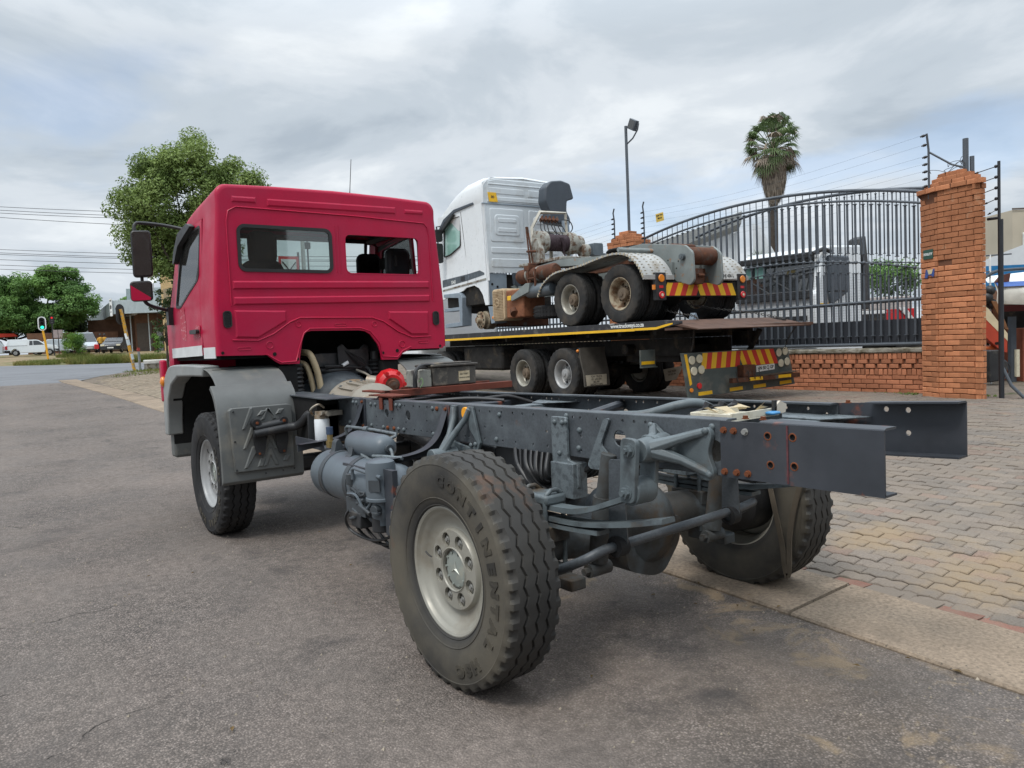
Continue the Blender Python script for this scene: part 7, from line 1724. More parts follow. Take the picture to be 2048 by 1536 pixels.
far = [('broad leafy green tree shading the market stalls', (5.0, 91.5), [((.3, .2, 6.2), (4.2, 3.6, 2.6)), ((2.4, -1.8, 5.2), (2.4, 2.4, 1.8)), ((-3.0, 2.2, 4.6), (3.0, 2.8, 2.0)), ((1.4, -1.0, 7.6), (2.0, 2.0, 1.6)), ((-2.8, 1.8, 6.4), (2.6, 2.2, 1.9)), ((-.5, -1, 3.6), (3.6, 2.2, 1.2))], 11, 230),
       ('wide green tree at the left edge of the view', (-1.2, 93), [((0, 0, 5.6), (4.6, 4.0, 2.6)), ((2.4, -1.4, 4.2), (2.4, 2.4, 1.8)), ((-3, 2, 4.6), (3.0, 3.0, 2.0)), ((0, -1, 3.2), (3.6, 2.4, 1.0))], 12, 170),
       ('smaller tree between the tall tree and the canopy building', (17.0, 118), [((0, 0, 6.6), (1.6, 1.6, 1.5)), ((-1.0, .6, 4.0), (1.3, 1.3, 1.2))], 13, 30),
       ('low dark tree behind the parked cars', (2.2, 97), [((0, 0, 3.4), (4.5, 3.0, 1.6)), ((4, -2, 3.0), (3.2, 2.2, 1.6))], 14, 60)]
for lab, (x, y), cr, sd, nc in far:
    tree(lab, (x, y, H(x, y)), cr, sd, 'leaf_green' if sd != 14 else 'leaf_dark', .32, nc, 330, .135, (.6, 1.2), .6, group='trees across the junction', limbs=8)
bx_, by_ = 4.72, 66.0
t = thing('bush', 'rounded bright green bush on the grass verge beside the traffic light', 'bush', (bx_, by_, H(bx_, by_)))
mb = MB(); rng = random.Random(21)
for k in range(34):
    d = Vector((rng.gauss(0, .5), rng.gauss(0, .5), rng.random())); leaves(mb, Vector((d.x*.85, d.y*.85, .35+d.z*1.45)), rng.uniform(.3, .5), 150, .075, rng, (1, 1, .9), .32)
mb.build('foliage', MT['leaf_bush'], t, ang=None)
st = MB()
for k in range(9): st.tube([(0, 0, -.1), (rng.uniform(-.5, .5), rng.uniform(-.5, .5), rng.uniform(1.0, 1.7))], .02, 5)
st.build('stem', MT['bark'], t, kind='stuff')
# grass and weeds on the verge
def grass(name, spots, seed, h=(.12, .45), m='leaf_grass'):
    rg = random.Random(seed); mb = MB()
    for (x, y, rx, ry, n, hs) in spots:
        for _ in range(n):
            a = rg.random()*6.28; q = sqrt(rg.random()); px_ = x+cos(a)*rx*q; py_ = y+sin(a)*ry*q; z = H(px_, py_)-.03
            hh = rg.uniform(*h)*hs; w = rg.uniform(.012, .03); b = rg.random()*6.28; lx, ly = rg.gauss(0, .35)*hh, rg.gauss(0, .35)*hh; k = len(mb.v)
            mb.v += [(px_-w*cos(b), py_-w*sin(b), z), (px_+w*cos(b), py_+w*sin(b), z), (px_+lx, py_+ly, z+hh)]; mb.f += [(k, k+1, k+2)]
    return mb.build(name, MT[m], ang=None, kind='stuff')
grass('grass', [(.9, 49.6, 1.2, 1.4, 1800, .7), (3.6, 48.6, 1.3, 2.2, 4200, 1.2), (4.6, 48.2, 1.1, 1.8, 3600, 1.3), (5.2, 47.4, .9, 1.0, 2000, 1.1), (6.9, 47.6, 1.2, 1.0, 2400, 1.2), (8.3, 47.6, 1.4, 1.2, 1600, 1.0), (4.7, 66, 1.3, 1.0, 1500, .9), (2.2, 52, 2.2, 2.4, 1200, .5), (5, 53, 3.5, 3, 1500, .6), (4.8, 35.5, 1.6, 1.3, 700, .35), (3.8, 32.0, 1.6, 1.8, 500, .3)], 31)
grass('grass', [(9.9, 3.1, .15, .12, 60, .35), (9.98, 1.9, .12, .12, 40, .3), (10.12, 3.5, .08, .5, 60, .25), (9.98, 5.5, .2, 1.2, 60, .2)], 33, (.08, .25), 'leaf_olive')
# weed stalk in front of the yellow brick building
tree('young leafy weed growing beside the doors of the canopy building', (11.9, 71.0, H(11.9, 71)), [((0, 0, .9), (.4, .4, .8))], 41, 'leaf_bush', .04, 10, 70, .08, (.25, .4), .8, limbs=3, name='weed')
# fan palm
def palm():
    bx, by = 30.8, 19.65; zb = H(bx, by); t = thing('palm_tree', 'tall fan palm with a skirt of dead fronds behind the gate', 'palm tree', (bx, by, zb)); rg = random.Random(17)
    top = 9.35
    MB().tube([(0, .1, -.3), (.05, .05, 4), (.1, 0, top)], [.26, .20, .19], 10).build('trunk', MT['bark'], t, ang=60)
    MT['frond'] = leaf_mat('palm_fronds', (.075, .125, .045), (.15, .205, .09), None, 1.5); MT['dead'] = mat('dead_fronds', (.30, .25, .20), .95, var=.35, vs=4, col2=(.17, .135, .11), c2s=3)
    sk = MB()
    for k in range(2600):
        z = top+.3-rg.random()**.85*2.3; f = (top+.3-z)/2.3; R0 = .64*(1-max(0, f-.42)**2*2.5); a = rg.random()*6.28; r = R0*rg.uniform(.75, 1.0); l = rg.uniform(.3, .65); w = rg.uniform(.015, .04)
        p = Vector((.1+r*cos(a), r*sin(a), z)); q = p+Vector((-.12*cos(a)*f+rg.gauss(0, .05), -.12*sin(a)*f+rg.gauss(0, .05), -l)); s = Vector((-sin(a), cos(a), 0))*w; k0 = len(sk.v)
        sk.v += [tuple(p-s), tuple(p+s), tuple(q)]; sk.f += [(k0, k0+1, k0+2)]
    sk.build('dead_frond_skirt', MT['dead'], t, ang=None, kind='stuff')
    for k in range(96):
        a = rg.random()*6.28; el = rg.uniform(-1.0, 1.3) if k < 80 else rg.uniform(.9, 1.5); L = rg.uniform(.95, 1.3)+max(0, el)*.5; fr = rg.uniform(.50, .70)
        d = Vector((cos(a)*cos(el), sin(a)*cos(el), sin(el))); b = Vector((.1, 0, top+.55)); h = b+d*L*.8+Vector((0, 0, -.12*(1-abs(sin(el))))); s = d.cross(Vector((0, 0, 1))).normalized() if abs(d.z) < .95 else Vector((1, 0, 0)); up = s.cross(d)
        mb = MB().tube([b, b+d*L*.4+Vector((0, 0, .03)), h], .018, 5)
        for j in range(15):
            an = -1.35+2.7*j/14; dd = (d*cos(an)+s*sin(an)).normalized(); m_ = h+dd*fr*.6+up*.03; e = h+dd*fr*rg.uniform(.95, 1.15)+Vector((0, 0, -.16-.2*rg.random())); w = up.cross(dd).normalized()*.034; k0 = len(mb.v)
            mb.v += [tuple(h), tuple(m_-w), tuple(e), tuple(m_+w)]; mb.f += [(k0, k0+1, k0+2, k0+3)]
        mb.build('frond', MT['dead'] if (el < -.35 and rg.random() < .55) or rg.random() < .16 else MT['frond'], t, ang=None)
    # hanging dead fronds below the crown
    for k in range(26):
        a = rg.random()*6.28; mb = MB(); b = Vector((.1, 0, top+.5)); h = b+Vector((cos(a)*.9, sin(a)*.8, rg.uniform(-.1, .3)))
        mb.tube([b, (b+h)/2+Vector((0, 0, .15)), h], .016, 5)
        for j in range(12): e = h+Vector((cos(a)*.25+rg.gauss(0, .13), sin(a)*.25+rg.gauss(0, .13), -rg.uniform(.5, 1.0))); k0 = len(mb.v); s = Vector((rg.gauss(0, .02), rg.gauss(0, .02), 0)); mb.v += [tuple(h-s), tuple(h+s), tuple(e)]; mb.f += [(k0, k0+1, k0+2)]
        mb.build('frond', MT['dead'], t, ang=None)
palm()
# ================================================================== ACROSS THE JUNCTION
MT.update(signal_y=mat('traffic_yellow', (.72, .36, .015), .5, col2=(.5, .22, .02), c2s=5), pole_y=mat('peeling_yellow_pole', (.55, .29, .035), .6, col2=(.30, .26, .20), c2s=7, c2lo=.5, c2hi=.56, col3=(.16, .06, .03), c3s=5, c3lo=.58, c3hi=.64),
    green_l=mat('green_signal_light', (.02, .35, .2), .3, emit=((.02, .9, .45), 2.2)), red_l=mat('red_signal_light', (.4, .02, .02), .3, emit=((1, .03, .03), .7)),
    car_w=mat('white_car_paint', (.66, .70, .72), .3, var=.03, coat=.4), car_k=mat('black_car_paint', (.012, .013, .016), .25, coat=.5), car_s=mat('silver_car_paint', (.42, .46, .48), .3, metal=.3, coat=.4),
    corr=mat('grey_green_cladding', (.30, .36, .37), .5, var=.06), corr_l=mat('pale_cladding', (.50, .56, .58), .5, var=.06), soffit=mat('brown_soffit', (.12, .10, .085), .8), wallb=mat('brown_brick_wall', (.16, .085, .055), .9, var=.25, vs=2), ybrick=mat('yellow_brick', (.50, .36, .19), .9, var=.14, vs=2),
    door_w=mat('grey_door', (.34, .36, .36), .6), skin=mat('brown_skin', (.12, .06, .035), .6), shirt=mat('yellow_shirt', (.62, .33, .05), .8), trouser=mat('dark_trousers', (.03, .03, .04), .85), bag=mat('red_bag', (.60, .03, .03), .5))
def signal(label, x, y, z, hz, lit, pm, lean=(0, 0), face=(0, -1), border=True, sc=1.0, pr=.055):
    t = thing('traffic_light', label, 'traffic light', (x, y, z)); top = Vector((lean[0], lean[1], hz))
    MB().tube([(0, 0, -.3), top*.5, top+Vector((0, 0, -.35 if border else .25))], pr, 10).build('pole', MT[pm], t)
    f = Vector((*face, 0)).normalized(); u = Vector((-f.y, f.x, 0)); c = top
    def stad(w, h): return [(w*cos(a), h-w+w*sin(a)) for a in [pi*i/10 for i in range(11)]]+[(w*cos(a), -h+w+w*sin(a)) for a in [pi+pi*i/10 for i in range(11)]]
    bk = MB().prism(stad(.26*sc, .52*sc), (c, u, (0, 0, 1), f), .03, .06).build('backboard', MT['black'], t, ang=40)
    if border: MB().plate(stad(.27*sc, .53*sc), [stad(.195*sc, .455*sc)], (c, u, (0, 0, 1), f), .06, .075).build('white_border', MT['white'], bk, ang=40)
    for k, m in enumerate(('black', 'black', 'black')):
        zz = (.28-.28*k)*sc; mm = MT[lit[k]] if lit[k] else MT['glass_d']
        cc = c+Vector((0, 0, zz)); MB().cyl(cc+f*.05, cc+f*.085, .105*sc, n=18).build('lens', mm, bk)
        MB().lathe([(.115*sc, .0), (.118*sc, .16), (.112*sc, .16), (.109*sc, 0)], cc+f*.06, f, 16, a0=-.4, a1=pi+.4).build('visor', MT['black'], bk, ang=50)
    return t
signal('traffic light with white border showing green on a yellow pole', 2.59, 62.3, H(2.59, 62.3)-.02, 2.62, (None, None, 'green_l'), 'signal_y', lean=(-.24, .1), sc=1.0, face=(-.05, -1), pr=.075)
signal('dark traffic light showing red beside the tree trunk', 4.25, 76.0, H(4.25, 76), 3.15, ('red_l', None, None), 'blackm', border=False, sc=.75, face=(-.1, -1))
t = signal('leaning paint-peeled yellow traffic light pole seen from behind', 3.96, 36.9, H(3.96, 36.9)-.02, 2.75, (None, None, None), 'pole_y', lean=(-.42, .22), border=False, face=(-.55, .8), sc=.95, pr=.075)
for k, (h_, c_) in enumerate(((1.55, 'white'), (1.25, 'corr_l'), (.55, 'corr_l'))):
    MB().lathe([(.079, 0), (.079, .28)], Vector((-.42*h_/2.75, .22*h_/2.75, h_)), (-.15, .08, 1), 12).build('sticker', MT[c_], t)
t = thing('square_sign', 'small square sign on a dark post beside the tree trunk', 'sign', (4.5, 74.5, H(4.5, 74.5)))
MB().tube([(0, 0, -.2), (0, 0, 2.3)], .04, 8).build('post', MT['blackm'], t); MB().bx(-.36, .36, -.03, 0, 1.55, 2.25).build('panel', mat('pinkish_sign', (.36, .30, .30), .6), t)
t = thing('standpipe', 'short grey post with a red cap beside the yellow pole', 'post', (4.12, 36.6, H(4.12, 36.6)))
MB().tube([(0, 0, -.2), (-.02, 0, .92)], .055, 10).build('post', MT['greyp'], t); MB().cyl((-.02, 0, .92), (-.02, 0, 1.10), .06, n=10).cyl((-.1, 0, .98), (.05, 0, 1.0), .04, n=8).build('cap', mat('red_cap', (.32, .05, .04), .6), t)
t = thing('concrete_ring', 'low round concrete ring with white painted rim at the street corner', 'planter', (4.98, 37.3, H(4.98, 37.3)))
MB().lathe([(.54, -.2), (.54, .28), (.40, .28), (.38, -.2)], (0, 0, 0), (0, 0, 1), 32).build('base', MT['coping'], t); MB().lathe([(.40, .28), (.56, .28), (.57, .31), (.57, .44), (.54, .47), (.42, .47), (.40, .44)], (0, 0, 0), (0, 0, 1), 32).build('rim', mat('white_painted_concrete', (.62, .61, .57), .8), t)
# cars
def wheel_c(par, x, y, r=.29, side=-1):
    w = MB().lathe([(.17, -.09), (r-.03, -.095), (r, -.07), (r, .07), (r-.03, .095), (.17, .09)], (0, 0, 0), (0, 1, 0), 20).build('wheel', MT['rubber_clean'], par, loc=(x, y, r))
    MB().lathe([(0, -.02), (.06, -.09), (.17, -.085), (.18, -.06), (.18, .06), (0, .06)], (0, 0, 0), (0, 1, 0), 14).build('rim', MT['rim_silver'], w)
def car_body(par, prof, w, m, tum=.12, z1=.85):
    """prof in (x,z), extruded across y with the top drawn in"""
    n = len(prof); vs = []
    for s in (-1, 1):
        for k in (0, 1):
            for x, z in prof:
                i_ = max(0, (z-z1))*tum*1.6; e = .0 if k else .05
                vs.append((x, s*(w/2-i_-e), z) if not k else (x, s*(w/2-i_), z))
    mb = MB(); L = [vs[0:n], vs[n:2*n], vs[3*n:4*n], vs[2*n:3*n]]
    vv = [(x, -w/2+max(0, z-z1)*tum*1.6, z) for x, z in prof]+[(x, w/2-max(0, z-z1)*tum*1.6, z) for x, z in prof]
    mb.add(vv, [tuple(range(n-1, -1, -1)), tuple(range(n, 2*n))]+[(i, (i+1) % n, n+(i+1) % n, n+i) for i in range(n)])
    return mb.build('body', m, par, ang=30, bev=.03)
def pickup():
    x, y = 2.75, 77.6; t = thing('pickup_truck', 'white pickup with a closed canopy parked across the junction', 'pickup', (x, y, H(x, y)-.0), -.12); t.scale = (.93, .93, .95)
    pr = [(-2.2, .35), (-2.2, .9), (-2.12, 1.0), (-2.0, 1.50), (-1.85, 1.56), (-.35, 1.56), (-.30, 1.50), (.30, 1.50), (.55, 1.45), (1.15, 1.02), (1.95, .92), (2.12, .80), (2.15, .35), (1.75, .30), (1.70, .50), (1.50, .66), (1.25, .66), (1.05, .50), (1.0, .28), (-1.05, .28), (-1.10, .50), (-1.3, .66), (-1.5, .66), (-1.7, .50), (-1.75, .30)]
    b = car_body(t, pr, 1.6, MT['car_w'])
    def pane(pts, name, m): 
        for s in (-1, 1): MB().prism(pts, ((0, s*.80, 0), (1, 0, 0), (0, -s*.19, 1), (0, s, 0)), -.16*0-.155, -.135).build(name, MT[m], t)
    for s in (-1, 1):
        def P(x_, z_): return (x_, s*(.802-max(0, z_-.85)*.192), z_)
        for nm, pts, m in (('window', [(-.25, .98), (.05, .98), (.05, 1.40), (-.2, 1.40)], 'glass_d'), ('window', [(.10, .98), (1.0, 1.0), (.55, 1.36), (.38, 1.41), (.10, 1.41)], 'glass_d'), ('canopy_panel', [(-1.85, 1.0), (-.45, 1.0), (-.45, 1.45), (-1.78, 1.45)], 'car_w')):
            MB().add([P(*p) for p in pts], [tuple(range(len(pts)))]).build(nm, MT[m], t, ang=None)
        MB().tube([P(-2.1, .96), P(-.4, .955)], .012, 4).build('canopy_seam', MT['black'], t)
        for x_ in (1.40, -1.40): wheel_c(t, x_, s*.72)
        MB().bx(-2.215, -2.02, min(s*.60, s*.81), max(s*.60, s*.81), .62, .95).build('tail_lamp', MT['redlens'], t, bev=.01)
    MB().bx(-2.26, -1.75, -.80, .80, .30, .55).build('rear_bumper', MT['black'], t, bev=.03); MB().bx(1.8, 2.2, -.80, .80, .30, .60).build('front_bumper', MT['black'], t, bev=.03)
pickup()
def front_car(label, x, y, rz, m, van=False, sil=1.0):
    t = thing('parked_van' if van else 'parked_car', label, 'van' if van else 'car', (x, y, H(x, y)), rz)
    # nose towards -y in local frame: build along x then turn
    h = 1.95 if van else 1.42
    pr = [(-2.1, .3), (-2.1, 1.0), (-1.9, h), (.3 if not van else 1.0, h), (1.0 if not van else 1.55, 1.02), (1.9, .82), (2.05, .65), (2.05, .28)]
    b = car_body(t, pr, 1.7, MT[m], .14)
    zt_, xa, xb = (h-.06, .36 if not van else 1.05, .96 if not van else 1.52)
    MB().add([(xa+.02, -.62, zt_), (xa+.02, .62, zt_), (xb+.02, .74, 1.06), (xb+.02, -.74, 1.06)], [(0, 1, 2, 3)]).build('windscreen', MT['glass_d'], t, ang=None)
    for s in (-1, 1):
        MB().bx(1.93, 2.06, min(s*.5, s*.82), max(s*.5, s*.82), .62, .78).build('headlight', MT['lens_c'], t, bev=.02)
        for q in (1.3, -1.3): wheel_c(t, q, s*.74)
        MB().add([(-1.5, s*.79, 1.0), (xa+.45, s*.79, 1.02), (xa, s*.70, zt_-.04), (-1.4, s*.70, zt_-.04)], [(0, 1, 2, 3)]).build('window', MT['glass_d'], t, ang=None)
    MB().bx(2.052, 2.07, -.26, .26, .42, .53).build('number_plate', MT['plate_w'], t); MB().bx(2.03, 2.06, -.6, .6, .3, .38).build('grille', MT['black'], t)
    return t
front_car('black car parked nose out under the canopy', 9.15, 75.2, -1.95, 'car_k')
front_car('silver van half hidden behind the green bush', 6.9, 78.5, -1.45, 'car_s', True)
front_car('dark car showing its pale bonnet beside the tree trunk', 4.6, 80.5, 2.9, 'car_s')
front_car('grey car cut off by the left edge of the view', -1.6, 76.5, 3.0, 'car_s')
# stalls under the trees
t = thing('market_stall', 'stall with a red awning at the left edge under the trees', 'stall', (1.2, 91, H(1.2, 91)))
MB().prism([(-1.6, 1.75), (1.2, 1.85), (.9, 2.15), (-1.6, 2.2)], ((0, 0, 0), (1, 0, 0), (0, 0, 1), (0, 1, 0)), -1, 1).build('awning', mat('red_awning', (.50, .05, .03), .7), t)
for x in (-1.4, 1.0): MB().tube([(x, -.8, 0), (x, -.8, 1.85)], .04, 6).build('leg', MT['steel'], t)
t = thing('market_umbrella', 'closed blue market umbrella under the trees', 'umbrella', (3.65, 90.5, H(3.65, 90.5)))
MB().lathe([(.05, 2.0), (.22, 1.7), (.28, 1.2), (.42, .5), (.55, .15), (.3, .1)], (0, 0, 0), (0, 0, 1), 12).build('canopy', mat('blue_canvas', (.06, .22, .62), .7), t); MB().tube([(0, 0, 0), (0, 0, 2.1)], .03, 6).build('pole', MT['steel'], t)
t = thing('market_stall', 'stall with a blue roof and red posts behind the yellow signal pole', 'stall', (4.9, 89.8, H(4.9, 89.8)))
MB().prism([(-.8, 1.5), (.5, 1.5), (.3, 2.1), (-.5, 2.1)], ((0, 0, 0), (1, 0, 0), (0, 0, 1), (0, 1, 0)), -.8, .8).build('awning', mat('blue_awning', (.10, .14, .32), .7), t)
for x in (-.6, -.1, .3): MB().bx(x, x+.1, -.7, -.6, 0, 1.6).build('post', mat('maroon_post', (.16, .03, .035), .6) if x < -.5 else MT['redlens'], t)
MB().bx(.1, .5, -.85, -.8, .5, 1.9).build('banner', MT['white'], t)
# people
def person(label, x, y, rz, top, bag=None):
    t = thing('person', label, 'person', (x, y, H(x, y)), rz)
    V = [(0, 0, .95), (0, 0, 1.15), (0, .01, 1.38), (0, .0, 1.50), (0, -.02, 1.62), (0, -.02, 1.74), (.11, 0, .90), (.13, -.02, .50), (.12, .03, .08), (.12, -.10, .03), (-.11, 0, .90), (-.14, .06, .50), (-.12, .16, .09), (-.12, .04, .03), (.20, .01, 1.40), (.27, .03, 1.12), (.26, -.08, .90), (-.20, .01, 1.40), (-.27, .03, 1.12), (-.25, -.05, .88)]
    E = [(0, 1), (1, 2), (2, 3), (3, 4), (4, 5), (0, 6), (6, 7), (7, 8), (8, 9), (0, 10), (10, 11), (11, 12), (12, 13), (2, 14), (14, 15), (15, 16), (2, 17), (17, 18), (18, 19)]
    R = [.145, .135, .15, .06, .09, .08, .10, .07, .045, .04, .10, .07, .045, .04, .06, .045, .032, .06, .045, .032]
    me = bpy.data.meshes.new('body'); me.from_pydata(V, E, []); me.materials.append(MT['skin']); o = link('body', me, t)
    me.skin_vertices.new(name='') if hasattr(me.skin_vertices, 'new') and not me.skin_vertices else None
    m = o.modifiers.new('skin', 'SKIN'); 
    if me.skin_vertices:
        for i, r in enumerate(R): me.skin_vertices[0].data[i].radius = (r, r*.8)
        me.skin_vertices[0].data[0].use_root = True
    s = o.modifiers.new('sub', 'SUBSURF'); s.levels = 1; s.render_levels = 1
    MB().lathe([(.05, 1.50), (.19, 1.44), (.215, 1.3), (.19, 1.1), (.20, .92), (.17, .90)], (0, 0, 0), (0, 0, 1), 14).xf(Matrix.Diagonal((1.08, .8, 1, 1))).tube([(.19, .01, 1.40), (.275, .03, 1.17)], .068, 8).tube([(-.19, .01, 1.40), (-.275, .03, 1.17)], .068, 8).build('shirt', MT[top], t)
    MB().tube([(.11, 0, .95), (.13, -.02, .50), (.12, .03, .10)], [.135, .095, .075], 10).tube([(-.11, 0, .95), (-.14, .06, .50), (-.12, .16, .11)], [.135, .095, .075], 10).ball((0, 0, .92), .18, 10, 6, (1.05, .8, .6)).build('trousers', MT['trouser'], t)
    MB().ball((0, .0, 1.72), .108, 10, 8).build('hair', MT['black'], t)
    if bag:
        b = thing('shopping_bag', 'bright red bag carried by the walking person', 'bag', (x-.36, y-.1, H(x, y)+.42)); MB().prism(rrect(-.2, .2, 0, .42, .05, 3), ((0, 0, 0), (1, 0, 0), (0, 0, 1), (0, 1, 0)), -.08, .08).build('pouch', MT['bag'], b, bev=.02)
        MB().tube(smooth([(-.1, 0, .40), (.05, 0, .55), (.12, 0, .40)], 5), .012, 5).build('strap', MT['bag'], b)
person('person in a yellow shirt and dark trousers walking beside the black car', 7.95, 75.6, .4, 'shirt', True)
person('person in a dull orange shirt behind the one in yellow', 8.45, 76.6, .2, 'shirt')
# canopy building
def canopy_building():
    o = Vector((13.96, 78.3, 0)); u = (Vector((10.0, 81.24, 0))-o); u.normalize()   # along the front, right -> left
    n_ = Vector((u.y, -u.x, 0))
    if n_.y > 0: n_ = -n_
    bz = H(11, 80)-.1; t = thing('canopy_building', 'brick workshop building with a grey clad forecourt canopy', 'building', (o.x, o.y, bz))
    back = -n_
    def P(a, b, z): v = u*a+back*b; return Vector((v.x, v.y, z-bz))
    L = 4.95
    # canopy slab: front edge from right (a=0) to corner (a=L), left edge recedes
    zf0, zf1 = 6.15, 7.52
    cor = Vector((10.0, 81.24, 0)); rec = Vector((12.6, 118.0, 0)); w = (rec-cor)
    def Q(s, z): v = cor+w*s-o; return Vector((v.x, v.y, z-bz))
    mb = MB(); nst = 40
    for i in range(nst):
        a0, a1 = L*i/nst, L*(i+.5)/nst; d = .05
        mb.add([P(a0, d, zf0), P(a0, 0, zf0), P(a1, 0, zf0), P(a1, d, zf0), P(a0, d, zf1), P(a0, 0, zf1), P(a1, 0, zf1), P(a1, d, zf1)], [(0, 1, 5, 4), (1, 2, 6, 5), (2, 3, 7, 6), (4, 5, 6, 7)])
    mb.add([P(-.2, d, zf0), P(L, d, zf0), P(L, d, zf1), P(-.2, d, zf1)], [(0, 1, 2, 3)])
    mb.build('fascia', MT['corr_l'], t, ang=None)
    mb = MB(); nst = 60
    for i in range(nst):
        s0, s1 = i/nst, (i+.5)/nst
        mb.add([Q(s0, zf0), Q(s1, zf0), Q(s1, zf1), Q(s0, zf1)], [(0, 1, 2, 3)]); ob = n_*.0-u*-.06
        a, b_ = Q(s1, zf0)-u*.06, Q((i+1)/nst, zf0)-u*.06; mb.add([a, b_, b_+Vector((0, 0, zf1-zf0)), a+Vector((0, 0, zf1-zf0))], [(0, 1, 2, 3)])
        mb.add([Q(s1, zf0), a, a+Vector((0, 0, zf1-zf0)), Q(s1, zf1)], [(0, 1, 2, 3)])
    mb.build('fascia', MT['corr'], t, ang=None)
    MB().add([P(-.2, .05, zf0+.02), P(L, .05, zf0+.02), Q(1, zf0+.02), Q(1, zf0+.02)+back*9, P(-.2, 12, zf0+.02)], [(0, 1, 2, 3, 4)]).build('soffit', MT['soffit'], t, ang=None)
    MB().add([P(-.2, .05, zf1-.02), P(L, .05, zf1-.02), Q(1, zf1-.02), P(-.2, 12, zf1-.02)], [(0, 1, 2, 3)]).build('roof', MT['corr'], t, ang=None)
    # upper block
    mb = MB()
    for i in range(44):
        a0, a1 = -.2+5.4*i/44, -.2+5.4*(i+.55)/44; mb.add([P(a0, 3.5, zf1-.1), P(a1, 3.5, zf1-.1), P(a1, 3.5, 8.95), P(a0, 3.5, 8.95)], [(0, 1, 2, 3)]); mb.add([P(a1, 3.55, zf1-.1), P(-.2+5.4*(i+1)/44, 3.55, zf1-.1), P(-.2+5.4*(i+1)/44, 3.55, 8.95), P(a1, 3.55, 8.95)], [(0, 1, 2, 3)])
    mb.add([P(5.2, 3.5, zf1-.1), P(5.2, 9, zf1-.1), P(5.2, 9, 8.95), P(5.2, 3.5, 8.95)], [(0, 1, 2, 3)])
    mb.build('upper_cladding', MT['corr'], t, ang=None)
    # walls below
    MB().add([P(-.1, 2.6, bz-.2), P(4.1, 2.6, bz-.2), P(4.1, 2.6, zf0), P(-.1, 2.6, zf0)], [(0, 1, 2, 3)]).add([P(4.1, 2.6, bz-.2), P(4.1, 8, bz-.2), P(4.1, 8, zf0), P(4.1, 2.6, zf0)], [(0, 1, 2, 3)]).add([P(4.1, 8, bz-.2), P(12, 8, bz-.2), P(12, 8, zf0-.1), P(4.1, 8, zf0-.1)], [(0, 1, 2, 3)]).build('wall', MT['wallb'], t, ang=None)
    for a0, a1, m, z in ((.15, .55, 'door_w', 2.25), (.65, 1.0, 'door_w', 2.25), (1.25, 1.85, 'door_w', 2.1), (2.3, 3.9, 'soffit', 3.0)): 
        d_ = MB().add([P(a0, 2.55, bz), P(a1, 2.55, bz), P(a1, 2.55, bz+z), P(a0, 2.55, bz+z), P(a0, 2.6, bz), P(a1, 2.6, bz), P(a1, 2.6, bz+z), P(a0, 2.6, bz+z)], [(0, 1, 2, 3), (0, 1, 5, 4), (1, 2, 6, 5), (2, 3, 7, 6), (3, 0, 4, 7)]).build('door', MT[m], t, ang=None)
    for a0, b0 in ((2.15, 1.6), (4.3, 2.2), (4.9, 5.0), (6.4, 7.5)): MB().tube([P(a0, b0, bz), P(a0, b0, zf0)], .06, 8).build('column', MT['corr_l'], t)
    for a0, b0 in ((3.2, .9), (4.2, 2.5), (5.4, 4)): MB().bx(-.25, .25, -.06, .06, -.06, 0, Matrix.Translation(P(a0, b0, zf0))).build('ceiling_lamp', MT['white'], t)
    # sign on the corner
    sg = thing('tyre_sign', 'white corner sign of the canopy reading TYRE with a wheel symbol', 'sign', o+Vector((P(L+.12, -.02, 0).x, P(L+.12, -.02, 0).y, 0)))
    f_ = (n_*.75+u*.65).normalized(); uu_ = Vector((-f_.y, f_.x, 0)); M = frameM((0, 0, 6.95), uu_, (0, 0, 1))
    MB().bx(-.28, .28, -1.0, .75, -.05, 0, M).build('panel', MT['white'], sg); tt = text_mb('TYRE', .26, .003, sx=.8, bold=.006).xf(M @ Matrix.Translation((0, .52, .004))); tt.build('lettering', MT['blacktext'], sg, ang=None, kind='stuff')
    q = MB().lathe([(.11, 0), (.20, 0), (.20, .01), (.11, .01)], (0, 0, 0), (0, 0, 1), 20).bx(-.04, .04, -.09, .09, 0, .01).bx(-.12, .12, -.52, -.44, 0, .01).xf(M @ Matrix.Translation((0, -.1, .004))); q.build('wheel_symbol', MT['blacktext'], sg, ang=None, kind='stuff')
    d = thing('satellite_dish', 'white satellite dish on the roof beside the yellow brick building', 'satellite dish', (13.46, 78.9, 8.95))
    dm = Matrix.Rotation(radians(70), 4, 'X'); ds = MB().lathe([(0, .0), (.2, .02), (.4, .09), (.45, .13), (.4, .1), (0, .012)], (0, 0, .45), (-.5, -.75, .35), 24); ds.build('reflector', MT['white'], d, ang=60); MB().tube([(0, 0, -.6), (0, 0, .45)], .035, 6).tube([(.0, 0, .2), (-.3, -.4, .55)], .02, 5).build('mast', MT['steel'], d)
    # yellow brick block
    y_ = thing('yellow_brick_building', 'tall yellow face brick building beside the canopy', 'building', (o.x, o.y, bz))
    hh = 10.6-bz; off = .06
    MB().add([P(-off, 0, bz-.3), P(-off-9, 0, bz-.3), P(-off-9, 0, bz+hh), P(-off, 0, bz+hh), P(-off, 9, bz-.3), P(-off, 9, bz+hh), P(-off-9, 9, bz+hh)], [(0, 1, 2, 3), (0, 4, 5, 3), (3, 5, 6, 2)]).build('wall', MT['ybrick'], y_, ang=None)
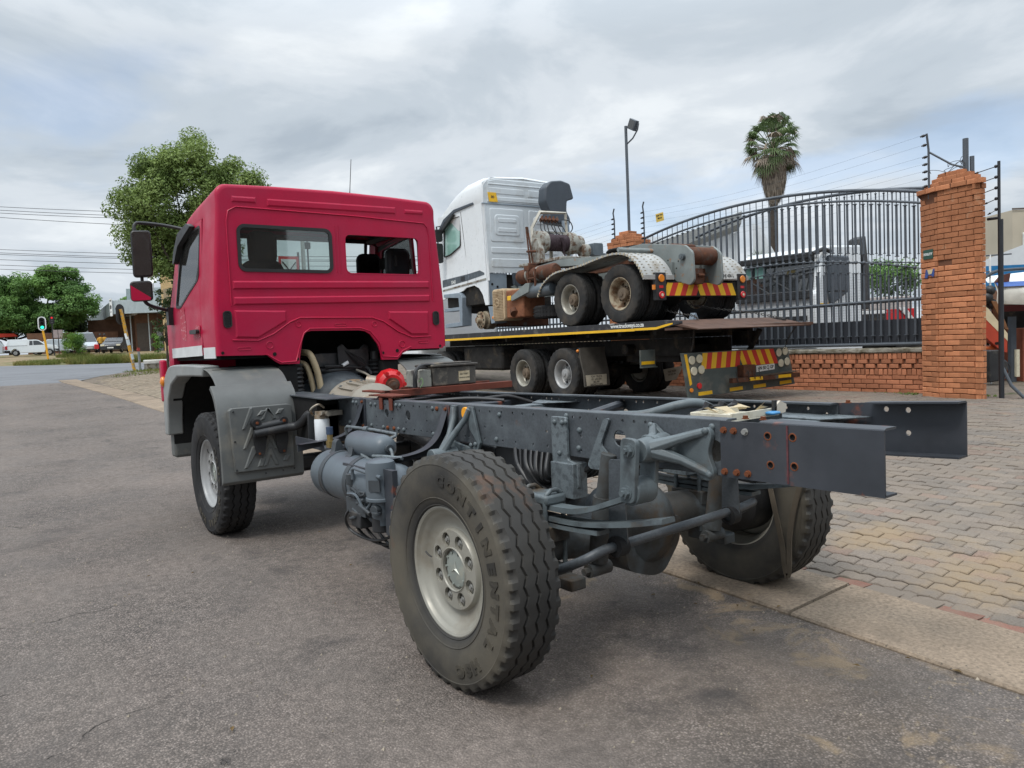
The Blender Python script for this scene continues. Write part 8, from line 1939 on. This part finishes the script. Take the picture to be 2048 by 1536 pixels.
    for k, (a0, a1, z0, z1) in enumerate(((-.75, -.30, .85, 2.85), (-2.4, -1.5, .9, 2.9), (-.9, -.3, 4.6, 6.2), (-2.6, -1.6, 4.6, 6.2))):
        wd = MB().add([P(a0, -.03, bz+z0), P(a1, -.03, bz+z0), P(a1, -.03, bz+z1), P(a0, -.03, bz+z1)], [(0, 1, 2, 3)]).build('window', mat('window_boarding', (.30, .24, .16), .7), y_, ang=None); MB().bx(0, 1, 0, 1, 0, 1, Matrix.Translation(P(a0-.08, -.08, bz+z0-.12)) @ frameM((0, 0, 0), u, (0, 0, 1)) @ Matrix.Diagonal((a1-a0+.16, .1, .12, 1))).build('sill', MT['ybrick'], wd)
    nrow = MB(); z = bz+.0
    while z < bz+hh: nrow.add([P(-off, -.012, z), P(-off-9, -.012, z), P(-off-9, -.012, z+.09), P(-off, -.012, z+.09)], [(0, 1, 2, 3)]); z += .115
    nrow.build('brick_course', mat('yellow_brick_course', (.56, .41, .22), .9, var=.18, vs=3), y_, ang=None, kind='stuff')
canopy_building()
w_ = thing('shop_wall', 'brown brick boundary wall behind the bush', 'wall', (5.5, 88.5, H(5.5, 88.5)))
MB().bx(-2.4, 6, 0, .25, -.2, 2.1).build('wall_panel', MT['wallb'], w_)
# light pole and sign seen through the cab window
t = thing('street_light', 'grey street light pole beyond the red cab', 'street light', (9.6, 29.0, H(9.6, 29)))
MB().tube([(0, 0, -.3), (0, 0, 6.9)], [.11, .08], 12).build('pole', MT['steel'], t); MB().bx(-.15, .15, -.06, .06, 6.7, 6.85).build('crossarm', MT['steel'], t)
t = thing('lamp_post', 'slim dark post with a small lantern seen through the cab window', 'lamp post', (10.3, 30.2, H(10.3, 30)))
MB().tube([(0, 0, -.3), (0, 0, 6.0)], .04, 8).build('pole', MT['blackm'], t); MB().bx(-.18, .12, -.1, .1, 5.2, 5.5).build('lantern', MT['blackm'], t, bev=.03)
t = thing('red_sign', 'red bordered board seen through the cab window beyond the seat', 'sign', (9.2, 29.6, H(9.2, 29.6)))
MB().bx(-.5, .4, -.03, .03, 3.6, 4.75).build('board', MT['red_b'], t); MB().bx(-.40, .28, -.05, -.031, 3.7, 4.62).build('panel', MT['white'], t); MB().tube([(-.35, -.06, 3.75), (.25, -.06, 4.5)], .03, 4).tube([(.25, -.06, 3.75), (-.35, -.06, 4.5)], .03, 4).build('cross', MT['blacktext'], t, kind='stuff'); MB().tube([(.42, .05, -.2), (.42, .05, 4.95)], .05, 8).build('post', MT['blackm'], t)
# power lines
def wire(a, b, sag, lab, grp, r):
    a = Vector(a); b = Vector(b); pts = [a+(b-a)*i/24+Vector((0, 0, -sag*4*(i/24)*(1-i/24))) for i in range(25)]
    tag(MB().tube(pts, r, 4).build('power_line', MT['black']), lab, 'power line', grp)
for k, (za, zb) in enumerate(((8.90, 7.83), (8.78, 7.66), (8.66, 7.58), (8.54, 7.24))):
    wire((-3.6, 39.06+.1*k, za), (6.6, 31.4+.1*k, zb), .08, ['topmost', 'second', 'third', 'lowest'][k]+' of the four upper power lines running into the big tree', 'upper power lines', .011)
for k, (za, zb) in enumerate(((8.92, 6.95), (8.72, 6.75), (8.62, 6.68), (8.30, 6.40), (7.98, 6.05), (7.72, 5.87))):
    wire((-4.0, 54.3, za), (21.3, 35.4, zb), .25, ['topmost', 'second', 'third', 'fourth', 'fifth', 'lowest'][k]+' of the six lower power lines crossing behind the mirror', 'lower power lines', .014)
# ================================================================== YARD BEHIND THE GATE
MT.update(ware=mat('white_warehouse_sheet', (.62, .65, .67), .5, var=.05), wareg=mat('grey_parapet', (.36, .38, .38), .6), beigew=mat('beige_plaster', (.48, .43, .34), .9, var=.08, vs=.8), bluesh=mat('blue_sheet', (.02, .16, .36), .6), arm_r=mat('red_crane_paint', (.42, .05, .02), .45, var=.15), arm_w=mat('cream_stripe', (.62, .52, .34), .5), arm_b=mat('brown_hydraulic', (.20, .085, .03), .5, col2=(.08, .04, .02), c2s=5), boat_w=mat('boat_hull', (.58, .56, .50), .4, col2=(.42, .40, .35), c2s=2), boat_b=mat('boat_blue', (.04, .11, .36), .4))
t = thing('warehouse', 'white warehouse with a grey curved parapet behind the gate', 'warehouse', (22, 17, H(22, 17)))
d_ = Vector((2.4, -1.75, 0)).normalized(); 
def Wp(a, z, b=0): v = d_*a+Vector((-d_.y, d_.x, 0))*b; return (v.x, v.y, z)
mb = MB()
for i in range(46):
    a = -3.2+i*.10; mb.add([Wp(a, -1), Wp(a+.055, -1), Wp(a+.055, 5.0), Wp(a, 5.0)], [(0, 1, 2, 3)]); mb.add([Wp(a+.055, -1, .03), Wp(a+.1, -1, .03), Wp(a+.1, 5.0, .03), Wp(a+.055, 5.0, .03)], [(0, 1, 2, 3)])
mb.add([Wp(1.4, -1), Wp(1.4, -1, 8), Wp(1.4, 5.4, 8), Wp(1.4, 5.4)], [(0, 1, 2, 3)]); mb.build('wall', MT['ware'], t, ang=None)
rows = []
for i in range(13):
    a = -3.4+i*.40; zt3 = 4.45+(i/12)**1.3*1.35; rows.append([Wp(a, zt3-.55-.15*(i/12), -.02), Wp(a, zt3-.45, -.45), Wp(a, zt3, -.55), Wp(a, zt3+.05, -.1), Wp(a, zt3-.4, .3)])
MB().grid(rows).add(rows[-1], [(0, 1, 2, 3, 4)]).build('parapet', MT['wareg'], t, ang=30)
t2 = thing('warehouse', 'pale side wing of the warehouse right of the curved parapet', 'warehouse', (23.3, 15.6, H(23, 15)))
MB().add([(0, 0, -1), (1.3, -.5, -1), (1.3, -.5, 3.6), (.35, -.1, 5.3), (0, 0, 5.4)], [(0, 1, 2, 3, 4)]).add([(1.3, -.5, -1), (2, 6, -1), (2, 6, 3.6), (1.3, -.5, 3.6)], [(0, 1, 2, 3)]).build('wall', MT['ware'], t2, ang=None)
t = thing('potted_palm', 'small green yucca tuft above the white truck roof behind the gate', 'plant', (23.2, 15.2, 4.45)); mb = MB(); rg = random.Random(44)
for k in range(70):
    d = Vector((rg.gauss(0, .6), rg.gauss(0, .6), rg.uniform(.2, 1))).normalized()*rg.uniform(.35, .75); s = d.orthogonal().normalized()*.04; k0 = len(mb.v); mb.v += [tuple(-s), tuple(s), tuple(d)]; mb.f += [(k0, k0+1, k0+2)]
mb.build('leaves', MT['leaf_bush'], t, ang=None); MB().cyl((0, 0, -.35), (0, 0, .05), .22, .28, 12).build('pot', MT['greyp'], t); MB().bx(-.3, .3, -.3, .3, -4.5, -.35).build('plinth', MT['wareg'], t)
# white truck with its nose to the road
def yard_truck():
    zg = H(13, 7); t = thing('yard_truck', 'white truck cab with a large dark windscreen parked behind the gate', 'truck', (12.4, 7.35, zg))
    MB().prism([(0, .75), (-.02, 1.95), (.10, 2.05), (.30, 2.95), (.55, 3.05), (2.0, 3.12), (2.0, .55), (.1, .55)], ((0, 0, 0), (1, 0, 0), (0, 0, 1), (0, 1, 0)), -1.05, 1.05).build('cab', MT['wpaint'], t, bev=.05)
    q = lambda x, z: (.10+(z-2.05)*.222-.025, x, z)
    w = MB().add([q(-.95, 2.06), q(.97, 2.06), q(.92, 2.80), q(-.90, 2.86)], [(0, 1, 2, 3)]).build('windscreen', MT['glass_d'], t, ang=None); MB().bx(-.10, .0, -1.0, 1.0, 1.86, 2.05).bx(.0, .12, -.98, .98, 2.76, 2.90).build('cowl', MT['blackm'], t, bev=.02)
    for y in (-.5, .1): MB().tube([(-.05, y, 2.05), (.06, y+.55, 2.35)], .014, 5).build('wiper', MT['black'], t)
    for y in (.35, .72): MB().bx(.16, .17, y, y+.26, 2.15, 2.7).build('green_interior', mat('green_seat', (.20, .38, .34), .7), t)
    MB().prism([(.42, 2.02), (1.25, 2.08), (1.25, 2.78), (.55, 2.78)], ((0, -1.055, 0), (1, 0, 0), (0, 0, 1), (0, -1, 0)), 0, .01).build('side_window', MT['glass_d'], t)
    MB().bx(.42, 1.2, -1.20, -1.06, 1.98, 2.82).prism([(.42, 2.0), (.5, 1.7), (1.1, 1.95), (1.2, 2.2)], ((0, -1.06, 0), (1, 0, 0), (0, 0, 1), (0, -1, 0)), 0, .12).build('mirror_housing', MT['dgrey'], t, bev=.05)
    MB().tube([(.0, -1.0, 2.85), (.25, -1.12, 2.95), (.5, -1.12, 2.9)], .05, 8).build('mirror_arm', MT['black'], t)
    MB().bx(.05, 2.0, -1.056, -1.052, 1.70, 1.75).build('yellow_line', MT['tape_y'], t)
    gr = MB()
    for k in range(4): gr.bx(-.03, .02, -.85, .85, .9+.16*k, 1.0+.16*k)
    gr.build('grille', MT['blackm'], t, kind='stuff'); MB().bx(-.15, .25, -1.05, 1.05, .35, .75).build('bumper', MT['blackm'], t, bev=.04)
    for y in (-.9, .9): MB().bx(-.06, .05, y-.12, y+.12, .85, 1.05).build('headlight', MT['lens_c'], t, bev=.02)
    for s in (-1, 1): MB().lathe([(.2, -.13), (.46, -.14), (.5, -.1), (.5, .1), (.46, .14), (.2, .13)], (.95, s*.9, .5), (0, 1, 0), 24).build('wheel', MT['rubber_clean'], t)
    MB().prism(rpoly([(2.12, 1.6), (2.22, 2.5), (2.02, 3.1), (2.05, 3.28), (2.3, 3.36), (2.42, 2.6), (2.45, 1.6)], .04), ((0, -1.0, 0), (1, 0, 0), (0, 0, 1), (0, 1, 0)), 0, .3).build('air_stack', MT['blackm'], t, bev=.03)
    MB().bx(2.1, 7.0, -.5, .5, .7, 1.05).build('chassis', MT['under'], t)
yard_truck()
u_ = Vector((1.37, -1.1, 0)).normalized()
def yb(t, a0, a1, z0, z1, m, nm, b0=0, b1=1.8, o=None): 
    v = Vector((-u_.y, u_.x, 0)); M = frameM((0, 0, 0), u_, v); return MB().bx(a0, a1, b0, b1, z0, z1, M).build(nm, m if not isinstance(m, str) else MT[m], t, bev=.02)
t = thing('crane_truck', 'red and white load body of a truck behind the gate', 'truck', (16.45, 7.55, H(16, 7)))
yb(t, .1, 1.45, 1.60, 1.95, mat('faded_canvas', (.48, .44, .42), .8, var=.2), 'cargo_bundle'); yb(t, -.1, 1.0, 1.50, 1.60, 'white', 'white_band'); yb(t, .75, 1.55, 1.05, 1.62, 'red_b', 'red_body'); yb(t, -.1, .75, .75, 1.5, 'under', 'dark_body'); yb(t, .75, 1.7, .75, .95, 'white', 'sill'); yb(t, .0, 1.6, .45, .7, 'under', 'chassis')
for a in (.3, 1.3): M = frameM((0, 0, 0), u_, (0, 0, 1)); MB().lathe([(.2, -.1), (.4, -.12), (.42, .1), (.2, .1)], u_*a+Vector((0, 0, .4)), (-u_.y, u_.x, 0), 20).build('wheel', MT['rubber_clean'], t)
MB().prism([(1.05, 1.66), (1.25, 1.66), (1.5, 1.3), (1.42, 1.25)], ((0, 0, 0), u_, (0, 0, 1), Vector((u_.y, -u_.x, 0))), .02, .05).build('white_stripe', MT['white'], t)
t = thing('orange_loader', 'orange red machine mast standing close behind the brick pillar', 'loader', (16.6, 5.9, H(16, 6)))
yb(t, .55, .95, .0, 2.55, 'arm_r', 'mast', 0, .4); yb(t, .35, .6, .55, .95, 'tape_y', 'yellow_foot', -.2, .2); yb(t, .5, 1.2, 2.45, 2.65, 'red_b', 'head', 0, .5)
tree('dark green shrub behind the yard trucks', (19.0, 8.6, H(19, 8)), [((0, 0, 2.75), (.75, .75, .45)), ((.6, -.5, 2.6), (.6, .6, .4))], 51, 'leaf_green', .08, 26, 160, .05, (.25, .45), .8, limbs=6, name='shrub')
t = thing('utility_pole', 'distant utility pole with crossarm seen over the gate', 'utility pole', (46, 17, H(46, 17)))
MB().tube([(0, 0, -.5), (0, 0, 5.9)], .12, 8).build('pole', MT['bark'], t); MB().bx(-.7, .7, -.06, .06, 5.3, 5.45).build('crossarm', MT['bark'], t)
# right edge
t = thing('beige_building', 'beige plastered flat roofed building at the right edge', 'building', (31.2, 9.1, H(31, 9)))
v0 = Vector((.803, -.596, 0)); v1 = Vector((.596, .803, 0))
MB().add([(-v0*0+Vector((0, 0, z))) for z in (-.5, 5.55)]+[v0*6+Vector((0, 0, z)) for z in (-.5, 5.55)]+[v1*6+Vector((0, 0, z)) for z in (-.5, 5.55)]+[v0*6+v1*6+Vector((0, 0, 5.55))], [(0, 2, 3, 1), (0, 4, 5, 1), (1, 3, 6, 5)]).build('wall', MT['beigew'], t, ang=None)
MB().add([v0*-.05+Vector((0, 0, 5.55))-v1*.05, v0*6+Vector((0, 0, 5.55))-v1*.05, v0*6+Vector((0, 0, 5.62))-v1*.05, v0*-.05+Vector((0, 0, 5.62))-v1*.05], [(0, 1, 2, 3)]).build('roof_edge', MT['soffit'], t, ang=None)
wd = MB().add([v0*.40-v1*.03+Vector((0, 0, 3.55)), v0*1.6-v1*.03+Vector((0, 0, 3.55)), v0*1.6-v1*.03+Vector((0, 0, 4.60)), v0*.40-v1*.03+Vector((0, 0, 4.60))], [(0, 1, 2, 3)]).build('window', MT['glass_d'], t, ang=None)
MB().tube([v0*.40-v1*.05+Vector((0, 0, 3.55)), v0*.40-v1*.05+Vector((0, 0, 4.6)), v0*1.6-v1*.05+Vector((0, 0, 4.6)), v0*1.6-v1*.05+Vector((0, 0, 3.55))], .04, 4, closed=True).tube([v0*.66-v1*.05+Vector((0, 0, 3.55)), v0*.66-v1*.05+Vector((0, 0, 4.6))], .025, 4).build('frame', MT['white'], wd)
t = thing('blue_shed', 'blue walled shed with a pale gable roof beside the beige building', 'shed', (29.6, 9.9, H(30, 9)))
MB().add([(0, 0, 0), v0*2.2, v0*2.2+Vector((0, 0, 3.35)), Vector((0, 0, 3.35))], [(0, 1, 2, 3)]).build('wall', MT['bluesh'], t, ang=None); MB().add([v0*-.2+Vector((0, 0, 3.35)), v0*2.2+Vector((0, 0, 3.35)), v0*2.2+Vector((0, 0, 4.2)), v0*1.3+Vector((0, 0, 3.9))], [(0, 1, 2, 3)]).build('roof', MT['ware'], t, ang=None)
t = thing('steel_gate_frame', 'pale steel gate frame standing behind the black post', 'gate frame', (12.55, 2.95, .45)); 
for k in (0, .10): MB().tube([(k*.8, -k*.6, 0), (k*.8, -k*.6, 2.42)], .018, 6).build('upright', MT['white'], t)
for z in (2.40, 2.1, 1.8): MB().tube([(-.12, .09, z), (.4, -.3, z+.02)], .014, 5).build('rail', MT['dgrey'], t)
t = thing('boat', 'white motor boat with a blue band resting behind the entrance', 'boat', (12.65, 2.85, .45))
bm_ = []
for i in range(9):
    a = i*.35; c_ = v0*a; f = min(1, .25+i*.18); bm_.append([c_-v1*.15*f+Vector((0, 0, 1.90)), c_-v1*.5*f+Vector((0, 0, 1.70-.02*i)), c_-v1*.35*f+Vector((0, 0, 1.50-.03*i))])
MB().grid(bm_).build('hull', MT['boat_w'], t, ang=50); MB().grid([[p[0]+Vector((0, 0, .0))-v1*.02, p[0]+Vector((0, 0, -.09))-v1*.12] for p in bm_]).build('blue_band', MT['boat_b'], t, ang=None)
MB().add([v0*-.1+Vector((0, 0, 1.90)), v0*2.8+Vector((0, 0, 1.92)), v0*2.8+v1*1.2+Vector((0, 0, 2.25)), v0*.2+v1*.6+Vector((0, 0, 2.05))], [(0, 1, 2, 3)]).build('deck', MT['white'], t, ang=None); MB().tube(smooth([v0*-.15+Vector((0, 0, 2.0)), v0*.05+Vector((0, 0, 2.10)), v0*.4+Vector((0, 0, 2.13)), v0*2+Vector((0, 0, 2.16))], 5), .03, 8).build('rail', MT['dgrey'], t)
MB().prism([(0, 1.9), (.25, 1.9), (.28, 2.06), (.1, 2.02)], ((0, 0, 0), v0, (0, 0, 1), -v1), .02, .08).build('brown_cover', mat('brown_tarp', (.11, .045, .035), .8), t)
t = thing('loading_crane', 'red and cream crane arm with brown hydraulic ram behind the black post', 'crane', (12.5, 2.95, .45)); F3 = ((0, 0, 0), v0, (0, 0, 1), -v1)
MB().prism([(.0, 1.30), (.36, .82), (.36, .58), (.25, .60), (-.12, .95), (-.12, 1.36)], F3, 0, .12).build('arm', MT['arm_r'], t, bev=.01); MB().prism([(-.1, 1.50), (.0, 1.42), (.36, .94), (.36, .80), (-.1, 1.28)], F3, .121, .126).build('cream_stripe', MT['arm_w'], t); MB().prism([(.05, 1.56), (.16, 1.54), (.38, 1.0), (.30, 1.02)], F3, .02, .14).build('ram', MT['arm_b'], t, bev=.01); MB().prism(rrect(.12, .22, .74, .79, .02, 3), F3, .1265, .128).build('slot', MT['dark'], t)
MB().tube([(0, 0, .68), v0*.4+Vector((0, 0, .67))], .045, 8).build('orange_bar', MT['orange'], t); MB().prism(rpoly([(-.1, .05), (.15, .08), (.26, .3), (.24, .45), (.12, .45), (.1, .65), (-.1, .65)], .04), F3, .05, .3).build('winch_box', MT['blackm'], t, bev=.02); MB().ball((-.02, -.05, 1.62), .12, 8, 6).ball((.08, -.1, 1.5), .10, 8, 6).ball((0, -.1, 1.75), .1, 8, 6).build('hose_bundle', MT['black'], t, kind='stuff'); MB().tube(smooth([(.3*.8, -.2, .5), (.45*.8, -.3, .3), (.35*.8, -.25, .1), (.2*.8, -.15, .12)], 6), .012, 6).build('cable', MT['black'], t)
t = thing('pallet_stack', 'dark machinery frames and red panels stacked at the right edge', 'machinery', (13.2, 2.75, .45))
MB().bx(0, .10, 0, .1, 0, 1.25, frameM((0, 0, 0), v0, v1)).build('grey_post', MT['dgrey'], t); MB().bx(.22, 1.5, .0, .8, 0, 1.02, frameM((0, 0, 0), v0, v1)).build('red_panel', mat('brick_red_panel', (.22, .07, .04), .7), t); MB().bx(-.35, 1.6, .9, 1.4, .0, 1.5, frameM((0, 0, 0), v0, v1)).build('dark_rack', MT['under'], t); MB().bx(-.4, 1.6, .7, .8, 1.36, 1.48, frameM((0, 0, 0), v0, v1)).bx(.1, .2, .68, .78, 0, 1.4, frameM((0, 0, 0), v0, v1)).build('maroon_frame', mat('maroon_frame', (.13, .03, .03), .6), t); MB().bx(.06, .12, -.06, 0, .1, .62, frameM((0, 0, 0), v0, v1)).build('pale_strip', MT['lens_c'], t)
# clutter of the yard hidden mostly behind sheet and wall
w_ = thing('yard_wall', 'low brown wall at the back of the yard', 'wall', (26, 9, H(26, 9))); MB().bx(-1, 6, -.2, 0, -.2, 2.25, frameM((0, 0, 0), v0, v1)).build('wall_panel', MT['wallb'], w_)

# building added out of view, raised and darkened so the mirrors reflect dark
t = thing('added_mirror_building', 'dark brick building added behind the viewpoint to fill the mirrors', 'building', (-6, -19, 0))
MB().bx(-14, 14, -6, 0, -.5, 8.8).build('wall', brick_mat('darkened_mirror_brick', (.050, .036, .032)), t); MB().bx(-14.2, 14.2, -6.2, .3, 8.8, 9.1).build('roof_edge', MT['wareg'], t)
for k in range(6):
    f_ = MB().bx(-12+4.4*k, -9.6+4.4*k, .0, .06, 0 if k % 2 else 1.0, 2.6).build('door' if k % 2 else 'window', MT['dgrey'], t, bev=.02)
